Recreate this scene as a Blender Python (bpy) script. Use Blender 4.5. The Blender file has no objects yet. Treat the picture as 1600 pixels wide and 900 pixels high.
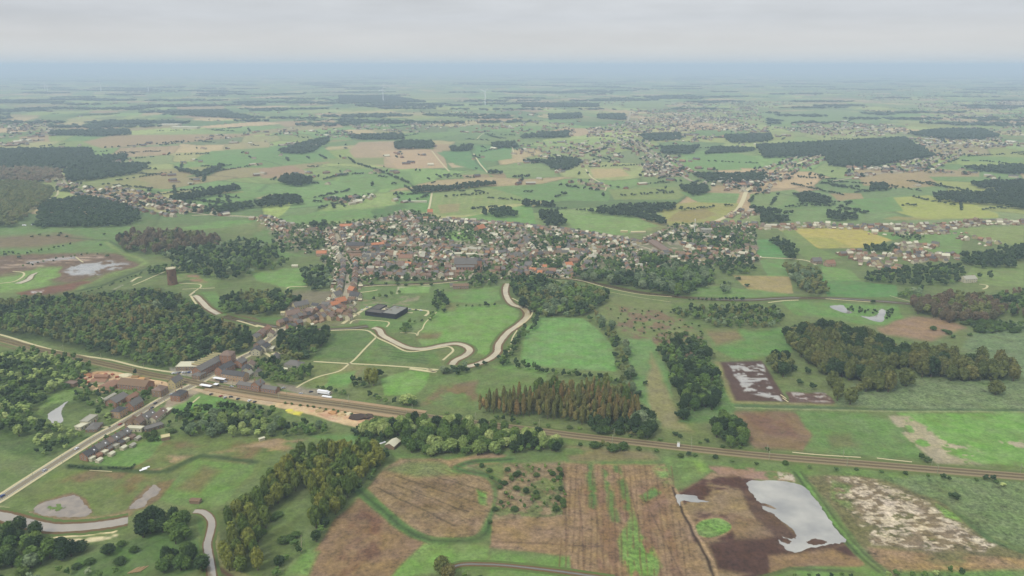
import bpy, math, random
import numpy as np
from mathutils import Vector

# ------------------------------------------------------------------ camera, sky, sun, exposure
C = bpy.context.scene
COL = C.collection
F = 1200.0; HOR = 101.5; H = 330.0
PITCH = math.atan((450 - HOR) / F)
cam = bpy.data.objects.new('camera', bpy.data.cameras.new('camera'))
COL.objects.link(cam)
cam.location = (0, 0, H)
cam.rotation_euler = (math.pi / 2 - PITCH, 0, 0)
cam.data.sensor_width = 36; cam.data.lens = 36 * F / 1600
cam.data.clip_start = 1; cam.data.clip_end = 300000
C.camera = cam

SUN_EL, SUN_AZ = 48.0, 222.0        # behind the camera, from the left
w = bpy.data.worlds.new('World'); C.world = w; w.use_nodes = True
nt = w.node_tree; N = nt.nodes; L = nt.links; N.clear()
def nd(tree, t, **kw):
    n = tree.nodes.new(t)
    for k, v in kw.items():
        if k.startswith('i_'):
            n.inputs[k[2:].replace('_', ' ')].default_value = v
        else: setattr(n, k, v)
    return n
def mth(tree, op, a, b=None, c=None, clamp=False):
    n = tree.nodes.new('ShaderNodeMath'); n.operation = op; n.use_clamp = clamp
    for i, v in enumerate((a, b, c)):
        if v is None: continue
        if isinstance(v, (int, float)): n.inputs[i].default_value = v
        else: tree.links.new(v, n.inputs[i])
    return n.outputs[0]
def mixc(tree, fac, a, b, blend='MIX'):
    n = tree.nodes.new('ShaderNodeMix'); n.data_type = 'RGBA'; n.blend_type = blend; n.clamp_factor = True
    for sock, v in ((n.inputs[0], fac), (n.inputs[6], a), (n.inputs[7], b)):
        if isinstance(v, (int, float)): sock.default_value = v
        elif isinstance(v, tuple): sock.default_value = (v[0], v[1], v[2], 1)
        else: tree.links.new(v, sock)
    return n.outputs[2]
sky = nd(nt, 'ShaderNodeTexSky', sky_type='NISHITA', sun_disc=False)
sky.sun_elevation = math.radians(SUN_EL); sky.sun_rotation = math.radians(SUN_AZ); sky.altitude = 300
bgs = nd(nt, 'ShaderNodeBackground'); bgs.inputs[1].default_value = 0.06
L.new(sky.outputs[0], bgs.inputs[0])
tc = nd(nt, 'ShaderNodeTexCoord'); sep = nd(nt, 'ShaderNodeSeparateXYZ'); L.new(tc.outputs['Generated'], sep.inputs[0])
z = sep.outputs[2]
# cloud deck: streaks flattened towards the horizon, brighter overhead (standard overcast gradient)
mp = nd(nt, 'ShaderNodeMapping'); mp.inputs['Scale'].default_value = (3.2, 3.2, 24.0); L.new(tc.outputs['Generated'], mp.inputs[0])
n1 = nd(nt, 'ShaderNodeTexNoise', i_Scale=1.3, i_Detail=6.0, i_Roughness=0.55); L.new(mp.outputs[0], n1.inputs[0])
mp2 = nd(nt, 'ShaderNodeMapping'); mp2.inputs['Scale'].default_value = (7.0, 7.0, 40.0); mp2.inputs['Location'].default_value = (3, 1, 7); L.new(tc.outputs['Generated'], mp2.inputs[0])
n2 = nd(nt, 'ShaderNodeTexNoise', i_Scale=1.6, i_Detail=5.0, i_Roughness=0.5); L.new(mp2.outputs[0], n2.inputs[0])
cl = mth(nt, 'ADD', mth(nt, 'MULTIPLY', n1.outputs[0], 0.62), mth(nt, 'MULTIPLY', n2.outputs[0], 0.38))
ramp = nd(nt, 'ShaderNodeValToRGB'); L.new(z, ramp.inputs[0])
e = ramp.color_ramp; e.elements[0].position = 0.0; e.elements[0].color = (0.58, 0.635, 0.675, 1)
e.elements[1].position = 1.0; e.elements[1].color = (1.22, 1.24, 1.28, 1)
for p, c in ((0.006, (0.60, 0.64, 0.675)), (0.016, (0.645, 0.66, 0.665)), (0.03, (0.645, 0.65, 0.655)), (0.055, (0.61, 0.635, 0.67)), (0.085, (0.625, 0.645, 0.67)), (0.3, (0.84, 0.87, 0.90))):
    q = e.elements.new(p); q.color = (*c, 1)
zf = mth(nt, 'MULTIPLY_ADD', z, 14.0, 0.12, clamp=True)          # streaks fade into the haze at the horizon
amp = mth(nt, 'MULTIPLY', mth(nt, 'SUBTRACT', cl, 0.5), mth(nt, 'MULTIPLY', zf, 0.5))
cm = mth(nt, 'ADD', amp, 0.965)
vm = nd(nt, 'ShaderNodeVectorMath', operation='SCALE'); L.new(ramp.outputs[0], vm.inputs[0]); L.new(cm, vm.inputs[3])
bgc = nd(nt, 'ShaderNodeBackground'); L.new(vm.outputs[0], bgc.inputs[0])
mx = nd(nt, 'ShaderNodeMixShader'); mx.inputs[0].default_value = 0.93
L.new(bgs.outputs[0], mx.inputs[1]); L.new(bgc.outputs[0], mx.inputs[2])
wo = nd(nt, 'ShaderNodeOutputWorld'); L.new(mx.outputs[0], wo.inputs[0])

sl = bpy.data.lights.new('sun', 'SUN'); sl.energy = 2.3; sl.angle = math.radians(11); sl.color = (1, 0.965, 0.91)
so = bpy.data.objects.new('sun', sl); COL.objects.link(so)
az = math.radians(SUN_AZ); el = math.radians(SUN_EL)
sd = Vector((math.sin(az) * math.cos(el), math.cos(az) * math.cos(el), math.sin(el)))   # towards the sun
so.rotation_euler = sd.to_track_quat('Z', 'Y').to_euler(); so.location = (-200, -200, 900)

C.view_settings.view_transform = 'Standard'; C.view_settings.look = 'None'
C.view_settings.gamma = 1; C.view_settings.exposure = 0.12; C.view_settings.use_curve_mapping = False
C.render.engine = 'CYCLES'
C.cycles.max_bounces = 4; C.cycles.diffuse_bounces = 2; C.cycles.glossy_bounces = 2; C.cycles.transmission_bounces = 1
C.cycles.volume_bounces = 0; C.cycles.caustics_reflective = False; C.cycles.caustics_refractive = False
C.cycles.use_denoising = True

# ------------------------------------------------------------------ survey: bearings read on the photograph -> metres on the ground
SP, CP = math.sin(PITCH), math.cos(PITCH)
def P(x, y):
    u = (x - 800) / F; v = (450 - y) / F
    dz = -SP + v * CP; t = H / -dz
    return (t * u, t * (CP + v * SP))
def proj(X, Y, Z=0.0):
    dz = Z - H
    f = Y * CP - dz * SP; up = Y * SP + dz * CP
    return 800 + F * X / f, 450 - F * up / f
def srgb(c):
    return tuple(((v / 255) / 12.92 if v <= 10 else (((v / 255) + 0.055) / 1.055) ** 2.4) for v in c)
KA = 0.62                                  # albedo per displayed brightness
def alb(c, k=None):
    k = KA if k is None else k
    r, g, b = srgb(c); return (r * k * 1.0, g * k * 0.955, b * k * 0.70)

# ------------------------------------------------------------------ value noise
def hsh(ix, iy, seed=0):
    h = (ix.astype(np.int64) * 374761393 + iy.astype(np.int64) * 668265263 + seed * 1442695041) & 0xffffffff
    h = ((h ^ (h >> 13)) * 1274126177) & 0xffffffff
    h = (h ^ (h >> 16)) & 0xffffffff
    return h / 4294967296.0
def vnoise(x, y, seed=0):
    ix = np.floor(x); iy = np.floor(y); fx = x - ix; fy = y - iy
    fx = fx * fx * (3 - 2 * fx); fy = fy * fy * (3 - 2 * fy)
    ix = ix.astype(np.int64); iy = iy.astype(np.int64)
    a = hsh(ix, iy, seed); b = hsh(ix + 1, iy, seed); c = hsh(ix, iy + 1, seed); d = hsh(ix + 1, iy + 1, seed)
    return (a * (1 - fx) + b * fx) * (1 - fy) + (c * (1 - fx) + d * fx) * fy
def fbm(x, y, oct=4, seed=0):
    s = 0; a = 1; t = 0
    for i in range(oct):
        s = s + a * vnoise(x, y, seed + i * 17); t += a; a *= 0.55; x = x * 2.03 + 11.3; y = y * 2.03 + 5.7
    return s / t
def sstep(a, b, x):
    t = np.clip((x - a) / (b - a + 1e-9), 0, 1); return t * t * (3 - 2 * t)
rnd = random.Random(7)
rng = np.random.default_rng(7)

# ------------------------------------------------------------------ object helpers
def tag(o, label=None, cat=None, group=None, kind=None):
    if label: o['label'] = label
    if cat: o['category'] = cat
    if group: o['group'] = group
    if kind: o['kind'] = kind
    return o
def link(name, data, parent=None, loc=None, rz=0.0, sc=None):
    o = bpy.data.objects.new(name, data); COL.objects.link(o)
    if parent is not None: o.parent = parent
    if loc is not None: o.location = loc
    if rz: o.rotation_euler = (0, 0, rz)
    if sc is not None: o.scale = sc
    return o
def thing(name, label, cat, loc=(0, 0, 0), rz=0.0, group=None, sc=None):
    return tag(link(name, None, None, loc, rz, sc), label, cat, group)
def tri_mesh(name, V, T, mats, mi=None, cols=None, smooth=False, attrs=None):
    me = bpy.data.meshes.new(name)
    V = np.asarray(V, dtype=np.float32); T = np.asarray(T, dtype=np.int32)
    me.vertices.add(len(V)); me.vertices.foreach_set('co', V.ravel())
    k = T.shape[1]
    me.loops.add(T.size); me.loops.foreach_set('vertex_index', T.ravel())
    me.polygons.add(len(T)); me.polygons.foreach_set('loop_start', np.arange(0, T.size, k, dtype=np.int32))
    try: me.polygons.foreach_set('loop_total', np.full(len(T), k, dtype=np.int32))
    except Exception: pass
    for m in mats: me.materials.append(m)
    if mi is not None: me.polygons.foreach_set('material_index', np.asarray(mi, dtype=np.int32))
    me.polygons.foreach_set('use_smooth', np.full(len(T), smooth, dtype=bool))
    if attrs:
        for an, av in attrs.items():
            av = np.asarray(av, dtype=np.float32)
            if av.ndim == 2:
                a = me.attributes.new(an, 'FLOAT_COLOR', 'POINT'); a.data.foreach_set('color', av.ravel())
            else:
                a = me.attributes.new(an, 'FLOAT', 'POINT'); a.data.foreach_set('value', av)
    me.update(calc_edges=True); me.validate()
    return me
class MB:
    """collects polygons with material slots"""
    def __init__(s): s.v = []; s.f = []; s.m = []
    def face(s, pts, m=0):
        i = len(s.v); s.v += [tuple(p) for p in pts]; s.f.append(tuple(range(i, i + len(pts)))); s.m.append(m)
    def box(s, x0, x1, y0, y1, z0, z1, m=0):
        i = len(s.v)
        s.v += [(x0, y0, z0), (x1, y0, z0), (x1, y1, z0), (x0, y1, z0), (x0, y0, z1), (x1, y0, z1), (x1, y1, z1), (x0, y1, z1)]
        for q in ((0, 3, 2, 1), (4, 5, 6, 7), (0, 1, 5, 4), (1, 2, 6, 5), (2, 3, 7, 6), (3, 0, 4, 7)):
            s.f.append(tuple(i + k for k in q)); s.m.append(m)
    def tube(s, a, b, r0, r1, n=8, m=0, cap=True):
        a = Vector(a); b = Vector(b); d = (b - a).normalized()
        p = d.orthogonal().normalized(); q = d.cross(p); i = len(s.v)
        for c, r in ((a, r0), (b, r1)):
            for k in range(n):
                t = 2 * math.pi * k / n; s.v.append(tuple(c + p * (r * math.cos(t)) + q * (r * math.sin(t))))
        for k in range(n):
            s.f.append((i + k, i + (k + 1) % n, i + n + (k + 1) % n, i + n + k)); s.m.append(m)
        if cap:
            s.f.append(tuple(i + k for k in range(n - 1, -1, -1))); s.m.append(m)
            s.f.append(tuple(i + n + k for k in range(n))); s.m.append(m)
    def mesh(s, name, mats):
        me = bpy.data.meshes.new(name); me.from_pydata(s.v, [], s.f)
        for m in (mats if isinstance(mats, (list, tuple)) else [mats]): me.materials.append(m)
        me.polygons.foreach_set('material_index', s.m); me.update(); return me
    def build(s, name, mats, parent=None, loc=None, rz=0.0):
        return link(name, s.mesh(name, mats), parent, loc, rz)

# ------------------------------------------------------------------ materials
MC = {}
def mat(name, col, rough=0.85, var=0.18, scale=0.6, spec=0.25, metal=0.0, tint=None, stain=None):
    """procedural surface: base colour broken up by two noises; tint = colour per object / per copy"""
    if name in MC: return MC[name]
    m = bpy.data.materials.new(name); m.use_nodes = True; t = m.node_tree; t.nodes.clear()
    o = nd(t, 'ShaderNodeOutputMaterial'); b = nd(t, 'ShaderNodeBsdfPrincipled')
    b.inputs['Roughness'].default_value = rough; b.inputs['Specular IOR Level'].default_value = spec; b.inputs['Metallic'].default_value = metal
    t.links.new(b.outputs[0], o.inputs[0])
    g = nd(t, 'ShaderNodeNewGeometry')
    a = nd(t, 'ShaderNodeTexNoise', i_Scale=scale, i_Detail=5.0, i_Roughness=0.7); t.links.new(g.outputs['Position'], a.inputs[0])
    f = mth(t, 'MULTIPLY_ADD', a.outputs[0], 2 * var, 1 - var)
    base = nd(t, 'ShaderNodeRGB'); base.outputs[0].default_value = (*col, 1); src = base.outputs[0]
    if tint:
        oi = nd(t, 'ShaderNodeObjectInfo'); at = nd(t, 'ShaderNodeAttribute', attribute_name='tint')
        r = mth(t, 'FRACT', mth(t, 'ADD', oi.outputs['Random'], at.outputs['Fac']))
        rp = nd(t, 'ShaderNodeValToRGB'); t.links.new(r, rp.inputs[0])
        k = rp.color_ramp; k.elements[0].color = (*tint[0], 1); k.elements[0].position = 0
        k.elements[1].color = (*tint[-1], 1); k.elements[1].position = 1
        for i, c in enumerate(tint[1:-1]):
            q = k.elements.new((i + 1) / (len(tint) - 1)); q.color = (*c, 1)
        src = rp.outputs[0]
    if stain:
        a2 = nd(t, 'ShaderNodeTexNoise', i_Scale=stain[1], i_Detail=3.0); t.links.new(g.outputs['Position'], a2.inputs[0])
        src = mixc(t, mth(t, 'MULTIPLY_ADD', a2.outputs[0], 4.0, -1.7, clamp=True), src, stain[0])
    v = nd(t, 'ShaderNodeVectorMath', operation='SCALE'); t.links.new(src, v.inputs[0]); t.links.new(f, v.inputs[3])
    t.links.new(v.outputs[0], b.inputs['Base Color'])
    MC[name] = m; return m
def sc3(c, k): return tuple(v * k for v in c)
def leafmat(name, cols, rough=0.75):
    k = {'leaves_dark': 0.48, 'leaves_far': 0.42, 'leaves_mid': 0.62, 'leaves_yel': 0.86, 'leaves_pale': 0.74}.get(name); cols = [alb(c, k) for c in cols]
    return mat(name, cols[0], rough=rough, var=0.50, scale=0.42, spec=0.15, tint=cols)

# ------------------------------------------------------------------ ground sheet (finer where the photograph sees more)
gx = np.concatenate([np.arange(-2600, -80, 70.), np.arange(-80, 1680, 1.5), np.arange(1680, 4200, 70.)])
gy = np.concatenate([[106.2, 107.0], np.arange(107.8, 330, 0.95), np.arange(330, 908, 1.3), np.arange(908, 1700, 22.)])
PX, PY = np.meshgrid(gx, gy)
WX, WY = P(PX, PY)
nr, nc = PX.shape
pm_x = np.sqrt(WX ** 2 + WY ** 2 + H * H) / F          # metres per photo pixel, across
LAND = np.zeros((nr, nc, 3)); WET = np.zeros((nr, nc)); TEX = np.full((nr, nc), 0.35)
wn1 = fbm(WX / 22, WY / 22, 3, 101) - 0.5; wn2 = fbm(WX / 22, WY / 22, 3, 202) - 0.5     # wobble for field edges

# patchwork of fields for the plain (rotated jittered cells)
def cells(X, Y, ang, lx, ly, seed):
    c, s = math.cos(ang), math.sin(ang)
    U = (X * c + Y * s) / lx; V = (-X * s + Y * c) / ly
    U = U + 0.35 * (fbm(U * 0.5, V * 0.5, 2, seed + 5) - 0.5); V = V + 0.5 * (fbm(U * 0.4 + 9, V * 0.4, 2, seed + 6) - 0.5)
    iu = np.floor(U); iv = np.floor(V); best = np.full(U.shape, 9e9); bi = np.zeros(U.shape); sec = best.copy()
    for a in (-1, 0, 1):
        for b in (-1, 0, 1):
            cu = iu + a; cv = iv + b
            ju = cu + 0.5 + 0.7 * (hsh(cu, cv, seed) - 0.5); jv = cv + 0.5 + 0.7 * (hsh(cu, cv, seed + 1) - 0.5)
            d = np.maximum(np.abs(U - ju), np.abs(V - jv)); idn = hsh(cu, cv, seed + 2)
            m = d < best; sec = np.where(m, best, np.minimum(sec, d)); bi = np.where(m, idn, bi); best = np.where(m, d, best)
    return bi, sec - best
idf, edge = cells(WX, WY, 0.35, 190, 330, 31)
idf2, edge2 = cells(WX, WY, -0.5, 260, 420, 57)
reg = fbm(WX / 1500, WY / 1500, 2, 77) > 0.5
idf = np.where(reg, idf, idf2); edge = np.where(reg, edge, edge2)
pal = [(118, 158, 84), (128, 168, 88), (110, 150, 84), (138, 165, 92), (104, 140, 78), (122, 150, 88), (150, 168, 96), (116, 148, 90),
       (134, 152, 96), (120, 160, 84), (150, 164, 100), (172, 164, 114), (190, 168, 128), (112, 150, 80), (156, 178, 96), (126, 146, 98), (170, 172, 112), (104, 136, 80), (162, 176, 92), (186, 170, 124), (146, 172, 84)]
pal = np.array([alb(c) for c in pal])
LAND[:] = pal[(idf * len(pal)).astype(int) % len(pal)]
LAND *= (1 - 0.34 * (1 - sstep(0.0, 0.06, edge)))[..., None]
LAND *= (0.78 + 0.44 * hsh(np.floor(idf * 9973), np.zeros_like(idf), 4))[..., None]
# mowing lines within the far fields
sa = np.floor(idf * 9) * 0.7
st = vnoise((WX * np.cos(sa) + WY * np.sin(sa)) / 9, idf * 50, 3)
LAND *= (0.9 + 0.2 * st)[..., None]
LAND *= 1.1
# near ground (valley floor): damp meadow
near = sstep(330, 372, PY + 14 * wn1)[..., None]
n0 = fbm(WX / 60, WY / 60, 4, 11)[..., None]; n00 = fbm(WX / 14, WY / 9, 3, 12)[..., None]
nearc = np.array(alb((96, 128, 66))) * (1 - n0) + np.array(alb((122, 138, 82))) * n0
nearc = nearc * (0.86 + 0.28 * n00)
LAND = LAND * (1 - near) + nearc * near
# slow tone drift
LAND *= (0.9 + 0.2 * fbm(WX / 420, WY / 420, 3, 5))[..., None]

def window(x0, x1, y0, y1, pad):
    return (slice(np.searchsorted(gy, y0 - pad), np.searchsorted(gy, y1 + pad)), slice(np.searchsorted(gx, x0 - pad), np.searchsorted(gx, x1 + pad)))
def pdist(X, Y, pts):
    """signed distance to polygon, positive inside"""
    d = np.full(X.shape, 1e9); ins = np.zeros(X.shape, bool); n = len(pts)
    for i in range(n):
        x0, y0 = pts[i]; x1, y1 = pts[(i + 1) % n]
        ex, ey = x1 - x0, y1 - y0; l2 = ex * ex + ey * ey + 1e-9
        t = np.clip(((X - x0) * ex + (Y - y0) * ey) / l2, 0, 1)
        d = np.minimum(d, (X - x0 - t * ex) ** 2 + (Y - y0 - t * ey) ** 2)
        c = ((y0 > Y) != (y1 > Y)) & (X < (x1 - x0) * (Y - y0) / (y1 - y0 + 1e-12) + x0)
        ins ^= c
    d = np.sqrt(d); return np.where(ins, d, -d)
def apply(sl, a, col, k=None):
    c = np.array(alb(col, k)); a3 = a[..., None]
    n = (fbm(WX[sl] / 30, WY[sl] / 30, 3, int(col[0])) - 0.5)[..., None]
    LAND[sl] = LAND[sl] * (1 - a3) + c * (1 + 0.22 * n) * a3
def paint(pts, col, soft=2.0, warp=5.0, amt=1.0, mott=None, wet=0.0, tex=None, k=None):
    xs = [p[0] for p in pts]; ys = [p[1] for p in pts]
    sl = window(min(xs), max(xs), min(ys), max(ys), soft + warp + 3)
    X = PX[sl] + warp * wn1[sl] * 2; Y = PY[sl] + warp * wn2[sl]
    a = sstep(-soft, soft, pdist(X, Y, pts)) * amt
    if mott:                                # (length across, length deep, threshold, softness, seed)
        m = fbm(WX[sl] / mott[0], WY[sl] / mott[1], 4, mott[4])
        a = a * sstep(mott[2] - mott[3], mott[2] + mott[3], m)
    if col is not None: apply(sl, a, col, k)
    if wet: WET[sl] = np.maximum(WET[sl], a * wet)
    if tex is not None: TEX[sl] = TEX[sl] * (1 - a) + tex * a
def stroke(pts, width, col, soft=1.0, amt=1.0, warp=1.0, tex=None, brk=0.0, seed=3):
    """line on the ground, width in metres"""
    xs = [p[0] for p in pts]; ys = [p[1] for p in pts]
    sl = window(min(xs), max(xs), min(ys), max(ys), 22)
    X = WX[sl] + warp * 3 * wn1[sl]; Y = WY[sl] + warp * 3 * wn2[sl]; d = np.full(X.shape, 1e9)
    wp = [P(*p) for p in pts]
    for (x0, y0), (x1, y1) in zip(wp, wp[1:]):
        ex, ey = x1 - x0, y1 - y0; t = np.clip(((X - x0) * ex + (Y - y0) * ey) / (ex * ex + ey * ey + 1e-9), 0, 1)
        d = np.minimum(d, np.hypot(X - x0 - t * ex, Y - y0 - t * ey))
    a = (1 - sstep(width / 2 - soft, width / 2 + soft, d)) * amt
    if brk: a = a * sstep(brk - 0.08, brk + 0.08, fbm(WX[sl] / 14, WY[sl] / 14, 3, seed))
    apply(sl, a, col)
    if tex is not None: TEX[sl] = TEX[sl] * (1 - a) + tex * a
def smooth(pts, n=6, closed=False):
    """Catmull-Rom through the points"""
    q = list(pts); out = []; m = len(q)
    for i in range(m if closed else m - 1):
        if closed: p0, p1, p2, p3 = q[i - 1], q[i], q[(i + 1) % m], q[(i + 2) % m]
        else: p0, p1, p2, p3 = q[max(i - 1, 0)], q[i], q[i + 1], q[min(i + 2, m - 1)]
        for k in range(n):
            t = k / n
            out.append(tuple(0.5 * (2 * b + (c - a) * t + (2 * a - 5 * b + 4 * c - d) * t * t + (3 * b - a - 3 * c + d) * t ** 3) for a, b, c, d in zip(p0, p1, p2, p3)))
    if not closed: out.append(q[-1])
    return out

TAN = (186, 162, 124); TAN2 = (170, 150, 112); GR = (112, 160, 76); GB = (118, 172, 74); GD = (88, 122, 66); OL = (124, 136, 82); BR = (134, 108, 84); YE = (182, 180, 84); YG = (158, 170, 88); FF = (70, 90, 52)
# --- far fields that can be told apart
for pts, c in (
    ([(545, 236), (560, 222), (615, 220), (650, 232), (690, 234), (700, 262), (620, 264), (560, 254)], (190, 166, 134)),
    ([(592, 236), (672, 233), (698, 262), (622, 264)], (202, 176, 138)),
    ([(678, 225), (702, 225), (704, 235), (677, 236)], TAN), ([(700, 255), (725, 254), (730, 261), (706, 262)], (206, 186, 150)),
    ([(682, 238), (740, 236), (766, 270), (712, 258)], (98, 156, 90)), ([(742, 228), (800, 228), (800, 248), (770, 252), (745, 250)], (104, 160, 88)),
    ([(765, 272), (788, 270), (792, 278), (776, 279)], TAN2), ([(722, 273), (764, 272), (766, 277), (724, 278)], TAN2),
    ([(922, 264), (970, 263), (985, 275), (928, 279)], (198, 180, 124)), ([(902, 286), (944, 285), (946, 296), (904, 296)], TAN2),
    ([(405, 262), (450, 256), (480, 268), (470, 278), (408, 278)], (176, 148, 116)), ([(350, 237), (400, 232), (404, 242), (370, 244)], TAN),
    ([(130, 222), (175, 211), (300, 210), (430, 208), (300, 222), (160, 232)], (180, 156, 116)), ([(28, 214), (75, 210), (78, 222), (40, 222)], TAN),
    ([(275, 165), (350, 164), (350, 170), (277, 171)], TAN), ([(430, 190), (478, 188), (486, 196), (445, 198)], TAN), ([(490, 190), (520, 187), (538, 199), (510, 198)], (196, 168, 130)),
    ([(130, 300), (230, 265), (330, 260), (300, 274), (220, 292), (150, 302)], (156, 160, 98)), ([(210, 280), (260, 265), (310, 270), (250, 290)], (166, 156, 106)),
    ([(330, 236), (500, 225), (530, 250), (420, 262), (350, 262), (300, 250)], (112, 162, 84)), ([(270, 310), (380, 300), (500, 300), (440, 300), (330, 325), (290, 322)], (110, 160, 80)),
    ([(38, 231), (124, 229), (122, 234), (60, 238)], (118, 162, 86)), ([(500, 248), (600, 246), (600, 258), (520, 256)], (140, 160, 92)),
    ([(532, 262), (640, 268), (650, 292), (560, 298), (530, 285)], (118, 160, 84)), ([(620, 300), (680, 300), (668, 332), (640, 332), (618, 316)], (104, 158, 78)),
    ([(674, 300), (760, 290), (812, 300), (820, 318), (760, 322), (748, 335), (690, 338), (670, 330)], (138, 164, 92)), ([(684, 320), (720, 318), (716, 330), (688, 334)], (166, 158, 108)),
    ([(760, 292), (870, 286), (960, 290), (950, 315), (830, 312)], (112, 156, 84)), ([(884, 336), (969, 331), (1030, 353), (969, 368), (895, 358)], (128, 168, 88)),
    ([(700, 345), (830, 318), (838, 350), (790, 355), (760, 345)], (110, 166, 78)), ([(950, 296), (1090, 290), (1060, 312), (960, 312)], (140, 160, 88)),
    ([(1030, 328), (1060, 318), (1110, 314), (1156, 318), (1147, 333), (1092, 353), (1046, 352)], (164, 168, 82)), ([(1040, 345), (1060, 330), (1100, 325), (1120, 335), (1080, 348)], (160, 150, 84)),
    ([(1110, 288), (1160, 291), (1162, 300), (1112, 302)], (176, 158, 116)), ([(1062, 300), (1156, 302), (1150, 318), (1090, 316)], (112, 160, 84)),
    ([(1172, 303), (1240, 296), (1300, 322), (1290, 340), (1232, 345), (1172, 320)], (120, 156, 88)), ([(1296, 302), (1345, 302), (1350, 311), (1310, 314)], (176, 156, 112)),
    ([(1330, 262), (1440, 268), (1470, 290), (1400, 294), (1350, 290)], (182, 160, 114)), ([(1430, 262), (1530, 268), (1530, 276), (1440, 276)], (178, 158, 116)), ([(1396, 278), (1470, 290), (1420, 294), (1390, 288)], (176, 158, 104)),
    ([(1390, 309), (1450, 305), (1500, 312), (1560, 334), (1560, 340), (1440, 343), (1398, 330)], (172, 184, 76)), ([(1400, 338), (1470, 343), (1400, 344), (1380, 342)], (166, 160, 92)),
    ([(1320, 312), (1395, 308), (1412, 330), (1340, 332)], (110, 156, 80)), ([(1062, 240), (1116, 233), (1180, 245), (1190, 262), (1100, 262)], (116, 164, 84)), ([(1206, 207), (1240, 208), (1240, 218), (1206, 219)], YG),
    ([(1180, 176), (1290, 172), (1400, 178), (1350, 194), (1200, 192)], (132, 166, 104)), ([(1092, 172), (1130, 170), (1136, 181), (1100, 182)], (160, 170, 100)), ([(1560, 158), (1600, 156), (1600, 164), (1562, 164)], (196, 180, 140)),
    ([(915, 154), (1040, 150), (1060, 162), (1030, 168), (920, 164)], (140, 168, 100)), ([(640, 146), (740, 145), (720, 153), (640, 154)], (150, 172, 104)),
    ([(1060, 252), (1150, 256), (1160, 266), (1060, 264)], (116, 164, 82)), ([(1500, 243), (1600, 246), (1600, 254), (1500, 252)], (122, 164, 84)),
    ([(1215, 358), (1350, 355), (1396, 375), (1350, 387), (1280, 388), (1262, 382)], (196, 186, 74)), ([(1255, 370), (1300, 372), (1330, 386), (1285, 388)], (168, 172, 74)),
    ([(1222, 360), (1240, 358), (1278, 388), (1316, 402), (1260, 406), (1240, 388)], (120, 152, 76)), ([(1350, 360), (1400, 362), (1410, 372), (1396, 376)], (104, 154, 72)),
    ([(1350, 360), (1380, 356), (1510, 356), (1500, 396), (1470, 398), (1425, 380), (1412, 368)], (116, 158, 80)), ([(1500, 357), (1600, 352), (1600, 384), (1540, 380)], (140, 162, 88)),
    ([(1520, 416), (1600, 412), (1600, 448), (1540, 446), (1510, 430)], (128, 158, 84)),
    ([(1172, 375), (1204, 374), (1232, 402), (1188, 403)], (92, 158, 84)), ([(1186, 406), (1224, 404), (1240, 435), (1200, 432)], (110, 160, 82)), ([(1145, 430), (1234, 432), (1240, 458), (1180, 462), (1160, 445)], (174, 160, 104)),
    ([(1280, 428), (1342, 440), (1400, 446), (1405, 464), (1294, 465)], (88, 150, 72)), ([(1282, 415), (1330, 422), (1345, 438), (1290, 438)], (118, 164, 80))):
    paint(pts, c, soft=1.0, warp=1.0, tex=0.25, amt=0.92)
for a, b, y0, y1, c in ((680, 790, 306, 318, (168, 178, 118)),):
    for i in range(9):
        x = a + (b - a) * i / 9; stroke([(x, y0), (x - 3, y1)], 5, c, soft=2.5, amt=0.5)
# long field boundaries and tracks in the plain
for pts in ([(580, 263), (640, 285), (648, 296)], [(425, 245), (450, 250), (530, 262)], [(0, 292), (60, 284)], [(736, 236), (745, 255), (762, 270)], [(1060, 268), (1110, 270)], [(1300, 262), (1420, 270)], [(1210, 300), (1240, 306), (1330, 316)], [(410, 250), (440, 258)]):
    stroke(pts, 6, (84, 112, 64), soft=3)

# --- left marsh
paint([(-60, 357), (215, 352), (185, 372), (200, 395), (-60, 402)], (108, 146, 78), warp=8, soft=4)
paint([(-60, 372), (100, 364), (145, 374), (60, 387), (-60, 390)], (134, 122, 92), soft=4)
paint([(-60, 404), (60, 396), (180, 395), (205, 408), (225, 416), (160, 434), (130, 442), (20, 436), (-60, 428)], (126, 106, 86), soft=3, tex=0.6)
paint([(-60, 408), (150, 398), (170, 402), (60, 418), (-60, 420)], (196, 176, 164), soft=2, mott=(60, 9, 0.55, 0.04, 61), amt=0.7)
paint([(104, 424), (130, 412), (165, 408), (208, 414), (190, 421), (165, 423), (150, 431), (112, 430)], (176, 176, 184), soft=2, warp=9, mott=(22, 14, 0.42, 0.05, 62), wet=0.9)  # marsh water: its pale tone paints in the sky's reflection
paint([(40, 409), (118, 400), (120, 405), (50, 415)], (170, 160, 160), soft=1.5, mott=(40, 6, 0.5, 0.05, 63), wet=0.7)
paint([(66, 418), (95, 418), (92, 434), (50, 452), (-60, 462), (-60, 446)], (124, 168, 78), soft=4, warp=8)
paint([(120, 440), (180, 425), (200, 425), (140, 450), (60, 470), (20, 470)], (120, 146, 76), soft=4)
paint([(24, 456), (80, 446), (138, 438), (158, 432), (110, 456), (70, 463), (36, 463)], (130, 94, 74), soft=3, warp=6)
paint([(48, 455), (68, 454), (66, 458), (50, 458)], (200, 190, 190), soft=1.5, mott=(12, 8, 0.45, 0.05, 66), wet=0.8)
stroke([(165, 378), (190, 395), (218, 404), (228, 410), (215, 418), (180, 426)], 9, (132, 160, 88), soft=4)
stroke([(110, 372), (170, 376), (200, 392)], 6, (80, 108, 66), soft=3)
paint([(130, 447), (205, 422), (235, 416), (262, 424), (208, 446), (180, 452), (140, 458)], (104, 128, 72), soft=3)
stroke([(120, 455), (160, 446), (200, 430), (235, 418)], 8, (70, 96, 56), soft=3); stroke([(178, 452), (190, 446), (205, 441)], 4, (180, 180, 170), soft=2, brk=0.5)
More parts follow.
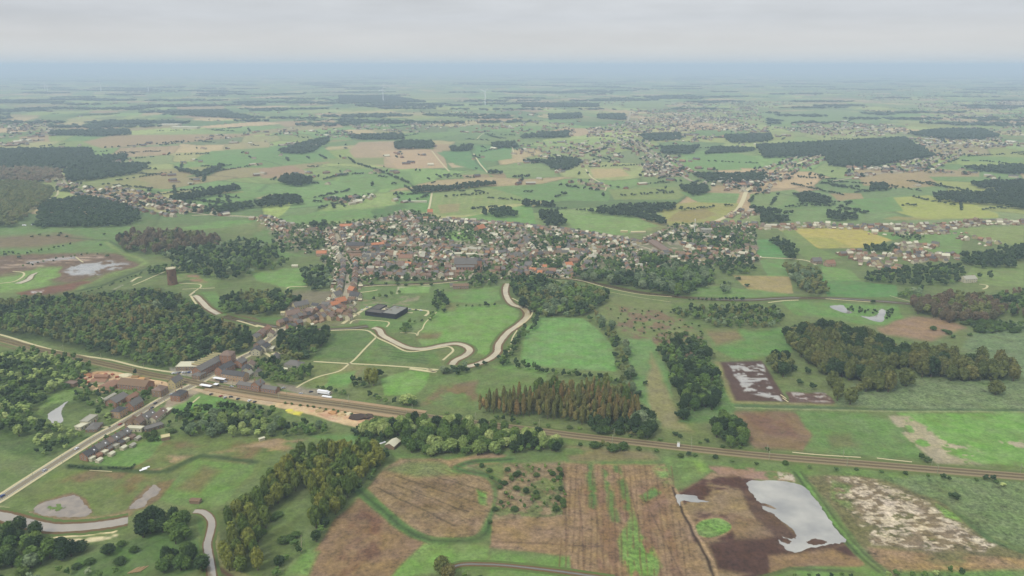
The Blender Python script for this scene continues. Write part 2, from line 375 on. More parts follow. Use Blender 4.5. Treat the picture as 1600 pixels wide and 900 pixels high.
paint([(280, 356), (350, 345), (405, 343), (370, 352), (310, 360)], GR)
# --- tower meadow
paint([(262, 424), (330, 425), (345, 440), (318, 450), (270, 446)], (116, 146, 78)); paint([(276, 430), (306, 428), (322, 440), (280, 442)], (160, 132, 100), mott=(14, 14, 0.42, 0.08, 70))
paint([(314, 456), (335, 455), (350, 480), (370, 494), (352, 496), (330, 475)], (104, 150, 72)); paint([(352, 490), (400, 496), (430, 508), (380, 512), (360, 502)], (132, 112, 80), soft=3)
paint([(396, 428), (445, 420), (484, 421), (478, 447), (450, 450), (400, 440)], (114, 164, 76))
paint([(400, 495), (440, 498), (448, 510), (420, 512)], (98, 138, 68)); paint([(410, 350), (440, 340), (500, 330), (590, 325), (620, 322), (590, 340), (520, 345), (470, 352)], (112, 158, 80)); paint([(582, 330), (620, 318), (640, 322), (600, 340), (580, 340)], (92, 134, 72))
paint([(425, 375), (470, 380), (480, 400), (430, 402)], (108, 150, 74)); paint([(395, 365), (425, 360), (430, 378), (400, 385)], (104, 144, 74))
# --- village soil: yards, gardens, paving
vill = [(415, 340), (470, 352), (520, 350), (600, 340), (640, 328), (700, 345), (830, 354), (930, 365), (1005, 382), (1050, 352), (1100, 350), (1180, 352), (1185, 410), (1100, 420), (1000, 428), (940, 430), (880, 438), (800, 440), (720, 440), (600, 440), (540, 445), (515, 430), (500, 400), (440, 392), (420, 360)]
paint(vill, (128, 130, 104), soft=4, warp=6, tex=0.6, amt=0.9); paint(vill, (176, 168, 152), soft=4, mott=(16, 16, 0.54, 0.05, 71), amt=0.8); paint(vill, (92, 124, 66), soft=4, mott=(20, 20, 0.55, 0.04, 72))
paint([(696, 363), (745, 360), (742, 376), (700, 376)], (122, 174, 76), warp=2); paint([(775, 362), (790, 360), (798, 370), (778, 372)], (196, 180, 120), warp=1); paint([(1105, 378), (1130, 377), (1130, 388), (1108, 390)], YG); paint([(840, 362), (870, 364), (866, 378), (836, 375)], (104, 148, 74))
paint([(1042, 362), (1075, 358), (1078, 372), (1050, 376)], (212, 200, 176), warp=2)
# --- middle: sports and allotments, river meadows
paint([(548, 440), (720, 440), (700, 470), (650, 520), (560, 520), (500, 500)], (108, 140, 76), soft=3)
paint([(441, 458), (540, 452), (560, 470), (560, 505), (440, 506)], (134, 130, 108), soft=4); paint([(560, 466), (660, 462), (640, 478), (570, 482)], (148, 148, 118), mott=(10, 10, 0.52, 0.05, 75))
paint([(622, 449), (672, 447), (670, 458), (621, 458)], (122, 170, 82), warp=0.5, soft=0.8); stroke([(620, 459), (623, 448), (672, 447)], 2.5, (198, 196, 176))
paint([(652, 530), (662, 502), (690, 479), (790, 476), (812, 487), (808, 500), (780, 530), (765, 556), (740, 551), (715, 536), (662, 540)], (116, 166, 74), soft=2, warp=2)
paint([(655, 520), (690, 518), (685, 530), (650, 530)], (130, 122, 84), soft=5); paint([(696, 474), (716, 476), (710, 486), (690, 486)], (128, 138, 86), soft=4)
paint([(696, 458), (785, 446), (791, 465), (770, 474), (704, 472)], (110, 158, 76)); paint([(560, 500), (640, 502), (640, 512), (600, 514), (560, 508)], (104, 150, 72))
paint([(520, 520), (585, 518), (560, 560), (490, 560)], (98, 132, 70), soft=3); paint([(590, 530), (680, 548), (692, 570), (590, 565), (565, 560)], (102, 140, 70), soft=3)
for i in range(6): stroke([(588 + i * 5, 540 + i * 4), (668, 548 + i * 4)], 3, (74, 102, 56), soft=2, brk=0.42, seed=i)
paint([(490, 568), (560, 572), (520, 600), (470, 604)], (122, 142, 78), soft=3); paint([(535, 570), (575, 572), (560, 590), (530, 600), (500, 604)], (140, 142, 92), soft=3); paint([(515, 585), (560, 580), (545, 606), (505, 606)], (108, 162, 74), soft=3)
paint([(596, 592), (640, 578), (672, 582), (668, 600), (650, 616), (600, 618)], (116, 170, 70), warp=3); paint([(668, 590), (770, 572), (855, 590), (850, 606), (745, 640), (672, 632)], (108, 142, 72), soft=3)
paint([(690, 602), (744, 596), (740, 640), (660, 634), (672, 620)], (134, 118, 84), soft=5, warp=9, mott=(26, 26, 0.45, 0.1, 80)); paint([(770, 575), (850, 590), (860, 580), (790, 566)], (112, 158, 72))
paint([(815, 556), (822, 512), (845, 495), (910, 497), (945, 525), (958, 545), (962, 580), (900, 577), (820, 570)], (112, 168, 86), warp=2)
paint([(950, 461), (1050, 476), (1062, 500), (1092, 520), (1120, 560), (1030, 560), (1020, 530), (975, 522), (930, 492)], (122, 140, 82), soft=4); paint([(945, 475), (1060, 490), (1110, 540), (1110, 560), (1030, 556), (960, 510)], (136, 118, 92), soft=4, mott=(12, 14, 0.53, 0.05, 81))
paint([(978, 530), (1020, 530), (1045, 580), (1052, 620), (1030, 665), (1000, 622), (985, 582)], (108, 154, 84), soft=3); paint([(1018, 550), (1030, 580), (1050, 620), (1062, 655), (1082, 674), (1035, 668), (1015, 640), (1010, 600)], (150, 150, 102), soft=5)
paint([(1100, 516), (1222, 514), (1238, 550), (1150, 562), (1118, 546)], (100, 150, 70), soft=3); paint([(1100, 516), (1150, 515), (1160, 530), (1120, 540)], (138, 128, 88), soft=6)
paint([(1060, 660), (1150, 560), (1140, 620), (1150, 640), (1110, 660)], (98, 140, 72), soft=3)
paint([(1123, 566), (1190, 563), (1232, 628), (1146, 628)], (98, 76, 70), warp=1.5, tex=0.1); stroke([(1121, 566), (1145, 628), (1300, 632)], 5, (150, 150, 98), soft=3)
paint([(1136, 569), (1190, 566), (1198, 592), (1222, 628), (1165, 612), (1150, 590)], (176, 172, 172), soft=2, mott=(12, 6, 0.51, 0.05, 83), wet=0.8)  # wet streaks on the soil, with the reflected sky put into their pale colour
paint([(1230, 612), (1290, 614), (1310, 631), (1232, 629)], (112, 88, 80), soft=2); paint([(1238, 613), (1292, 614), (1300, 628), (1245, 625)], (178, 166, 162), soft=2, mott=(10, 6, 0.53, 0.05, 84), wet=0.6)
paint([(1305, 632), (1335, 600), (1390, 600), (1430, 590), (1660, 596), (1660, 640), (1390, 640)], (116, 142, 98), soft=3, tex=1.0); paint([(1540, 500), (1660, 505), (1660, 600), (1600, 590), (1500, 545)], (112, 140, 98), soft=4, tex=0.8)
stroke([(1150, 634), (1400, 640), (1700, 641)], 5, (84, 116, 76), soft=2); stroke([(1150, 637), (1400, 643), (1700, 644)], 2.5, (150, 164, 120), soft=1.5)
paint([(1148, 643), (1242, 643), (1275, 668), (1255, 706), (1178, 700), (1150, 670)], (140, 118, 88), soft=5); paint([(1160, 645), (1230, 648), (1250, 685), (1190, 680)], (134, 104, 82), soft=5, mott=(20, 30, 0.5, 0.08, 85))
paint([(1242, 643), (1392, 646), (1436, 700), (1440, 719), (1256, 706), (1270, 680)], (104, 146, 74), soft=4); paint([(1290, 680), (1330, 676), (1340, 700), (1300, 700)], (120, 112, 80), soft=6, amt=0.6)
paint([(1400, 645), (1660, 645), (1660, 732), (1480, 722), (1440, 700)], (112, 170, 66), soft=3); paint([(1388, 650), (1422, 650), (1456, 675), (1480, 708), (1530, 726), (1465, 724), (1440, 704), (1415, 680)], (176, 170, 146), soft=3, mott=(12, 14, 0.44, 0.05, 86)); paint([(1450, 680), (1500, 690), (1550, 720), (1480, 722)], (186, 178, 158), soft=4, mott=(10, 8, 0.55, 0.04, 87)); paint([(1560, 690), (1600, 688), (1600, 700), (1570, 698)], (176, 170, 150), soft=2, mott=(6, 6, 0.5, 0.05, 88))
paint([(1405, 497), (1470, 494), (1512, 512), (1455, 532), (1380, 522), (1370, 512)], (160, 134, 104), soft=4); paint([(1220, 470), (1405, 478), (1410, 495), (1380, 510), (1240, 490)], (106, 156, 72), soft=3)
paint([(1150, 450), (1240, 460), (1240, 468), (1150, 466)], (110, 152, 76)); paint([(1075, 445), (1150, 450), (1150, 466), (1080, 466)], (108, 148, 74))
# --- bottom left
paint([(38, 778), (150, 692), (262, 680), (432, 680), (440, 700), (400, 742), (345, 792), (240, 790), (200, 792), (130, 802), (60, 792)], (112, 136, 68), soft=3); paint([(50, 770), (250, 690), (420, 690), (330, 780), (150, 780)], (132, 118, 76), soft=6, mott=(30, 34, 0.5, 0.12, 90))
paint([(248, 782), (300, 718), (400, 725), (352, 788), (310, 796)], (108, 148, 66), soft=3); paint([(275, 765), (320, 728), (345, 735), (310, 770)], (136, 118, 82), soft=7, amt=0.7)
paint([(-60, 690), (50, 712), (120, 702), (30, 764), (-60, 772)], (112, 138, 80), soft=4); paint([(140, 724), (235, 684), (262, 676), (240, 712), (205, 730), (155, 730)], (104, 152, 66), soft=2); paint([(250, 638), (290, 614), (345, 622), (385, 634), (300, 655)], (102, 156, 64), soft=2)
paint([(330, 708), (440, 682), (482, 684), (455, 702), (380, 722)], (164, 144, 104), soft=4, mott=(24, 14, 0.44, 0.08, 91)); paint([(200, 732), (250, 712), (300, 712), (240, 736)], (172, 152, 112), soft=4, mott=(16, 10, 0.5, 0.06, 92)); paint([(480, 680), (560, 678), (600, 690), (560, 700)], (100, 152, 70), soft=4)
for pts in ([(110, 730), (250, 738), (315, 712), (400, 722)], [(262, 738), (300, 716)], [(108, 728), (200, 732)]): stroke(pts, 6, (72, 98, 52), soft=2.5)
paint([(50, 800), (60, 784), (112, 768), (132, 778), (146, 800), (130, 812), (60, 810)], (140, 118, 92), soft=3); paint([(198, 800), (212, 778), (232, 758), (256, 762), (250, 780), (228, 796)], (138, 120, 92), soft=3)
stroke([(40, 805), (90, 812), (160, 812), (200, 802)], 9, (150, 134, 98), soft=3); stroke([(64, 826), (76, 834), (95, 837), (130, 835), (178, 830)], 4.5, (238, 226, 188), soft=1, tex=0.2, brk=0.28); stroke([(100, 846), (125, 845), (150, 842), (182, 838)], 6, (240, 230, 196), soft=1.5, tex=0.2, brk=0.36); paint([(-20, 788), (15, 792), (22, 803), (-20, 812)], (216, 206, 164), soft=3)
paint([(120, 870), (250, 830), (300, 830), (330, 880), (280, 900), (100, 930)], (92, 128, 64), soft=5); paint([(306, 800), (332, 818), (330, 850), (322, 860), (312, 830)], (84, 130, 62), soft=3)
paint([(336, 800), (420, 760), (480, 770), (430, 900), (340, 896), (334, 850)], (100, 120, 64), soft=5); paint([(430, 800), (480, 775), (500, 782), (450, 815), (420, 830)], (112, 140, 74), soft=4); stroke([(332, 812), (336, 850), (342, 880), (390, 905)], 5, (148, 152, 98), soft=2)
stroke([(329, 815), (333, 850), (338, 885), (370, 905)], 3, (112, 84, 62), soft=1.5)
# --- bottom middle
paint([(600, 705), (690, 712), (800, 704), (820, 702), (880, 708), (1150, 722), (1180, 728), (1050, 745), (880, 728), (790, 722), (700, 718), (640, 722)], (104, 138, 70), soft=3)
paint([(882, 695), (1020, 705), (1030, 718), (890, 722)], (138, 132, 90), soft=5, mott=(30, 14, 0.42, 0.1, 93))
paint([(575, 762), (598, 735), (625, 716), (690, 716), (735, 735), (765, 750), (779, 772), (772, 800), (757, 828), (735, 842), (690, 844), (650, 832), (610, 800)], (152, 132, 96), soft=3, tex=0.8)
paint([(600, 735), (640, 720), (700, 722), (720, 740), (650, 745)], (122, 138, 82), soft=5); paint([(590, 755), (700, 745), (760, 800), (740, 838), (660, 825)], (128, 106, 74), soft=5, mott=(30, 26, 0.53, 0.09, 94), amt=0.7)
for pts in ([(590, 763), (712, 822)], [(612, 755), (748, 806)], [(616, 742), (752, 787)], [(685, 747), (762, 768)]): stroke(pts, 1.3, (98, 84, 58), soft=0.9, warp=1.5, brk=0.3)
paint([(690, 720), (760, 708), (790, 712), (780, 722), (730, 728), (705, 728)], (172, 148, 110), soft=3); paint([(745, 764), (762, 770), (760, 790), (750, 788)], (112, 158, 70), soft=3)
paint([(562, 776), (600, 802), (650, 838), (662, 846), (700, 850), (640, 872), (610, 930), (440, 930), (500, 850), (525, 812)], (144, 120, 86), soft=4, tex=0.7); paint([(560, 790), (600, 810), (590, 900), (520, 900)], (124, 92, 66), soft=8, mott=(24, 36, 0.48, 0.1, 95))
paint([(440, 900), (480, 860), (500, 862), (480, 900)], (112, 158, 70), soft=5); paint([(640, 872), (660, 850), (720, 846), (764, 858), (764, 870), (745, 886), (650, 898), (600, 930), (620, 890)], (114, 162, 68), soft=4)
for wd, c in ((9, (88, 132, 62)), (3, (66, 96, 50))): stroke(smooth([(560, 766), (600, 800), (650, 836), (700, 846), (748, 840), (768, 812), (781, 772), (765, 744), (715, 734), (740, 722), (800, 718)]), wd, c, soft=2)
paint([(790, 724), (882, 722), (884, 812), (768, 815)], (148, 132, 100), soft=4, tex=0.9); paint([(790, 724), (882, 722), (884, 812), (768, 815)], (104, 128, 70), soft=4, mott=(12, 14, 0.56, 0.05, 96), amt=0.8)
paint([(764, 856), (768, 812), (884, 806), (882, 724), (1040, 726), (1068, 790), (1120, 930), (900, 930), (890, 872), (830, 862)], (154, 130, 94), soft=3, tex=0.75); paint([(900, 760), (1040, 760), (1070, 900), (920, 900)], (136, 104, 76), soft=6, mott=(9, 60, 0.5, 0.08, 97), amt=0.7)
paint([(770, 862), (890, 870), (898, 930), (760, 930)], (108, 152, 70), soft=5)
for pts, wd in (([(920, 726), (924, 760), (928, 792)], 6), ([(945, 724), (952, 770), (962, 812)], 6), ([(964, 730), (976, 770), (988, 812), (992, 850)], 6)): stroke(pts, wd, (92, 134, 60), soft=2.5, brk=0.38)
paint([(966, 845), (985, 800), (1000, 830), (1020, 855), (1032, 885), (1010, 930), (985, 900), (970, 870)], (112, 158, 66), soft=4, warp=9, mott=(9, 24, 0.47, 0.07, 98)); paint([(1000, 775), (1020, 762), (1034, 770), (1010, 784)], (98, 142, 66), soft=3)
for pts in ([(881, 724), (883, 800), (884, 860)], [(903, 755), (909, 820), (914, 905)], [(930, 790), (940, 850), (946, 905)], [(1003, 772), (1022, 810), (1046, 860), (1068, 905)], [(768, 846), (860, 850), (965, 856)], [(983, 760), (1000, 820)]): stroke(pts, 1.2, (120, 96, 72), soft=0.9, warp=0.5)
for i in range(22):
    x = 885 + i * 8.2; stroke([(x, 728), (x + (x - 940) * 0.22, 905)], 0.9, (122, 98, 68), soft=0.8, warp=0.4, brk=0.4, seed=i)
for i in range(14):
    a = 592 + i * 11; stroke([(a, 762 - i * 3.2), (a + 118, 820 - i * 4)], 0.7, (116, 100, 68), soft=0.8, warp=0.5, brk=0.35, seed=i)
for i in range(16):
    a = 818 + i * 9; stroke([(a, 497), (a - 4 + i, 578)], 1.6, (104, 154, 78), soft=1.4, warp=0.4, amt=0.5)
paint([(1020, 732), (1045, 716), (1090, 712), (1106, 738), (1080, 752), (1040, 758)], (116, 158, 78), soft=6, mott=(20, 14, 0.4, 0.1, 44)); paint([(1085, 720), (1100, 716), (1108, 736), (1092, 742)], (132, 176, 64), soft=6, amt=0.7)
plot = [(1058, 772), (1085, 755), (1112, 738), (1165, 740), (1195, 762), (1240, 800), (1330, 848), (1352, 884), (1262, 884), (1200, 905), (1115, 930), (1085, 850)]
paint(plot, (152, 132, 98), soft=3, tex=0.6); paint(plot, (96, 66, 54), soft=4, mott=(34, 20, 0.53, 0.07, 99)); paint([(1105, 850), (1200, 828), (1215, 850), (1240, 866), (1330, 850), (1340, 872), (1240, 878), (1180, 900), (1120, 890)], (88, 62, 52), soft=6)
paint([(1150, 750), (1170, 748), (1200, 790), (1245, 835), (1320, 848), (1240, 872), (1205, 850), (1170, 790)], (92, 66, 56), soft=4, amt=0.85)
paint([(1130, 800), (1190, 815), (1210, 838), (1150, 842), (1140, 815)], (150, 128, 94), soft=6, amt=0.8)
paint([(1200, 868), (1300, 858), (1352, 880), (1340, 892), (1262, 882), (1200, 900)], (150, 124, 88), soft=4)
paint([(1110, 728), (1160, 730), (1232, 732), (1242, 752), (1190, 750), (1112, 740)], (162, 132, 112), soft=3, mott=(12, 9, 0.4, 0.07, 70)); paint([(1215, 735), (1240, 738), (1242, 752), (1218, 748)], (206, 196, 190), soft=2, mott=(5, 5, 0.48, 0.05, 71))
paint(smooth([(1082, 826), (1095, 812), (1122, 808), (1142, 818), (1140, 832), (1112, 842), (1092, 838)], 4, True), (170, 140, 104), soft=4, warp=2); paint(smooth([(1084, 826), (1096, 814), (1122, 810), (1142, 820), (1138, 831), (1112, 840), (1092, 836)], 4, True), (110, 160, 66), soft=1.5, warp=2, tex=0.9)
stroke([(1052, 762), (1065, 800), (1092, 848), (1116, 905)], 2.2, (74, 58, 46), soft=1); stroke([(1056, 764), (1070, 800), (1098, 848), (1124, 905)], 2, (176, 150, 116), soft=1.2)
paint([(1190, 905), (1240, 886), (1350, 888), (1420, 905)], (104, 152, 62), soft=3); stroke([(1180, 905), (1235, 888), (1330, 892)], 3, (88, 112, 60), soft=1.5)
paint([(1258, 745), (1330, 738), (1402, 755), (1480, 790), (1545, 845), (1620, 868), (1680, 880), (1680, 930), (1400, 930), (1372, 886), (1322, 822), (1290, 780)], (120, 120, 78), soft=3, tex=0.9)
salt = [(1290, 745), (1370, 748), (1440, 780), (1470, 806), (1550, 850), (1540, 862), (1440, 858), (1360, 850), (1335, 810), (1310, 775)]
paint(salt, (138, 124, 100), soft=6, mott=(16, 16, 0.44, 0.09, 72)); paint(salt, (206, 194, 180), soft=4, warp=8, mott=(6, 3.5, 0.58, 0.06, 73)); paint([(1335, 760), (1400, 770), (1440, 800), (1400, 850), (1350, 830)], (220, 208, 198), soft=9, mott=(7, 3.5, 0.56, 0.06, 74), amt=0.8)
paint([(1450, 788), (1530, 835), (1560, 850), (1545, 862), (1470, 812)], (214, 204, 194), soft=4, warp=8, mott=(8, 4, 0.53, 0.05, 75)); paint([(1462, 788), (1490, 800), (1505, 815), (1478, 808)], (122, 178, 62), soft=3); paint([(1300, 750), (1330, 760), (1330, 800), (1300, 780)], (112, 138, 72), soft=5, mott=(12, 12, 0.45, 0.06, 76))
paint([(1356, 856), (1440, 862), (1580, 872), (1680, 890), (1680, 905), (1400, 895), (1370, 880)], (160, 136, 94), soft=4, mott=(30, 16, 0.4, 0.1, 77))
paint([(1375, 745), (1450, 742), (1700, 752), (1700, 885), (1610, 862), (1540, 832), (1480, 788), (1410, 758)], (110, 138, 88), soft=3, tex=1.0); paint([(1470, 780), (1560, 845), (1600, 862), (1600, 866), (1540, 842)], (84, 118, 70), soft=4, tex=1.0)
paint([(1180, 722), (1420, 735), (1420, 748), (1250, 740), (1180, 735)], (104, 140, 66), soft=3)
for o, wd, c in ((0, 8, (104, 152, 64)), (-5, 2.2, (70, 96, 50)), (6, 2.0, (86, 104, 60))): stroke([(1246 + o, 738), (1266 + o, 765), (1300 + o, 813), (1342 + o, 862), (1378 + o, 893)], wd, c, soft=1.6)
paint([(1400, 892), (1700, 890), (1700, 960), (1400, 960)], (104, 146, 68), soft=5); paint([(420, 905), (650, 905), (650, 1200), (300, 1200)], (104, 140, 68), soft=6)
# --- left wood floor and woodland shrubs
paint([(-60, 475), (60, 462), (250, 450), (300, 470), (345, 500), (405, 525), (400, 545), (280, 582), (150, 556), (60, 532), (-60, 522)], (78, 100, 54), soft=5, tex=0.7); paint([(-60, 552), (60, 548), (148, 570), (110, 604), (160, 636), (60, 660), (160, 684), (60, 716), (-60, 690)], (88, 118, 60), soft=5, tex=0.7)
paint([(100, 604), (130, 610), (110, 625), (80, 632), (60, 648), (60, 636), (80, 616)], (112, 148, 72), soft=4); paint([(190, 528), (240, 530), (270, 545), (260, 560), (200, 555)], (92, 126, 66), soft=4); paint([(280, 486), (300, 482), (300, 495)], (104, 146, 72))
# railway surroundings and yards
stroke([(-60, 524), (0, 535), (60, 550), (110, 558), (160, 570), (250, 592)], 13, (140, 122, 88), soft=4, amt=0.85); paint([(160, 560), (270, 585), (300, 596), (240, 600), (180, 580)], (112, 132, 76), soft=3)
paint([(120, 588), (150, 580), (200, 582), (250, 590), (268, 600), (262, 612), (236, 614), (190, 606), (160, 614), (122, 604)], (220, 190, 150), soft=2, warp=3, tex=0.2); paint([(122, 585), (170, 580), (175, 590), (130, 592)], (198, 150, 118), soft=2, mott=(6, 6, 0.46, 0.08, 40))
paint([(262, 612), (330, 560), (360, 555), (380, 556), (360, 585), (420, 598), (430, 612), (330, 600), (290, 630), (255, 640)], (178, 166, 148), soft=3, tex=0.2); paint([(266, 575), (310, 575), (310, 588), (268, 586)], (170, 168, 166), soft=2)
paint([(298, 608), (345, 607), (440, 622), (540, 640), (600, 655), (590, 663), (560, 668), (540, 664), (500, 652), (440, 638), (380, 626), (330, 618)], (226, 200, 160), soft=1.5, warp=2, tex=0.15); paint([(470, 640), (560, 645), (598, 656), (560, 662), (500, 650)], (214, 172, 132), soft=2, mott=(8, 6, 0.45, 0.08, 41)); paint([(300, 607), (370, 610), (440, 623), (430, 632), (330, 618)], (196, 178, 152), soft=2)
paint([(452, 640), (474, 644), (468, 650), (448, 645)], (226, 218, 90), soft=1, warp=1); paint([(560, 648), (582, 650), (578, 656), (558, 654)], (78, 66, 66), soft=1.5)
paint([(432, 598), (520, 612), (512, 624), (440, 608)], (156, 150, 140), soft=2)
paint([(395, 545), (440, 500), (560, 470), (560, 500), (440, 540), (420, 565), (360, 575)], (128, 134, 96), soft=4)
paint([(120, 648), (165, 648), (172, 668), (140, 674)], (112, 136, 78), soft=3)

gm = bpy.data.materials.new('land'); gm.use_nodes = True; t = gm.node_tree; t.nodes.clear()
o_ = nd(t, 'ShaderNodeOutputMaterial'); b_ = nd(t, 'ShaderNodeBsdfPrincipled', i_Roughness=0.95); b_.inputs['Specular IOR Level'].default_value = 0.12
ca = nd(t, 'ShaderNodeAttribute', attribute_name='land'); wa = nd(t, 'ShaderNodeAttribute', attribute_name='wet'); ta = nd(t, 'ShaderNodeAttribute', attribute_name='tex')
ge = nd(t, 'ShaderNodeNewGeometry')
na = nd(t, 'ShaderNodeTexNoise', i_Scale=0.085, i_Detail=8.0, i_Roughness=0.68); t.links.new(ge.outputs['Position'], na.inputs[0])
nb = nd(t, 'ShaderNodeTexNoise', i_Scale=0.32, i_Detail=5.0, i_Roughness=0.75); t.links.new(ge.outputs['Position'], nb.inputs[0])
nx = mth(t, 'MULTIPLY', mth(t, 'SUBTRACT', nb.outputs[0], 0.5), mth(t, 'MULTIPLY_ADD', ta.outputs['Fac'], 2.6, 0.6))
ny = mth(t, 'MULTIPLY', mth(t, 'SUBTRACT', na.outputs[0], 0.5), mth(t, 'MULTIPLY_ADD', ta.outputs['Fac'], 1.5, 0.8))
fa = mth(t, 'MAXIMUM', mth(t, 'ADD', mth(t, 'ADD', nx, ny), 1.0), 0.25)
vs = nd(t, 'ShaderNodeVectorMath', operation='SCALE'); t.links.new(ca.outputs['Color'], vs.inputs[0]); t.links.new(fa, vs.inputs[3])
nh = nd(t, 'ShaderNodeTexNoise', i_Scale=0.05, i_Detail=5.0, i_Roughness=0.6); t.links.new(ge.outputs['Position'], nh.inputs[0])
nk = nd(t, 'ShaderNodeTexNoise', i_Scale=0.028, i_Detail=7.0, i_Roughness=0.62); t.links.new(ge.outputs['Position'], nk.inputs[0])
sg = nd(t, 'ShaderNodeSeparateColor'); t.links.new(ca.outputs['Color'], sg.inputs[0])
grn = mth(t, 'MULTIPLY_ADD', mth(t, 'SUBTRACT', sg.outputs[1], sg.outputs[0]), 14.0, 0.0, clamp=True)
kk = mth(t, 'MULTIPLY', grn, mth(t, 'MULTIPLY_ADD', nk.outputs[0], 3.6, -1.75, clamp=True))
mk = mixc(t, mth(t, 'MULTIPLY', kk, 0.5), vs.outputs[0], alb((124, 116, 78)))
hs = nd(t, 'ShaderNodeHueSaturation'); t.links.new(mk, hs.inputs['Color'])
t.links.new(mth(t, 'MULTIPLY_ADD', nh.outputs[0], 0.05, 0.467), hs.inputs['Hue']); t.links.new(mth(t, 'MULTIPLY_ADD', nh.outputs[0], 0.5, 0.62), hs.inputs['Saturation'])
t.links.new(hs.outputs[0], b_.inputs['Base Color'])
gl = nd(t, 'ShaderNodeBsdfGlossy', i_Roughness=0.12); gl.inputs[0].default_value = (0.8, 0.8, 0.82, 1)
ms = nd(t, 'ShaderNodeMixShader'); t.links.new(mth(t, 'MULTIPLY', wa.outputs['Fac'], 0.42), ms.inputs[0]); t.links.new(b_.outputs[0], ms.inputs[1]); t.links.new(gl.outputs[0], ms.inputs[2])
t.links.new(ms.outputs[0], o_.inputs[0])

idx = np.arange(nr * nc).reshape(nr, nc)
Q = np.stack([idx[:-1, :-1], idx[1:, :-1], idx[1:, 1:], idx[:-1, 1:]], -1).reshape(-1, 4)
V = np.stack([WX, WY, np.zeros_like(WX)], -1).reshape(-1, 3)
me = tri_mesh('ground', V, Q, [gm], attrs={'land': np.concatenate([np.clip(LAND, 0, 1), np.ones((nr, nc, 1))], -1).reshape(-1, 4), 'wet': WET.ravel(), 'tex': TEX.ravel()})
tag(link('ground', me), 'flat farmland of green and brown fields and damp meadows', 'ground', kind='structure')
gb = MB(); gb.face([(-150000, -9000, -2), (150000, -9000, -2), (150000, 70000, -2), (-150000, 70000, -2)])
tag(gb.build('outer_ground', mat('outer_soil', alb((110, 140, 85)), scale=0.01)), kind='structure', label='outlying land beyond the fields', cat='ground')

# ------------------------------------------------------------------ water, roads, paths, railway (sheets a little above the ground)
def zoff(px_y): return 0.12 if px_y > 330 else (0.35 if px_y > 220 else 0.9)
def wpts(pts, n=6, sm=True): return [Vector((*P(*p), 0)) for p in (smooth(pts, n) if sm else pts)]
def ribbon(mb, W, w0, off=0.0, z=0.12, m=0, w1=None, jag=0.0):
    k = len(W); Ls = []; Rs = []
    for i, p in enumerate(W):
        d = (W[min(i + 1, k - 1)] - W[max(i - 1, 0)]); d.normalize(); n = Vector((-d.y, d.x, 0))
        ww = w0 if w1 is None else w0 + (w1 - w0) * i / (k - 1)
        j1 = 1 + jag * (rnd.random() - 0.5) * 2; j2 = 1 + jag * (rnd.random() - 0.5) * 2
        Ls.append(p + n * (off + ww / 2 * j1) + Vector((0, 0, z))); Rs.append(p + n * (off - ww / 2 * j2) + Vector((0, 0, z)))
    for i in range(k - 1): mb.face([Rs[i], Rs[i + 1], Ls[i + 1], Ls[i]], m)
def sheet(name, pts, material, z=0.12, label=None, cat=None, jag=0.0, n=5, kind='structure'):
    """flat patch with a slightly ragged outline"""
    W = [Vector((*P(*p), z)) for p in smooth(pts, n, True)]
    if jag: W = [p + Vector((rnd.uniform(-jag, jag), rnd.uniform(-jag, jag), 0)) for p in W]
    a = sum(p.x * q.y - q.x * p.y for p, q in zip(W, W[1:] + W[:1]))
    if a < 0: W.reverse()
    from mathutils.geometry import tessellate_polygon
    me = bpy.data.meshes.new(name); tris = tessellate_polygon([W])
    me.from_pydata([tuple(p) for p in W], [], [tuple(q) for q in tris]); me.materials.append(material); me.update()
    if sum(p.normal.z for p in me.polygons) < 0: me.flip_normals()
    return tag(link(name, me), label, cat, kind=kind)
def watermat(name, col, gloss=0.35, rough=0.06, dark=0.72, sc_=0.06):
    m = bpy.data.materials.new(name); m.use_nodes = True; t = m.node_tree; t.nodes.clear()
    o = nd(t, 'ShaderNodeOutputMaterial'); b = nd(t, 'ShaderNodeBsdfPrincipled', i_Roughness=0.3); g = nd(t, 'ShaderNodeBsdfGlossy', i_Roughness=rough)
    ge = nd(t, 'ShaderNodeNewGeometry'); n = nd(t, 'ShaderNodeTexNoise', i_Scale=sc_, i_Detail=5.0); t.links.new(ge.outputs['Position'], n.inputs[0])
    rp = mixc(t, mth(t, 'MULTIPLY_ADD', n.outputs[0], 3.0, -1.0, clamp=True), col, sc3(col, dark)); t.links.new(rp, b.inputs['Base Color'])
    n2 = nd(t, 'ShaderNodeTexNoise', i_Scale=0.8, i_Detail=3.0); t.links.new(ge.outputs['Position'], n2.inputs[0])
    bp = nd(t, 'ShaderNodeBump'); bp.inputs['Strength'].default_value = 0.12; bp.inputs['Distance'].default_value = 0.08; t.links.new(n2.outputs[0], bp.inputs['Height']); t.links.new(bp.outputs[0], g.inputs['Normal'])
    ms = nd(t, 'ShaderNodeMixShader'); ms.inputs[0].default_value = gloss
    t.links.new(b.outputs[0], ms.inputs[1]); t.links.new(g.outputs[0], ms.inputs[2]); t.links.new(ms.outputs[0], o.inputs[0]); return m
M_river = watermat('river_water', alb((220, 206, 178)), 0.14, 0.2)
M_pond = watermat('pond_water', alb((178, 172, 170)), 0.40)
M_mud = watermat('shallow_muddy_water', alb((158, 142, 132)), 0.14, 0.2, 0.6, 0.14)
M_flood = watermat('flood_water', alb((190, 188, 192)), 0.30, 0.1, 0.32, 0.03)  # pale and grey patches in the base colour imitate reflected clouds
M_bank = mat('river_bank', alb((118, 96, 70)), var=0.3, scale=0.3)
M_bankg = mat('grassy_bank', alb((100, 122, 66)), var=0.3, scale=0.25)
M_conc = mat('pale_concrete', alb((222, 214, 192)), var=0.12, scale=0.3)
M_path = mat('gravel_path', alb((220, 214, 188)), var=0.16, scale=0.3)
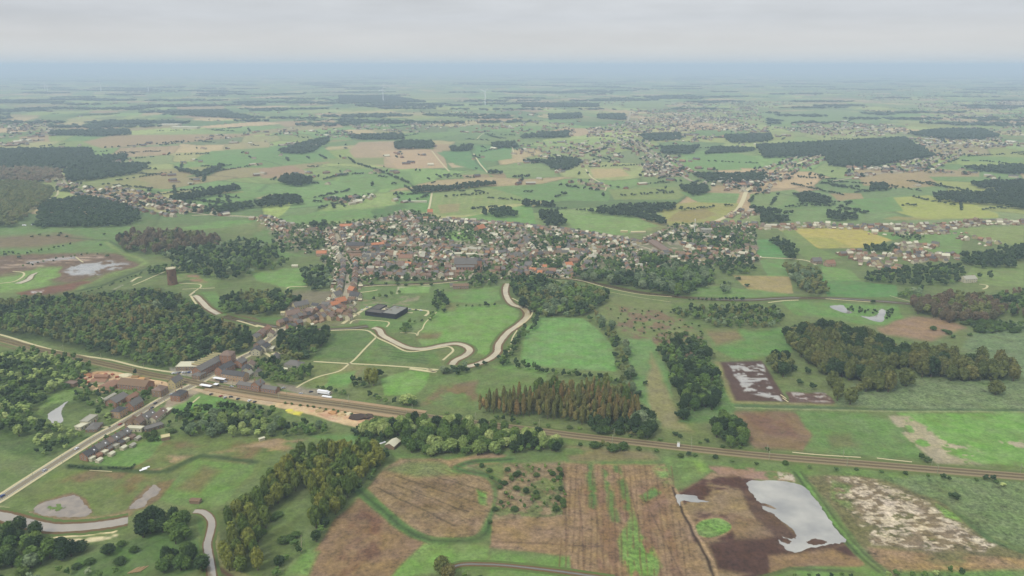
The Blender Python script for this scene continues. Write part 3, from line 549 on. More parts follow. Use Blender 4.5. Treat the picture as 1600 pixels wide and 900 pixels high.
M_asph = mat('asphalt', alb((150, 142, 134)), var=0.12, scale=0.3)
M_street = mat('village_street', alb((184, 176, 168)), var=0.15, scale=0.2)
M_bal = mat('ballast', alb((152, 140, 118)), var=0.22, scale=0.35)
M_bald = mat('sleepers_and_ballast', alb((134, 120, 102)), var=0.25, scale=0.6)
M_steel = mat('rail_steel', alb((150, 140, 135), 0.5), rough=0.4, metal=0.7)
M_slow = watermat('slow_river_water', alb((172, 160, 150)), 0.2, 0.15)
M_ditch = watermat('ditch_water', alb((96, 88, 76)), 0.15, 0.15)
def river(pts, width, label, banks=(7, 12), w1=None, wmt=None):
    W = wpts(pts, 8)
    mb = MB(); ribbon(mb, W, width + banks[1], 0, 0.05, w1=(w1 + banks[1]) if w1 else None, jag=0.06); tag(mb.build('river_bank', M_bankg), 'green slope beside the ' + label, 'river bank', kind='structure')
    mb = MB(); ribbon(mb, W, width + banks[0] * 0.8, 0, 0.09, w1=(w1 + banks[0] * 0.8) if w1 else None, jag=0.08); tag(mb.build('river_bank', M_bank), 'bare brown mud edge of the ' + label, 'river bank', kind='structure')
    mb = MB(); ribbon(mb, W, width, 0, 0.14, w1=w1, jag=0.07); tag(mb.build('river', wmt or M_river), label, 'river', kind='structure')
river([(583, 512), (592, 515), (598, 524), (614, 533), (630, 541), (646, 545), (665, 545), (690, 540), (712, 537), (728, 541), (734, 548), (726, 556), (712, 563), (706, 570)], 7.5, 'brown river looping through the meadow below the village')
river([(730, 573), (748, 568), (766, 560), (777, 550), (779, 538), (793, 520), (812, 506), (824, 493), (818, 482), (800, 475), (791, 462), (790, 450), (793, 443)], 7.5, 'brown river winding up to the village')
river([(303, 462), (308, 464), (316, 472), (326, 482), (342, 491)], 7.5, 'brown river by the round tower')
river([(-30, 803), (0, 806), (20, 811), (50, 819), (85, 825), (135, 823), (175, 818), (200, 813)], 9, 'brown river in the bottom left corner', w1=10, wmt=M_slow)
river([(303, 799), (316, 800), (327, 808), (331, 820), (326, 842), (324, 852), (328, 878), (332, 905)], 5, 'narrow grey stream beside the poplar plantation', banks=(2.5, 6), wmt=M_slow)
river([(28, 443), (44, 437), (50, 430), (58, 426)], 12, 'short bright bend of water in the marsh', banks=(2, 6), w1=3)
river([(690, 932), (705, 888), (760, 882), (850, 890), (960, 905)], 1.6, 'dark ditch along the bottom edge', banks=(4, 8), wmt=M_ditch)
def canal(pts, w_, label):
    W = wpts(pts, 6)
    mb = MB(); ribbon(mb, W, w_ + 16, 0, 0.05, jag=0.04); tag(mb.build('dyke', M_bankg), 'grassy dyke along the ' + label, 'dyke', kind='structure')
    mb = MB(); ribbon(mb, W, w_ + 5, 0, 0.09, jag=0.05); tag(mb.build('dyke', mat('dark_bank', alb((92, 84, 58)), var=0.3, scale=0.2)), 'dark earth edge of the ' + label, 'dyke', kind='structure')
    mb = MB(); ribbon(mb, W, w_ * 0.35, 1, 0.14, jag=0.1); tag(mb.build('canal', mat('dark_water', alb((104, 96, 76)), rough=0.2, spec=0.5)), label, 'canal', kind='structure')
canal([(800, 432), (850, 433), (900, 437), (950, 447), (1000, 457), (1050, 463), (1100, 467), (1165, 469), (1230, 466), (1290, 466), (1350, 469), (1425, 475)], 9, 'embanked river right of the village')
canal([(350, 494), (385, 503), (440, 512), (490, 515), (540, 514), (575, 510)], 8, 'embanked river below the village')
canal([(556, 446), (620, 445), (690, 441), (740, 436), (800, 434)], 5, 'moat along the village edge')
sheet('pond', [(74, 650), (80, 643), (92, 636), (100, 630), (106, 627), (99, 636), (96, 645), (99, 656), (92, 662), (80, 660)], M_pond, label='small grey pond among the willows on the left', cat='pond', jag=0.6)
sheet('pond', [(1296, 479), (1306, 477), (1318, 477), (1322, 482), (1332, 488), (1325, 490), (1310, 486)], M_flood, label='left half of the bright pond behind the long plantation', cat='pond', jag=0.8)
sheet('pond', [(1346, 494), (1360, 495), (1371, 491), (1373, 485), (1379, 483), (1384, 487), (1382, 495), (1378, 503), (1362, 501)], M_flood, label='right half of the bright pond behind the long plantation', cat='pond', jag=0.8)
sheet('pond', [(53, 795), (63, 787), (80, 782), (100, 777), (116, 774), (124, 778), (132, 788), (142, 797), (137, 806), (112, 809), (90, 807), (70, 806), (58, 803)], M_mud, label='large shallow muddy pool in the bottom left meadow', cat='pond', jag=1.0)
sheet('mud_island', [(74, 795), (79, 790), (85, 792), (92, 787), (96, 791), (102, 794), (95, 796), (88, 799), (82, 796), (76, 799)], mat('reed_green', alb((112, 140, 78)), var=0.5, scale=0.5), z=0.2, label='weedy green patch in the muddy pool', cat='mud bank', jag=1.8)
sheet('pond', [(202, 794), (212, 783), (222, 776), (234, 764), (241, 758), (251, 764), (244, 773), (232, 781), (228, 790), (214, 795)], M_mud, label='narrow muddy pool beside the river bank', cat='pond', jag=1.0)
big = [(1167, 753), (1190, 751), (1230, 753), (1248, 757), (1264, 768), (1278, 785), (1288, 800), (1302, 820), (1312, 834), (1323, 846), (1306, 850), (1290, 852), (1262, 858), (1240, 863), (1228, 858), (1216, 844), (1230, 849), (1236, 845), (1222, 839), (1240, 842), (1244, 836), (1236, 826), (1222, 815), (1212, 806), (1200, 800), (1190, 791), (1212, 796), (1205, 791), (1186, 784), (1178, 775), (1170, 764)]
sheet('flood_pool', big, M_flood, label='large bright sheet of flood water on the brown field', cat='pool', jag=0.9, n=4)
sheet('mud_bank', [(1262, 846), (1275, 842), (1290, 846), (1286, 850), (1268, 851)], mat('wet_mud', alb((98, 72, 62)), var=0.3), z=0.19, label='dark mud bar in the flood water', cat='mud bank', jag=0.8)
sheet('flood_pool', [(1056, 774), (1072, 773), (1088, 775), (1092, 780), (1108, 784), (1085, 785), (1066, 782), (1062, 790)], M_flood, label='small strip of flood water beside the field ditch', cat='pool', jag=0.5)

def road(name, pts, width, material, label, cat='road', z=0.2, n=6, extra=None):
    mb = MB(); W = wpts(pts, n); ribbon(mb, W, width, 0, z); mats = [material]
    if extra:
        for i, (wd, off, mt) in enumerate(extra): mats.append(mt); ribbon(mb, W, wd, off, z + 0.02 * (i + 1), i + 1)
    return tag(mb.build(name, mats), label, cat, kind='structure')
M_white = mat('white_paint', (0.75, 0.75, 0.72), var=0.08)
MAIN = [(-40, 802), (0, 779), (42, 752), (100, 715), (135, 693), (160, 678), (175, 670), (222, 643), (262, 620), (300, 603), (325, 589), (350, 574), (380, 558), (400, 548), (418, 532), (440, 514)]
road('road', MAIN, 7, M_asph, 'straight grey road from the bottom left past the terrace to the level crossing', extra=[(2.6, 5.2, M_conc), (2.6, -5.2, M_conc), (0.25, 3.2, M_white), (0.25, -3.2, M_white)])
road('street', [(440, 514), (470, 503), (500, 492), (520, 482), (536, 470), (541, 460), (545, 430), (546, 415), (537, 397), (528, 374), (524, 363)], 9, M_street, 'pale main street climbing through the village', 'street')
road('street', [(524, 363), (500, 366), (470, 366), (440, 356), (425, 347), (412, 342), (395, 340), (340, 337), (300, 332), (245, 320), (200, 306), (150, 300), (110, 292), (98, 278), (95, 264)], 6, M_street, 'street leaving the village to the upper left', 'street', z=0.3)
road('street', [(524, 363), (560, 354), (600, 347), (628, 341)], 6, M_street, 'street along the top of the old village', 'street', z=0.3)
road('street', [(632, 328), (640, 348), (650, 368), (668, 386), (690, 400), (704, 406)], 6, M_street, 'street running diagonally to the church', 'street', z=0.3)
road('street', [(546, 428), (600, 430), (660, 432), (722, 431), (728, 438), (740, 425), (745, 415)], 5, M_street, 'street along the lower edge of the village', 'street')
road('street', [(545, 402), (600, 400), (650, 401), (700, 408), (760, 412), (800, 404), (860, 397), (920, 396), (948, 391), (995, 384), (1030, 395), (1060, 401), (1100, 405), (1140, 400), (1182, 408)], 6, M_street, 'long street crossing the whole village', 'street', z=0.26)
road('street', [(690, 345), (780, 352), (830, 357), (900, 365), (950, 374), (1000, 383), (1020, 378), (1045, 366), (1070, 358)], 6, M_street, 'street along the far right rim of the village', 'street', z=0.32)
road('street', [(920, 396), (914, 405), (905, 415), (897, 426)], 6, M_conc, 'pale side street in the right half of the village', 'street', z=0.3)
road('street', [(912, 384), (918, 390), (920, 396)], 6, M_conc, 'short pale lane above the side street', 'street', z=0.34)
road('street', [(980, 398), (986, 410), (993, 424)], 5, M_street, 'side street with new white houses', 'street', z=0.3)
road('street', [(760, 355), (785, 372), (798, 392), (806, 402)], 5, M_street, 'side street past the orange-roofed hall', 'street', z=0.34)
road('road', [(1060, 352), (1104, 350), (1130, 341), (1150, 330), (1160, 315), (1166, 300), (1176, 290), (1205, 272), (1249, 255), (1296, 235)], 11, M_conc, 'wide pale road curving up the right side of the village', z=0.5)
road('road', [(1104, 350), (1160, 352), (1215, 357), (1275, 353), (1340, 356), (1420, 356), (1500, 352), (1560, 350), (1640, 352)], 6, M_street, 'road through the strip of houses on the right', z=0.5)
road('road', [(982, 213), (1005, 232), (1035, 255), (1062, 272), (1090, 286), (1150, 291), (1166, 300)], 10, M_street, 'straight road to the distant town', z=0.9)
road('road', [(1296, 284), (1400, 267), (1450, 255), (1480, 238)], 10, M_street, 'pale road across the far right fields', z=0.9)
road('road', [(980, 193), (983, 182), (986, 175)], 14, M_street, 'bright road in the distant town', z=0.9)
for pts, lb in (([(668, 334), (672, 318), (675, 300)], 'track between the fields above the village'), ([(300, 337), (345, 336), (410, 340)], 'lane into the village from the left'),
                ([(675, 236), (690, 255), (702, 268)], 'farm track beside the ploughed field'), ([(915, 264), (925, 278), (946, 290), (945, 298)], 'curving farm track in the middle distance'), ([(745, 218), (750, 212), (756, 208)], 'short far lane'), ([(800, 228), (803, 240)], 'lane at the edge of the far suburb'),
                ([(740, 240), (750, 256), (762, 270)], 'track through the green field'), ([(1170, 401), (1200, 403), (1240, 405), (1262, 408), (1275, 414)], 'lane across the right meadows'), ([(84, 300), (90, 298), (88, 306), (70, 314), (48, 328)], 'forest lane on the far left')):
    road('track', pts, 5, M_path, lb, 'track', z=0.5)
for pts, wd, lb in (([(480, 518), (530, 516), (570, 516), (584, 523), (590, 528), (612, 538), (635, 549), (660, 548), (690, 543), (702, 542), (708, 548), (700, 556), (692, 563)], 2.8, 'pale path along the river loop'),
                    ([(588, 527), (570, 545), (555, 561), (545, 569), (530, 580), (500, 588), (478, 597), (463, 606)], 2.6, 'pale diagonal path down to the station'),
                    ([(490, 565), (540, 568), (580, 570), (640, 574), (685, 578)], 3.0, 'pale straight path across the meadow'), ([(640, 576), (668, 580), (680, 581), (668, 577)], 5, 'bare sandy patch on the path'),
                    ([(547, 506), (552, 501), (566, 500), (600, 502), (608, 505), (604, 511)], 2.2, 'curving path in front of the dark modern building'),
                    ([(682, 488), (665, 504), (660, 514), (654, 519), (652, 525), (648, 521), (625, 520)], 1.8, 'footpath at the edge of the large meadow'), ([(535, 506), (556, 492), (572, 482), (580, 479)], 5, 'access lane to the dark modern building'),
                    ([(522, 486), (545, 489), (562, 492)], 3, 'side lane by the gardens'), ([(626, 482), (668, 486), (664, 494)], 4, 'car park lane right of the dark modern building'), ([(626, 487), (645, 489)], 3, 'second lane right of the dark modern building'),
                    ([(800, 466), (812, 472), (826, 480), (832, 488), (824, 500), (808, 512)], 2.2, 'towpath on the right bank of the river'), ([(790, 552), (798, 545), (800, 530), (808, 516)], 1.8, 'short path by the river trees'),
                    ([(207, 446), (222, 440), (240, 432), (262, 423)], 2.4, 'pale straight path leading to the round tower'), ([(276, 423), (281, 417)], 1.5, 'path stub beyond the tower'), ([(205, 440), (215, 434), (222, 433)], 4, 'pale patch by the tower path'),
                    ([(280, 443), (310, 444), (314, 448), (309, 452), (300, 458), (297, 461)], 2.4, 'footpath curling round below the tower'), ([(285, 452), (310, 451), (336, 450)], 2.4, 'cross path below the tower'),
                    ([(298, 462), (303, 470), (309, 478)], 3, 'path on the bank beside the tower river'), ([(370, 501), (385, 505), (403, 511)], 3, 'pale towpath emerging from the wood'), ([(400, 508), (425, 514), (440, 516)], 4, 'quay path by the bridge'),
                    ([(-40, 448), (0, 443), (22, 440), (36, 432), (36, 426), (20, 424)], 3, 'curved pale track in the marsh'), ([(118, 401), (124, 406), (130, 410)], 2.5, 'plank path across the marsh water'), ([(0, 473), (20, 472)], 2.5, 'path scrap at the left edge'),
                    ([(1200, 473), (1225, 470), (1248, 469)], 3, 'pale towpath on the right dyke'), ([(1290, 467), (1330, 470), (1360, 472)], 2.5, 'towpath beside the bright pond'), ([(850, 434), (900, 437), (950, 450), (1000, 460), (1050, 464)], 2.2, 'towpath right of the village'), ([(950, 456), (1000, 465), (1048, 472)], 1.2, 'thin path below the dyke'),
                    ([(1425, 472), (1390, 462)], 1.5, 'path to the grey wood'), ([(1535, 452), (1541, 450), (1542, 446), (1530, 444)], 3, 'white drive of the villa'), ([(480, 448), (455, 448), (448, 451)], 3, 'lane below the left meadow'),
                    ([(560, 449), (600, 446), (660, 445), (715, 440)], 2.4, 'path along the moat'), ([(555, 458), (580, 455), (590, 453)], 3, 'lane beside the allotments'), ([(298, 632), (312, 620)], 2, 'garden path by the brick house'), ([(154, 668), (175, 667)], 2.5, 'drive of the white bungalow'),
                    ([(140, 735), (175, 737)], 1.0, 'bare strip in the meadow'), ([(424, 553), (440, 552), (460, 556)], 5, 'lane behind the station gardens'), ([(404, 547), (420, 555), (430, 562)], 4, 'lane among the station houses')):
    road('path', pts, wd, M_path, lb, 'path', z=0.22)
# railway
RAIL = [(-60, 519), (0, 530), (60, 546), (110, 556), (150, 566), (200, 577), (240, 586), (275, 592), (330, 603), (400, 615), (470, 625), (540, 634), (640, 648), (740, 661), (840, 673), (900, 681), (1000, 692), (1100, 703), (1200, 713), (1300, 721), (1400, 729), (1500, 737), (1600, 745), (1700, 753)]
RW = wpts(RAIL, 5)
mb = MB(); ribbon(mb, RW, 20, 0, 0.06, jag=0.04); tag(mb.build('railway_verge', mat('verge', alb((108, 124, 72)), var=0.3, scale=0.2)), 'weedy verge along the railway', 'verge', kind='structure')
mb = MB()
for i in range(len(RW) - 1):           # raised ballast bed with sloping sides
    pass
xi = min(range(len(RW)), key=lambda i: abs(proj(RW[i].x, RW[i].y)[0] - 262))
ribbon(mb, RW[:xi + 1], 11.5, 0, 0.35, 2); ribbon(mb, RW[:xi + 1], 2.7, 2.6, 0.42, 3); ribbon(mb, RW[:xi + 1], 2.7, -2.6, 0.42, 3)
ribbon(mb, RW[xi:], 11.5, 0, 0.35, 0); ribbon(mb, RW[xi:], 2.7, 2.6, 0.42, 1); ribbon(mb, RW[xi:], 2.7, -2.6, 0.42, 1)
k = len(RW)
def sidepts(off, z):
    out = []
    for i, p in enumerate(RW):
        d = (RW[min(i + 1, k - 1)] - RW[max(i - 1, 0)]).normalized(); out.append(p + Vector((-d.y, d.x, 0)) * off + Vector((0, 0, z)))
    return out
for s in (-1, 1):
    A = sidepts(5.75 * s, 0.35); B = sidepts(6.6 * s, 0.02)
    for i in range(k - 1): mb.face([A[i], A[i + 1], B[i + 1], B[i]], 0)
tag(mb.build('railway', [M_bal, M_bald, mat('overgrown_ballast', alb((136, 126, 94)), var=0.3, scale=0.3), mat('overgrown_sleepers', alb((124, 110, 86)), var=0.3, scale=0.4)]), 'brown double railway line crossing the valley', 'railway', kind='structure')
for off, lb in ((1.88, 'inner rail of the far track'), (3.32, 'outer rail of the far track'), (-1.88, 'inner rail of the near track'), (-3.32, 'outer rail of the near track')):
    mb = MB(); A = sidepts(off - 0.05, 0.6); B = sidepts(off + 0.05, 0.6); A0 = sidepts(off - 0.05, 0.43)
    for i in range(k - 1): mb.face([A[i], A[i + 1], B[i + 1], B[i]]); mb.face([A0[i], A0[i + 1], A[i + 1], A[i]])
    tag(mb.build('rail', M_steel), lb, 'rail', kind='structure')
road('track', [(-60, 511), (0, 523), (60, 541), (105, 552), (135, 557), (175, 563), (225, 575), (285, 584)], 3.5, M_path, 'pale service track beside the railway on the left', 'track', z=0.24)
road('track', [(1238, 707), (1280, 711), (1345, 715)], 1.6, M_conc, 'pale cable duct beside the railway', 'cable duct', z=0.26)
road('track', [(1370, 716), (1395, 719), (1425, 722)], 1.6, M_conc, 'second cable duct further right', 'cable duct', z=0.26)
for off, a, b, lb in ((9.3, 46, 62, 'paved platform in front of the station'), (-9.3, 40, 62, 'paved near platform')):
    mb = MB(); A = sidepts(off - 2.6, 0.75)[a:b]; B = sidepts(off + 2.6, 0.75)[a:b]; A0 = sidepts(off - 2.6, 0)[a:b]; B0 = sidepts(off + 2.6, 0)[a:b]
    for i in range(len(A) - 1): mb.face([A[i], A[i + 1], B[i + 1], B[i]]); mb.face([A0[i], A0[i + 1], A[i + 1], A[i]]); mb.face([B0[i], B0[i + 1], B[i + 1], B[i]])
    tag(mb.build('platform', mat('platform_paving', alb((184, 160, 140)), var=0.15)), lb, 'platform', kind='structure')

# ------------------------------------------------------------------ trees
import bmesh
def ico(sub):
    bm = bmesh.new(); bmesh.ops.create_icosphere(bm, subdivisions=sub, radius=1.0)
    v = np.array([tuple(x.co) for x in bm.verts]); f = np.array([[x.index for x in q.verts] for q in bm.faces]); bm.free(); return v, f
ICO = {1: ico(1), 2: ico(2), 3: ico(3)}
def lump(c, r, sub, R, jit=0.22):
    v, f = ICO[sub]; n = R.normal(size=(len(v), 1)) * jit
    return v * (1 + n) * np.array(r) + np.array(c), f
def crown(kind, seed, lod):
    """unit tree: height 1, crown half width .5 -> (V, T)"""
    R = np.random.default_rng(seed); V = []; T = []; n = 0
    def add(v, f):
        nonlocal n
        V.append(v); T.append(f + n); n += len(v)
    if kind == 'column': zc, zr, wr = 0.58, 0.42, 0.40
    elif kind == 'oval': zc, zr, wr = 0.57, 0.43, 0.43
    elif kind == 'bush': zc, zr, wr = 0.42, 0.48, 0.44
    else: zc, zr, wr = 0.58, 0.38, 0.40
    nl = {0: 15, 1: 8, 2: 2}[lod]; sub = {0: 2, 1: 1, 2: 1}[lod]
    if lod == 0: nl = 24 if kind in ('column', 'oval') else 22
    core = {0: 0.68, 1: 0.74, 2: 0.9}[lod]
    add(*lump((0, 0, zc), (wr * core, wr * core, zr * (0.9 if kind == 'column' else core)), 2 if lod == 0 else 1, R, 0.12))
    for i in range(nl):
        u = R.uniform(-0.8, 0.98) if kind != 'bush' else R.uniform(-0.3, 0.95); th = 2.399 * i + R.uniform(-0.4, 0.4)
        taper = math.sqrt(max(0.02, 1 - u * u))
        if kind == 'column': taper = max(0.12, (1 - 0.42 * (u + 1) / 2)) * math.sqrt(max(0.05, 1 - abs(u) ** 3))
        rr = wr * taper * R.uniform(0.6, 0.9); s = R.uniform(0.3, 0.46) if lod < 2 else R.uniform(0.6, 0.75)
        lr = wr * s * (0.85 if kind == 'column' else 1)
        add(*lump((rr * math.cos(th), rr * math.sin(th), zc + u * zr * 0.78), (lr, lr, lr * (0.9 if kind != 'column' else 0.55) * (wr / zr) ** -0.3), sub if lod else 1, R, 0.16))
    if lod == 0:                                  # loose leaf sprays break up the outline
        m = 520; u = R.uniform(-0.95, 1, m) if kind != 'bush' else R.uniform(-0.4, 1, m); th = R.uniform(0, 6.283, m); tp = np.sqrt(1 - u * u)
        if kind == 'column': tp = np.maximum(0.12, 1 - 0.55 * (u + 1) / 2) * np.sqrt(np.maximum(0.05, 1 - np.abs(u) ** 3))
        rad = R.uniform(0.88, 1.22, m)
        c = np.stack([wr * tp * np.cos(th) * rad, wr * tp * np.sin(th) * rad, zc + zr * u * R.uniform(0.95, 1.08, m)], -1)
        tr = c[:, None, :] + R.normal(size=(m, 3, 3)) * np.array([0.05, 0.05, 0.035 if kind != 'column' else 0.022])
        add(tr.reshape(-1, 3), np.arange(3 * m).reshape(m, 3))
    return np.concatenate(V), np.concatenate(T)
def trunk_mb(kind):
    mb = MB(); top = 0.62 if kind != 'bush' else 0.3
    mb.tube((0, 0, -0.01), (0.01, 0, 0.2), 0.05 if kind == 'column' else 0.065, 0.04, 6, cap=False); mb.tube((0.01, 0, 0.2), (0, 0.01, top), 0.04, 0.015, 6, cap=False)
    for a, z0 in ((0.4, 0.22), (2.5, 0.28), (4.4, 0.33)):
        mb.tube((0.01, 0, z0), (0.24 * math.cos(a), 0.24 * math.sin(a), z0 + 0.24), 0.022, 0.008, 5, cap=False)
    return mb
M_bark = mat('bark', (0.09, 0.065, 0.045), var=0.3, scale=2.0)
SPEC = {  # shape, leaf colours as they look, object name, look words, height, width
 'dark': ('round', [(62, 86, 54), (72, 98, 58), (54, 80, 52), (84, 108, 64)], 'broadleaf_tree', 'dark green tree', 13, 11),
 'mid': ('round', [(90, 120, 64), (108, 136, 72), (78, 108, 60), (120, 146, 78)], 'broadleaf_tree', 'mid green tree', 12, 10),
 'pale': ('round', [(118, 138, 112), (102, 124, 98), (132, 148, 124)], 'willow_tree', 'silvery willow', 12, 11),
 'yel': ('round', [(146, 164, 108), (134, 154, 98), (118, 140, 88), (164, 178, 126)], 'willow_tree', 'yellow-green willow', 12, 10),
 'rust': ('column', [(138, 126, 84), (122, 124, 76), (108, 118, 68), (152, 128, 90), (118, 122, 74)], 'poplar_tree', 'rust-brown poplar', 22, 7),
 'pop': ('oval', [(100, 124, 60), (92, 116, 58), (114, 132, 66), (122, 134, 70)], 'poplar_tree', 'olive green poplar', 17, 8.5),
 'ypop': ('oval', [(132, 142, 68), (142, 146, 72), (120, 134, 64)], 'poplar_tree', 'yellowing poplar', 16, 8.5),
 'plan': ('oval', [(112, 122, 72), (100, 112, 66), (124, 124, 76), (92, 106, 62)], 'poplar_tree', 'broad olive-brown poplar', 19, 13),
 'bare': ('round', [(128, 112, 98), (114, 106, 90), (138, 120, 104), (106, 108, 86)], 'leafless_tree', 'grey-brown tree', 15, 10),
 'olive': ('round', [(110, 122, 74), (122, 128, 80), (98, 114, 68), (128, 124, 84)], 'olive_tree_crown', 'olive-brown tree', 13, 10),
 'bush': ('bush', [(72, 98, 52), (86, 114, 58), (62, 86, 48), (100, 122, 66)], 'shrub', 'green shrub', 4, 5),
 'far': ('round', [(66, 88, 58), (60, 82, 56), (76, 98, 62), (70, 92, 58)], 'broadleaf_tree', 'dark tree', 15, 14),
}
SPEC['olive'] = SPEC['olive'][:2] + ('broadleaf_tree',) + SPEC['olive'][3:]
LEAF = {k: leafmat('leaves_' + k, v[1]) for k, v in SPEC.items()}
CR = {(kd, l): [crown(kd, 100 + i + 10 * l, l) for i in range({0: 5, 1: 4, 2: 3}[l])] for kd in ('round', 'column', 'oval', 'bush') for l in (0, 1, 2)}
TREES = []; WOODS = {}
def place(sp, X, Y, wood, h=None, w_=None, z=0.0):
    s = SPEC[sp]; k = rnd.uniform(0.68, 1.28)
    hh = (h or s[4]) * k; ww = (w_ or (s[5] if not h else s[5] * h / s[4])) * rnd.uniform(0.85, 1.2)
    TREES.append([sp, X, Y, hh, ww, wood, z])
def inpoly(x, y, pts):
    c = False; n = len(pts)
    for i in range(n):
        x0, y0 = pts[i]; x1, y1 = pts[(i + 1) % n]
        if (y0 > y) != (y1 > y) and x < (x1 - x0) * (y - y0) / (y1 - y0) + x0: c = not c
    return c
def wood(name, pts, mix, spacing, h=None, rows=False, fill=1.0, grp=None, jit=0.42, gap=0.0):
    """plant trees over a patch: mix = [(species, weight)], spacing in metres"""
    WOODS[name] = grp or 'trees of the ' + name
    W = [P(*p) for p in pts]; x0 = min(p[0] for p in W); x1 = max(p[0] for p in W); y0 = min(p[1] for p in W); y1 = max(p[1] for p in W)
    sp = [m[0] for m in mix]; wt = [m[1] for m in mix]; sd = rnd.random() * 100; yy = y0; r = 0
    while yy < y1:
        xx = x0 + (spacing / 2 if r % 2 else 0)
        while xx < x1:
            j = (0.12 if rows else jit) * spacing; X = xx + rnd.uniform(-j, j); Y = yy + rnd.uniform(-j, j)
            if inpoly(X, Y, W) and rnd.random() < fill:
                v = float(vnoise(np.array([X / 38 + sd]), np.array([Y / 38])) [0])
                if v >= gap:
                    s = rnd.choices(sp, wt)[0] if rnd.random() < 0.45 else sp[min(int(v * 0.999 * len(sp)), len(sp) - 1)]
                    place(s, X, Y, name, h)
            xx += spacing
        yy += spacing * 0.9; r += 1
def row(name, pts, sp, spacing, h=None, w_=None, wid=0.0, grp=None, jit=0.25):
    WOODS[name] = grp or 'trees of the ' + name
    W = [Vector((*P(*p), 0)) for p in pts]
    for a, b in zip(W, W[1:]):
        n = max(1, int((b - a).length / spacing)); d = (b - a).normalized()
        for i in range(n):
            p = a + (b - a) * ((i + rnd.uniform(-jit, jit)) / n); o = rnd.uniform(-wid, wid)
            place(rnd.choice(sp) if isinstance(sp, (list, tuple)) else sp, p.x - d.y * o, p.y + d.x * o, name, h, w_)
def spot(name, pts, sp, h=None, w_=None, grp=None):
    WOODS[name] = grp or name
    for p in pts: place(sp, *P(*p), name, h, w_)

# --- near and middle woods
wood('large left forest', [(-50, 482), (60, 470), (130, 470), (170, 464), (250, 460), (285, 468), (300, 480), (318, 492), (345, 508), (380, 522), (405, 530), (400, 548), (372, 556), (340, 562), (320, 570), (290, 578), (262, 566), (230, 556), (200, 560), (150, 552), (100, 540), (60, 528), (-50, 512)], [('olive', 5), ('dark', 4), ('mid', 4), ('olive', 3), ('mid', 2)], 9.8, h=12, gap=0.05)
wood('rusty patch of the left forest', [(140, 494), (170, 486), (200, 488), (245, 482), (262, 494), (240, 512), (190, 520), (145, 518)], [('rust', 5), ('olive', 4), ('pale', 1)], 11, h=15)
wood('willow thicket above the brickyard', [(200, 556), (232, 556), (262, 562), (292, 576), (240, 576), (205, 566)], [('mid', 3), ('dark', 2)], 9, h=8)
wood('round wood beyond the tower river', [(340, 490), (348, 474), (375, 464), (415, 460), (450, 466), (475, 474), (470, 482), (440, 494), (405, 496), (370, 494)], [('dark', 4), ('olive', 3), ('dark', 2), ('mid', 1)], 10.5, h=14)
wood('brown wood at the marsh edge', [(184, 384), (190, 374), (215, 368), (262, 364), (310, 370), (340, 378), (345, 388), (290, 392), (262, 398), (230, 398), (200, 396)], [('bare', 8), ('bare', 6), ('olive', 1), ('dark', 1)], 12, h=16)
wood('dark wood left of the village', [(250, 402), (290, 394), (340, 386), (380, 378), (410, 382), (432, 398), (425, 415), (400, 428), (370, 438), (345, 440), (310, 432), (285, 418), (262, 412)], [('dark', 6), ('dark', 3), ('mid', 1), ('pale', 1)], 12, h=13, gap=0.12)
wood('trees behind the round tower', [(230, 424), (245, 418), (275, 418), (300, 420), (296, 428), (262, 430), (235, 430)], [('dark', 4), ('mid', 1)], 9, h=9)
wood('trees left of the village gardens', [(398, 388), (430, 378), (450, 384), (455, 410), (440, 420), (410, 425), (396, 410)], [('dark', 4), ('mid', 2)], 14, h=10, gap=0.2)
wood('clump below the village corner', [(468, 428), (500, 420), (520, 430), (518, 448), (490, 456), (478, 448)], [('dark', 4), ('pale', 1), ('mid', 1)], 9, h=11)
wood('grove below the village tip', [(440, 528), (455, 520), (485, 518), (512, 522), (520, 532), (500, 545), (492, 556), (470, 574), (442, 580), (432, 560)], [('olive', 3), ('dark', 4), ('mid', 2)], 9, h=13)
wood('garden trees north of the station', [(388, 572), (420, 566), (450, 572), (482, 578), (490, 590), (468, 604), (440, 602), (410, 596), (392, 584)], [('dark', 5), ('mid', 2)], 8, h=9)
spot('tall cypress clump north of the station', [(424, 574), (430, 572), (482, 588), (486, 582), (476, 586)], 'dark', 14, 8)
wood('belt below the sandy yard', [(300, 650), (330, 644), (350, 650), (390, 652), (430, 664), (470, 668), (520, 670), (535, 676), (500, 682), (430, 684), (380, 684), (330, 684), (285, 684), (280, 664)], [('mid', 3), ('dark', 4), ('pale', 1), ('yel', 1)], 8.5, h=10)
wood('scrub west of the yard', [(288, 640), (310, 634), (400, 640), (440, 650), (400, 660), (330, 655), (290, 660)], [('dark', 3), ('mid', 2)], 8.5, h=9, gap=0.15)
wood('yellow-green willow belt south of the railway', [(556, 680), (562, 668), (600, 664), (640, 660), (680, 664), (740, 668), (800, 678), (850, 686), (882, 698), (870, 706), (820, 708), (790, 710), (740, 712), (690, 716), (650, 712), (625, 700), (590, 684)], [('yel', 5), ('mid', 3), ('yel', 3), ('dark', 4)], 9, h=12)
wood('dark fringe of the willow belt', [(540, 682), (620, 700), (690, 718), (860, 706), (850, 700), (690, 706), (640, 695), (560, 672)], [('dark', 4), ('mid', 1)], 8, h=8)
wood('rust-brown poplar plantation', [(746, 640), (780, 632), (830, 630), (870, 632), (900, 638), (950, 636), (990, 640), (1000, 662), (960, 668), (900, 664), (850, 656), (800, 652), (748, 648)], [('rust', 1)], 6.5, h=20, rows=True)
wood('rust-brown poplar plantation', [(835, 615), (880, 612), (950, 615), (985, 622), (990, 640), (900, 638), (840, 628)], [('rust', 5), ('pop', 2)], 6.8, h=18, rows=True)
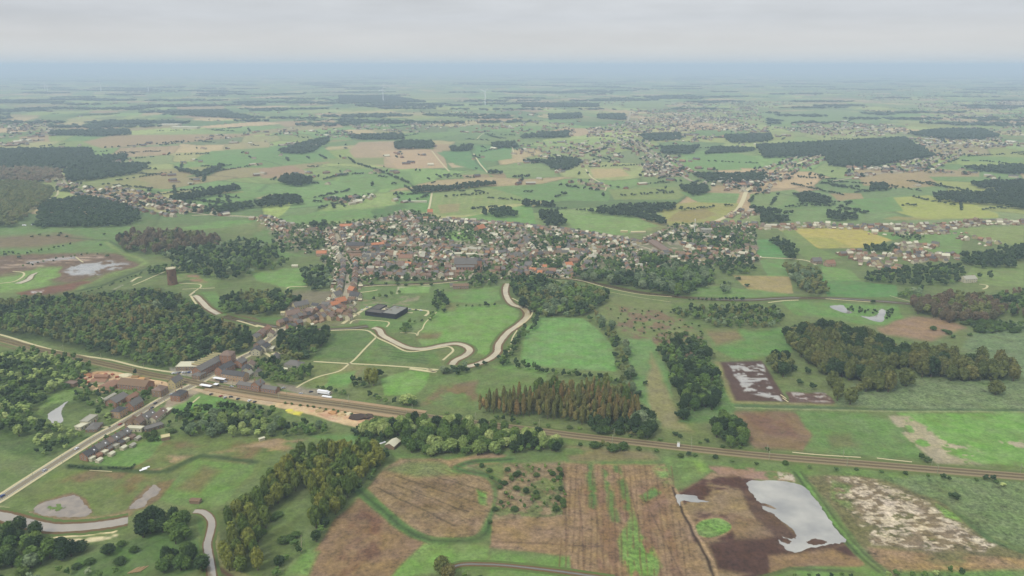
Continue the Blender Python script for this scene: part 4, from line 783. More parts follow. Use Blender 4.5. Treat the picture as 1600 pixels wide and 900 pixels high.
row('undergrowth of the rust-brown plantation', [(748, 656), (800, 664), (850, 672), (890, 678), (940, 680), (985, 682), (1020, 686)], ['mid', 'dark', 'olive', 'bush'], 5, h=7, wid=7)
wood('silver willows at the plantation corner', [(985, 668), (1005, 650), (1020, 668), (1025, 682), (1000, 684)], [('pale', 4), ('dark', 2)], 7, h=14)
wood('trees right of the plantation', [(920, 660), (1000, 640), (1018, 670), (1024, 688), (940, 684), (915, 676)], [('dark', 3)], 8, h=10)
wood('central thicket', [(1024, 548), (1045, 538), (1060, 542), (1096, 540), (1108, 556), (1128, 600), (1132, 628), (1110, 646), (1090, 640), (1082, 655), (1058, 656), (1066, 625), (1050, 600), (1034, 580)], [('dark', 5), ('mid', 2), ('dark', 2)], 9.5, h=12, gap=0.16)
wood('round clump by the railway', [(1106, 660), (1125, 656), (1158, 668), (1168, 696), (1140, 700), (1118, 688)], [('dark', 3), ('mid', 1)], 8.5, h=12)
row('hedge left of the bright field', [(842, 498), (830, 512), (815, 530), (800, 548), (786, 566)], ['dark', 'mid'], 5.5, h=9, wid=5)
row('hedge below the bright field', [(784, 568), (810, 574), (850, 582), (880, 588), (920, 594), (960, 600), (985, 604)], ['dark', 'dark', 'mid'], 5.5, h=9, wid=5)
row('hedge right of the bright field', [(924, 498), (945, 510), (958, 528), (968, 545), (972, 570), (982, 604), (990, 625)], ['dark', 'olive', 'mid', 'pale'], 6, h=11, wid=8)
wood('wood above the bright field', [(800, 450), (820, 442), (850, 440), (882, 448), (950, 460), (952, 468), (930, 482), (920, 496), (880, 496), (850, 498), (815, 482)], [('olive', 4), ('dark', 3), ('mid', 3), ('pale', 1)], 9.5, h=13)
wood('dark front corner of the river wood', [(798, 448), (812, 438), (850, 438), (860, 450), (830, 462), (806, 462)], [('dark', 4)], 9, h=14)
wood('tree belt along the dyke', [(888, 432), (930, 430), (1000, 432), (1050, 426), (1110, 424), (1122, 440), (1100, 452), (1078, 462), (1050, 465), (1010, 456), (950, 444), (900, 436)], [('dark', 5), ('mid', 2), ('pale', 2), ('dark', 3)], 11, h=15)
wood('scrub below the dyke', [(1050, 488), (1095, 482), (1155, 480), (1212, 484), (1228, 500), (1215, 514), (1120, 514), (1096, 504), (1056, 496)], [('olive', 4), ('dark', 3), ('mid', 3), ('pale', 1)], 8.5, h=9)
row('clipped hedge on the dyke', [(1078, 470), (1108, 470)], 'dark', 5, h=5, wid=1); row('clipped hedge on the dyke', [(1112, 470), (1168, 470)], 'dark', 5, h=6, wid=1)
wood('shrubs of the rough pasture', [(1020, 528), (1060, 520), (1100, 530), (1120, 560), (1100, 556), (1050, 548)], [('bush', 3), ('olive', 2)], 8, h=5, gap=0.3)
wood('scattered shrubs in the rough pasture', [(945, 478), (1060, 490), (1110, 520), (1100, 540), (1020, 530), (965, 510)], [('bush', 3)], 15, h=3, gap=0.35)
LP = [(1224, 524), (1260, 520), (1300, 522), (1350, 536), (1400, 552), (1450, 562), (1510, 570), (1560, 574), (1590, 584), (1592, 598), (1560, 600), (1500, 596), (1440, 592), (1425, 580), (1380, 578), (1392, 604), (1388, 618), (1350, 616), (1345, 600), (1300, 592), (1278, 580), (1250, 560), (1232, 545)]
wood('long poplar plantation on the right', LP, [('plan', 5), ('plan', 3), ('dark', 1)], 11, h=19, rows=True)
spot('tree standing apart in front of the long plantation', [(1415, 603)], 'plan', 21, 15); spot('tree standing alone in the reeds', [(1555, 616)], 'plan', 20, 15); spot('front trees of the long plantation', [(1328, 632), (1300, 606), (1308, 626), (1340, 618)], 'plan', 19, 12)
spot('round bushes by the flooded plot', [(1269, 610), (1249, 602), (1240, 580), (1262, 584), (1356, 597)], 'dark', 8, 11)
wood('trees between the plots', [(1196, 570), (1225, 560), (1240, 574), (1228, 590), (1205, 584)], [('plan', 3), ('dark', 1)], 9, h=14)
wood('grey-brown wood on the right', [(1425, 478), (1480, 466), (1545, 472), (1568, 490), (1565, 502), (1485, 506), (1436, 494)], [('bare', 6), ('bare', 3), ('olive', 2)], 10, h=15)
wood('wood at the right edge', [(1545, 470), (1600, 458), (1680, 458), (1680, 510), (1600, 504), (1570, 492)], [('dark', 4), ('mid', 1), ('bare', 1)], 10, h=12)
wood('thicket below the grey-brown wood', [(1500, 504), (1600, 505), (1600, 518), (1565, 528), (1545, 530), (1520, 516)], [('mid', 2), ('bush', 2), ('dark', 2)], 8, h=7, gap=0.2)
spot('row of small bushes on the brown patch', [(1458, 516), (1475, 518), (1482, 522), (1489, 528), (1515, 525)], 'bush', 5, 8)
wood('shrubs around the bright pond', [(1322, 486), (1346, 492), (1372, 490), (1372, 484), (1350, 486), (1330, 482)], [('dark', 2), ('bush', 1)], 7, h=5); wood('shrubs right of the bright pond', [(1384, 484), (1396, 486), (1394, 496), (1384, 502)], [('dark', 2)], 7, h=6); spot('single bush on the towpath', [(1364, 474)], 'dark', 6, 9)
wood('dark wood below the right suburb', [(1345, 440), (1370, 426), (1400, 422), (1450, 418), (1500, 416), (1508, 440), (1482, 446), (1440, 448), (1405, 448), (1362, 444)], [('dark', 5), ('dark', 2), ('mid', 2)], 11, h=11)
wood('hedged corner right of the green field', [(1396, 466), (1405, 460), (1440, 452), (1442, 466), (1418, 470)], [('pale', 1), ('mid', 2), ('dark', 1)], 9, h=9)
wood('long copse between the right fields', [(1224, 424), (1245, 420), (1276, 424), (1284, 440), (1292, 462), (1264, 465), (1245, 448), (1232, 434)], [('dark', 4), ('olive', 4), ('pale', 1)], 10, h=14)
wood('copse on the right lane', [(1202, 378), (1216, 374), (1232, 384), (1250, 402), (1234, 408), (1214, 392)], [('dark', 4)], 11, h=12)
wood('dense square wood behind the right suburb', [(1500, 404), (1540, 398), (1582, 402), (1584, 420), (1522, 420), (1505, 412)], [('dark', 3)], 11, h=14); wood('dense wood at the far right edge', [(1556, 392), (1600, 390), (1680, 396), (1680, 414), (1600, 412), (1584, 406)], [('dark', 3)], 11, h=14)
spot('trees beside the white villa', [(1505, 432), (1522, 440), (1530, 436), (1545, 434), (1548, 438)], 'dark', 12, 9)
wood('garden trees in the right suburb', [(1345, 388), (1398, 386), (1402, 396), (1350, 396)], [('dark', 3)], 11, h=11); wood('trees by the right orchard', [(1390, 368), (1430, 366), (1450, 374), (1420, 378)], [('dark', 2), ('mid', 1)], 12, h=7)
wood('trees right of the village', [(1102, 384), (1128, 372), (1150, 368), (1168, 376), (1168, 392), (1130, 390)], [('dark', 3), ('mid', 1)], 12, h=12, gap=0.2); wood('trees at the village right end', [(1120, 410), (1150, 404), (1176, 412), (1180, 428), (1140, 432), (1122, 424)], [('dark', 3), ('mid', 1)], 12, h=11)
wood('clump in the right meadow', [(1126, 452), (1134, 444), (1146, 450), (1146, 460), (1128, 462)], [('dark', 3), ('pale', 1)], 9, h=9); spot('bushes in the tan field', [(1167, 448), (1154, 437)], 'dark', 7, 11)
wood('young poplars by the stream', [(345, 845), (352, 815), (380, 790), (412, 768), (430, 748), (462, 722), (500, 708), (545, 702), (585, 706), (602, 716), (596, 732), (565, 760), (540, 790), (515, 818), (485, 842), (480, 812), (500, 782), (470, 768), (440, 785), (420, 812), (410, 850), (405, 895), (370, 905), (346, 884)], [('pop', 6), ('ypop', 2), ('pop', 3)], 9.4, h=15.5, rows=True)
wood('dark edge of the young poplars', [(600, 708), (615, 704), (606, 724), (570, 762), (545, 792), (538, 792), (565, 750)], [('dark', 2), ('mid', 1)], 7, h=7)
row('dark edge below the young poplars', [(430, 898), (445, 875), (470, 855), (490, 842), (520, 815)], ['dark', 'mid'], 7, h=8, wid=5); spot('shrubs in the poplar clearing', [(428, 812), (434, 806), (410, 834), (452, 846), (462, 838), (442, 848)], 'bush', 4, 7)
wood('clump between pool and stream', [(196, 835), (215, 820), (240, 812), (270, 808), (292, 812), (298, 828), (282, 838), (250, 838), (215, 842)], [('dark', 4), ('mid', 2)], 8, h=12)
wood('clump in the bottom left corner', [(-40, 840), (10, 830), (50, 832), (68, 846), (112, 854), (112, 876), (80, 886), (40, 890), (-40, 900)], [('dark', 4), ('mid', 2), ('pale', 1)], 8.5, h=11)
spot('trees on the pale river bank', [(126, 862), (170, 866), (98, 870)], 'dark', 11, 10); wood('trees in the bottom left', [(235, 905), (232, 885), (262, 862), (290, 850), (318, 866), (322, 905)], [('dark', 3), ('mid', 2)], 8.5, h=11); spot('trees beside the log pile', [(275, 850), (290, 842), (262, 880)], 'mid', 12, 10)
row('scrub along the bottom left edge', [(-20, 900), (80, 908), (190, 905), (240, 915)], ['mid', 'pale', 'bush'], 7, h=6, wid=8); spot('shrubs on the bottom left meadow', [(190, 852), (140, 880), (188, 880), (120, 888), (210, 862)], 'bush', 4, 7)
wood('willow woodland on the left', [(-50, 560), (0, 556), (50, 552), (120, 564), (146, 574), (140, 592), (112, 606), (98, 612), (78, 620), (58, 640), (52, 655), (90, 672), (60, 680), (-50, 690)], [('mid', 4), ('dark', 3), ('yel', 1), ('mid', 2)], 9, h=10, gap=0.06)
wood('willow strip above the near road', [(60, 680), (50, 664), (90, 664), (135, 676), (158, 684), (150, 694), (115, 702), (75, 716), (52, 712)], [('mid', 4), ('yel', 2), ('dark', 2)], 8, h=7); wood('trees behind the brickyard houses', [(110, 612), (128, 618), (150, 614), (162, 626), (160, 642), (135, 640), (118, 632)], [('dark', 3), ('mid', 2)], 8, h=8)
wood('trees below the brickyard', [(105, 605), (140, 600), (150, 608), (170, 612), (200, 616), (196, 624), (165, 622), (120, 614)], [('dark', 3), ('mid', 1), ('yel', 1)], 8, h=8)
spot('bright green trees by the pale bungalow', [(172, 662), (182, 668), (170, 654)], 'yel', 7, 8); spot('dark trees by the road', [(161, 682), (155, 650), (282, 652), (275, 650), (290, 655), (168, 690), (200, 616)], 'dark', 8, 8)
spot('small trees around the houses', [(165, 575), (228, 586), (212, 588), (315, 572), (283, 600), (234, 606)], 'dark', 8, 6)
spot('round golden willow beside the railway', [(637, 632)], 'yel', 15, 15); row('shrubs beside the railway', [(575, 622), (600, 630), (618, 634), (650, 636), (645, 632)], ['dark', 'mid'], 7, h=8, wid=5)
spot('tall pair in the station meadow', [(577, 600), (587, 592), (584, 603)], 'ypop', 16, 9); spot('dark clump in the station meadow', [(555, 606), (562, 598), (572, 594), (594, 590), (552, 600), (568, 606)], 'dark', 9, 9)
row('hedge behind the white lorry', [(498, 608), (520, 612), (538, 618), (548, 622)], ['dark', 'mid'], 5, h=6, wid=3); wood('clump at the path end', [(684, 584), (700, 578), (735, 576), (742, 584), (700, 588)], [('pale', 2), ('dark', 2)], 7, h=9)
spot('bushes by the lower river bend', [(745, 576), (757, 571), (780, 562), (785, 572)], 'dark', 6, 8); wood('rowan group by the meadow path', [(624, 516), (640, 506), (650, 512), (645, 520), (628, 522)], [('dark', 2), ('rust', 1), ('mid', 1)], 8, h=9)
row('small trees by the car park', [(650, 506), (668, 502), (680, 490), (686, 480)], ['mid', 'dark'], 7, h=6, wid=4); wood('trees by the allotments', [(676, 462), (692, 456), (702, 476), (694, 490), (678, 484)], [('dark', 2), ('mid', 1)], 9, h=9)
wood('trees by the ruined brick house', [(730, 446), (745, 436), (776, 434), (776, 446), (745, 452)], [('dark', 3), ('mid', 1)], 9, h=9); spot('tall cypresses near the church', [(764, 422), (756, 428), (748, 428), (743, 430)], 'dark', 15, 7)
row('dotted hedge in the river meadow', [(712, 480), (740, 480), (762, 478), (786, 480)], ['dark', 'mid'], 9, h=6, wid=1); spot('tree by the meadow hedge', [(759, 480)], 'dark', 8, 8)
row('row of small trees at the sports field', [(585, 470), (612, 462), (640, 462)], ['dark', 'mid'], 10, h=8, wid=5); spot('village green trees', [(616, 420), (612, 424), (573, 422), (590, 436), (620, 440)], 'dark', 12, 10)
row('young trees beside the railway', [(445, 631), (480, 636), (520, 643), (560, 650), (600, 655)], 'bush', 7, h=3.2, w_=3.4, wid=0.6, grp='young trees along the railway', jit=0.1)
row('shrubs on the railway bank', [(930, 697), (960, 702), (985, 705)], ['olive', 'bush'], 5, h=7, wid=4); row('shrubs above the railway on the right', [(1465, 728), (1500, 732), (1545, 738), (1575, 740)], ['dark', 'olive'], 5, h=5, wid=2); spot('dark bushes near the right end of the railway', [(1435, 724), (1439, 718), (1448, 722), (1474, 748), (1540, 750), (1552, 751), (1597, 752), (1355, 719), (1062, 684), (1055, 680), (1104, 692), (1008, 602), (1076, 712)], 'dark', 5, 7)
spot('round bush alone in the reeds', [(1491, 780)], 'dark', 9, 9); spot('bright bush in the reeds', [(1567, 760)], 'yel', 5, 7); spot('dark tree at the bottom edge', [(691, 900), (700, 906)], 'olive', 13, 10)
wood('scrub at the bottom edge', [(690, 905), (760, 902), (770, 925), (690, 925)], [('dark', 2), ('mid', 1)], 8, h=6); row('bushes along the bottom right edge', [(1385, 902), (1440, 900), (1480, 898), (1530, 903)], ['mid', 'yel', 'dark'], 7, h=6, wid=3); row('bushes below the dark plot', [(1230, 908), (1280, 900), (1345, 902)], ['dark', 'mid'], 6, h=4, wid=3)
wood('scrub of the fallow strip', [(792, 728), (880, 728), (882, 800), (780, 806)], [('bush', 3), ('mid', 1)], 9, h=4, gap=0.42); row('hedge strip in the fallow field', [(877, 730), (879, 760), (882, 800)], ['bush', 'mid'], 5, h=4, wid=2); row('shrubs around the oval field', [(752, 728), (770, 748), (786, 774), (775, 800), (768, 830)], ['bush'], 9, h=3.5, wid=3)
row('shrubs in the marsh', [(40, 418), (80, 408), (120, 402), (160, 396)], ['dark', 'mid'], 10, h=5, wid=8); row('hedges of the marsh', [(-20, 396), (40, 398), (100, 386), (122, 384)], ['dark', 'mid'], 9, h=6, wid=6); spot('lone marsh bushes', [(50, 372), (62, 368), (75, 370), (95, 366), (105, 372), (157, 384), (168, 402), (45, 414), (30, 404), (8, 400), (163, 368), (92, 369)], 'dark', 6, 9)
row('reeds along the left dyke', [(120, 462), (160, 450), (200, 436), (230, 424)], ['bush'], 8, h=3, wid=4); row('trees along the village moat', [(560, 444), (620, 446), (690, 446)], ['dark', 'mid', 'bush'], 16, h=6, wid=3)
row('garden hedges of the terrace', [(170, 732), (205, 733), (212, 724)], 'dark', 3, h=2, w_=3.5, wid=0.3, jit=0.1); row('garden hedge nearest the road', [(108, 730), (150, 734), (165, 733)], 'dark', 3, h=2.4, w_=3.6, wid=0.3, jit=0.1)
wood('gardens of the terrace', [(220, 685), (255, 672), (265, 680), (240, 692)], [('bush', 3), ('dark', 1)], 6, h=4, gap=0.3)
wood('gardens between the road houses', [(160, 636), (190, 612), (240, 610), (262, 622), (205, 660), (165, 675), (150, 655)], [('dark', 3), ('mid', 2), ('bush', 2)], 9, h=6, gap=0.3)
wood('gardens behind the right road houses', [(225, 680), (262, 640), (290, 640), (275, 672), (245, 696), (228, 694)], [('dark', 2), ('mid', 2), ('bush', 2)], 8, h=5, gap=0.3)
wood('gardens behind the station houses', [(372, 572), (400, 560), (430, 560), (425, 575), (395, 585), (375, 582)], [('dark', 2), ('mid', 2)], 9, h=6, gap=0.3)
spot('dark tree beside the mill block', [(342, 572), (340, 566)], 'dark', 11, 9)
row('scrub on the near railway bank', [(900, 694), (1000, 706), (1180, 724), (1300, 733), (1450, 744), (1590, 757)], ['bush', 'mid', 'bush'], 16, h=3.2, w_=4.5, wid=3)
row('scrub on the far railway bank', [(700, 648), (760, 656), (860, 666), (960, 680), (1100, 695), (1230, 707)], ['bush', 'mid'], 13, h=3.5, w_=5, wid=3)
# village trees
for nm, pts, h in (('garden trees in the old village', [(556, 372), (600, 362), (628, 366), (615, 376), (570, 380)], 9), ('trees above the village meadow', [(668, 358), (694, 354), (698, 370), (672, 370)], 9), ('park trees in the right half of the village', [(822, 374), (865, 366), (900, 378), (892, 392), (850, 392), (826, 390)], 9),
                   ('gardens by the lower right rim', [(900, 404), (960, 402), (976, 412), (960, 424), (905, 424)], 8), ('trees by the long grey roof', [(1000, 398), (1030, 404), (1044, 412), (1020, 424), (995, 416)], 11), ('tree pocket left of the village', [(462, 378), (505, 376), (510, 386), (475, 390)], 8), ('garden strip behind the old houses', [(836, 404), (890, 404), (880, 414), (840, 412)], 7),
                   ('gardens above the church', [(760, 378), (800, 376), (790, 388), (765, 388)], 7), ('trees by the village pond', [(960, 374), (985, 382), (968, 388), (948, 384)], 7)):
    wood(nm, pts, [('dark', 4), ('mid', 3)], 13, h=h, gap=0.15)
wood('garden trees of the village', vill, [('dark', 3), ('mid', 3), ('bush', 2)], 11, h=7, gap=0.22)
spot('big dark oval clump above the village', [(486, 353), (493, 354), (500, 354), (506, 354), (490, 356), (503, 356)], 'dark', 13, 14)

# ------------------------------------------------------------------ ordinals and labels
ORD = 'first second third fourth fifth sixth seventh eighth ninth tenth eleventh twelfth thirteenth fourteenth fifteenth sixteenth seventeenth eighteenth nineteenth'.split()
TENS = {20: 'twent', 30: 'thirt', 40: 'fort', 50: 'fift', 60: 'sixt', 70: 'sevent', 80: 'eight', 90: 'ninet'}
def ordw(n):
    if n < 20: return ORD[n - 1]
    if n >= 100: return 'hundredth' if n == 100 else 'hundred-and-' + ordw(n - 100)
    t = n // 10 * 10; r = n % 10
    return TENS[t] + ('ieth' if r == 0 else 'y-' + ORD[r - 1])
def from_left(i, n):
    if n == 1: return 'only'
    if i == 0: return 'leftmost'
    if i == n - 1: return 'rightmost'
    return ordw(i + 1) + ' from left'
def zone_label(items):
    """items: [(sx, sy, key)] -> {key: phrase} ordering things of one look inside one place, as seen in the photograph"""
    out = {}; n = len(items)
    if n <= 10:
        for i, it in enumerate(sorted(items)): out[it[2]] = from_left(i, n)
        return out
    nr_ = 1 if n <= 20 else (2 if n <= 50 else (3 if n <= 90 else 5))
    names = {1: [''], 2: ['back half', 'front half'], 3: ['back', 'middle', 'front'], 5: ['farthest row', 'fourth row', 'third row', 'second row', 'nearest row']}[nr_]
    s = sorted(items, key=lambda t: t[1])
    for r in range(nr_):
        part = sorted(s[n * r // nr_: n * (r + 1) // nr_])
        for i, it in enumerate(part):
            out[it[2]] = from_left(i, len(part)) + (', ' + names[r] if names[r] else '')
    return out

# ------------------------------------------------------------------ building materials
def wm(nm, c, v=0.14): return mat('wall_' + nm, alb(c), var=v, scale=0.5, rough=0.9)
WALL = {'red brick': wm('red_brick', (172, 134, 122)), 'brown brick': wm('brown_brick', (160, 138, 128)), 'cream': wm('cream', (212, 200, 170), 0.07), 'white': wm('white', (218, 214, 206), 0.07), 'pinkish brick': wm('pink_brick', (194, 166, 150)), 'grey': wm('grey', (168, 166, 166))}
def rm(nm, c): return mat('roof_' + nm, alb(c), var=0.16, scale=0.8, rough=0.7, spec=0.3)
ROOF = {'slate-grey': rm('slate', (124, 122, 132)), 'dark slate': rm('dark', (90, 90, 102)), 'mauve-brown': rm('mauve', (142, 122, 122)), 'brick-red': rm('red', (158, 122, 110)), 'orange': rm('orange', (204, 136, 106)), 'pale grey': rm('pale', (184, 184, 188)), 'brown': rm('brown', (138, 114, 100)), 'white': rm('white', (232, 232, 230)), 'olive-grey': rm('olive', (136, 136, 116)), 'cream': rm('cream', (222, 214, 184))}
M_glass = mat('window_glass', (0.03, 0.035, 0.045), rough=0.15, spec=0.5, var=0.2)
M_frame = mat('window_frame', (0.62, 0.62, 0.6), var=0.05)
M_door = mat('door_paint', (0.09, 0.06, 0.05), var=0.1)
M_dark = mat('dark_metal', (0.04, 0.04, 0.045), rough=0.5)
M_whitem = mat('white_coated_metal', (0.72, 0.72, 0.72), rough=0.45, var=0.06)
def walls_mb(L_, W_, h, rh, roof):
    mb = MB(); x = L_ / 2; y = W_ / 2
    mb.face([(-x, -y, 0), (x, -y, 0), (x, -y, h), (-x, -y, h)]); mb.face([(x, y, 0), (-x, y, 0), (-x, y, h), (x, y, h)])
    if roof == 'gable':
        mb.face([(x, -y, 0), (x, y, 0), (x, y, h), (x, 0, h + rh), (x, -y, h)]); mb.face([(-x, y, 0), (-x, -y, 0), (-x, -y, h), (-x, 0, h + rh), (-x, y, h)])
    else:
        mb.face([(x, -y, 0), (x, y, 0), (x, y, h), (x, -y, h)]); mb.face([(-x, y, 0), (-x, -y, 0), (-x, -y, h), (-x, y, h)])
    return mb
def roof_mb(L_, W_, h, rh, roof, o=0.35):
    mb = MB(); x = L_ / 2 + o; y = W_ / 2 + o; t = 0.22
    if roof == 'flat':
        mb.box(-x, x, -y, y, h, h + 0.35)
        for a in ((-x, x, -y, -y + 0.3), (-x, x, y - 0.3, y), (-x, -x + 0.3, -y + 0.3, y - 0.3), (x - 0.3, x, -y + 0.3, y - 0.3)): mb.box(*a, h + 0.352, h + 0.65)
        return mb
    if roof == 'shed':
        mb.face([(-x, -y, h), (x, -y, h), (x, y, h + rh), (-x, y, h + rh)]); mb.face([(-x, y, h + rh), (x, y, h + rh), (x, y, h), (-x, y, h)]); return mb
    e = h - o * rh / (W_ / 2)
    if roof == 'gable':
        for s in (-1, 1):
            a = [(-x, s * y, e), (x, s * y, e), (x, 0, h + rh), (-x, 0, h + rh)]
            b = [(p[0], p[1], p[2] + t) for p in a]
            if s > 0: a, b = a[::-1], b[::-1]
            mb.face(b); mb.face(a[::-1])
            for i in range(4):
                if i != (2 if s < 0 else 0): mb.face([a[i], a[(i + 1) % 4], b[(i + 1) % 4], b[i]])
    elif roof == 'hip':
        r = max(0.3, x - y); R0 = (-r, 0, h + rh); R1 = (r, 0, h + rh); c = [(-x, -y, h), (x, -y, h), (x, y, h), (-x, y, h)]
        mb.face([c[0], c[1], R1, R0]); mb.face([c[2], c[3], R0, R1]); mb.face([c[1], c[2], R1]); mb.face([c[3], c[0], R0]); mb.face(c[::-1])
    return mb
def ang(a, b):
    p, q = P(*a), P(*b); return math.atan2(q[1] - p[1], q[0] - p[0])
BUILT = []                                          # centres of everything built, to keep village houses and trees apart
def bld(name, label, cat, c, L_, W_, h, rh, yaw, roof='gable', rc='slate-grey', wc='red brick', chim=1, win=True, door=True, group=None, skyl=0, world=None):
    X, Y = world or P(*c); BUILT.append((X, Y, max(L_, W_) / 2 + 2))
    t = thing(name, label, cat, (X, Y, 0), yaw, group)
    walls_mb(L_, W_, h, rh, roof).build('wall', WALL[wc], t)
    r = roof_mb(L_, W_, h, rh, roof).build('roof', ROOF[rc], t)
    for i in range(chim):
        xx = (-0.36 + 0.72 * i / max(1, chim - 1)) * L_ if chim > 1 else 0.3 * L_
        mb = MB(); mb.box(xx - 0.45, xx + 0.45, -0.4, 0.4, h + rh - 0.5, h + rh + 1.1); mb.box(xx - 0.3, xx + 0.3, -0.25, 0.25, h + rh + 1.103, h + rh + 1.4); mb.build('chimney', WALL['red brick'], r)
    for i in range(skyl):
        xx = (-0.3 + 0.6 * i / max(1, skyl - 1)) * L_ if skyl > 1 else 0.0; sl_ = rh / (W_ / 2); y0 = -W_ * 0.32; zz = h + rh - sl_ * (-y0)
        mb = MB(); mb.face([(xx - 0.6, y0 - 0.5, zz - 0.5 * sl_ + 0.3), (xx + 0.6, y0 - 0.5, zz - 0.5 * sl_ + 0.3), (xx + 0.6, y0 + 0.5, zz + 0.5 * sl_ + 0.3), (xx - 0.6, y0 + 0.5, zz + 0.5 * sl_ + 0.3)]); mb.build('skylight', M_whitem, r)
    if win:
        fl = max(1, int(round(h / 3.0)))
        for s in (-1, 1):
            n = max(2, int(L_ / 3.2))
            for k in range(fl):
                z0 = 1.0 + k * (h - 0.4) / fl
                for i in range(n):
                    xx = -L_ / 2 + L_ * (i + 0.5) / n
                    if door and s == -1 and k == 0 and i == n // 2:
                        mb = MB(); mb.box(xx - 0.55, xx + 0.55, s * W_ / 2 - 0.06, s * W_ / 2 + 0.06, 0.0, 2.2); mb.build('door', M_door, t); continue
                    mb = MB(); mb.box(xx - 0.62, xx + 0.62, s * W_ / 2 - 0.05, s * W_ / 2 + 0.05, z0, z0 + 1.5, 0)
                    y1 = s * (W_ / 2 + 0.053); q = [(xx - 0.5, y1, z0 + 0.1), (xx + 0.5, y1, z0 + 0.1), (xx + 0.5, y1, z0 + 1.4), (xx - 0.5, y1, z0 + 1.4)]
                    mb.face(q if s < 0 else q[::-1], 1); mb.build('window', [M_frame, M_glass], t)
        for s in (-1, 1):
            for k in range(fl):
                z0 = 1.0 + k * (h - 0.4) / fl
                for yy in ((-0.22 * W_, 0.22 * W_) if W_ > 7 else (0.0,)):
                    mb = MB(); mb.box(s * L_ / 2 - 0.05, s * L_ / 2 + 0.05, yy - 0.55, yy + 0.55, z0, z0 + 1.4, 0)
                    x1 = s * (L_ / 2 + 0.053); q = [(x1, yy - 0.45, z0 + 0.1), (x1, yy + 0.45, z0 + 0.1), (x1, yy + 0.45, z0 + 1.3), (x1, yy - 0.45, z0 + 1.3)]
                    mb.face(q if s > 0 else q[::-1], 1); mb.build('window', [M_frame, M_glass], t)
    return t
RA = ang((42, 752), (160, 678))                       # bearing of the near road
RR = ang((378, 611), (430, 619))                      # bearing of the railway at the station
# --- the terrace beside the near road: eight houses in one row
ta, tb = Vector(P(131, 720)), Vector(P(201, 681)); tdir = (tb - ta).normalized(); tn = Vector((tdir.y, -tdir.x))
tyaw = math.atan2(tdir.y, tdir.x); step = (tb - ta).length / 8
trc = ['dark slate', 'dark slate', 'slate-grey', 'slate-grey', 'mauve-brown', 'slate-grey', 'slate-grey', 'slate-grey']
for i in range(8):
    c = ta + tdir * (step * (i + 0.5)); dz = 0.0 if 1 < i else -0.5
    bld('terraced_house', f'{trc[i]} roofed brick terraced house, {ORD[i]} of the row counted from the near road end', 'house', None, step - 0.04, 9, 5.6 + dz, 3.2, tyaw, rc=trc[i], wc='brown brick' if i % 3 else 'red brick', chim=1, skyl=1 if i % 2 else 0, group='terraced houses beside the near road', world=(c.x, c.y))
    b = c + tn * (6.2 + (i * 37 % 10) * 0.12)
    kinds = [('white', 'white'), ('red brick', 'brick-red'), ('white', 'white'), ('red brick', 'slate-grey'), ('white', 'pale grey'), ('brown brick', 'dark slate'), ('white', 'white'), ('red brick', 'mauve-brown')][i]
    bld('rear_extension', f'low {kinds[0]} rear extension under a {kinds[1]} roof behind the {ORD[i]} terraced house', 'extension', None, step * 0.7, 4.2 + (i % 3), 2.8, 1.1, tyaw, roof='flat' if i % 2 == 0 else 'gable', rc=kinds[1], wc=kinds[0], chim=0, win=False, door=False, group='rear extensions of the terrace', world=(b.x, b.y))
    d = c + tn * (14 + (i * 53 % 7)); 
    if i in (0, 2, 4, 5, 7): bld('garden_shed', f'small {"white" if i % 2 == 0 else "grey"} garden shed behind the {ORD[i]} terraced house', 'shed', None, 5, 4, 2.3, 0.9, tyaw + 0.1, rc='white' if i % 2 == 0 else 'pale grey', wc='white' if i % 2 == 0 else 'grey', chim=0, win=False, door=False, group='sheds behind the terrace', world=(d.x, d.y))
B = bld
B('house', 'low white building across the row end, at the upper end of the terrace', 'house', (212, 673), 15, 5, 3.6, 0, RA - math.pi / 2 + 0.1, roof='flat', rc='white', wc='white', chim=0)
B('house', 'brown roofed brick house just above the terrace beside the road', 'house', (207, 666), 9, 9, 5.5, 3.5, RA, rc='brown', wc='brown brick')
B('house', 'mauve roofed brick house with a gable on the right of the road', 'house', (219, 665), 12, 9, 6, 4, RA + 0.05, rc='mauve-brown', wc='brown brick', chim=2)
B('house', 'slate roofed house with white rear wall on the right of the road', 'house', (231, 658), 14, 10, 6, 3.8, RA, rc='slate-grey', wc='white', chim=1, skyl=2)
B('house', 'low mauve roofed house stretching back from the road', 'house', (247, 654), 22, 8, 4, 3, RA + 0.15, rc='mauve-brown', wc='white', chim=1, skyl=2)
B('house', 'flat grey annexe between the houses right of the road', 'house', (240, 670), 16, 8, 3, 0, RA - 0.6, roof='flat', rc='slate-grey', wc='brown brick', chim=0)
B('garage', 'pale roofed open garage at the far end of the gardens', 'garage', (262, 645), 10, 5, 2.8, 0, RA + 0.1, roof='flat', rc='white', wc='brown brick', chim=0, win=False)
B('shed', 'cream flat-roofed shed beside the belt of trees', 'shed', (259, 686), 7, 6, 3, 0, RA - 0.9, roof='flat', rc='cream', wc='brown brick', chim=0, win=False)
B('house', 'large red brick house with a dark hipped roof at the right of the road', 'house', (281, 623), 14, 11, 6.4, 3.6, RA, roof='hip', rc='dark slate', wc='red brick', chim=2)
B('house', 'tall grey-roofed corner house left of the road opposite the red one', 'house', (251, 617), 12, 11, 7.5, 4, RA, roof='hip', rc='mauve-brown', wc='brown brick', chim=2)
B('house', 'grey-roofed house with a cream gable beside the level crossing', 'house', (275, 603), 14, 9, 6.5, 4.5, RA, rc='slate-grey', wc='cream', chim=2)
B('barn', 'long low barn with grey-brown roof in the middle of the brickyard', 'barn', (213, 605), 34, 15, 5, 4.5, RR + 0.1, rc='brown', wc='red brick', chim=0)
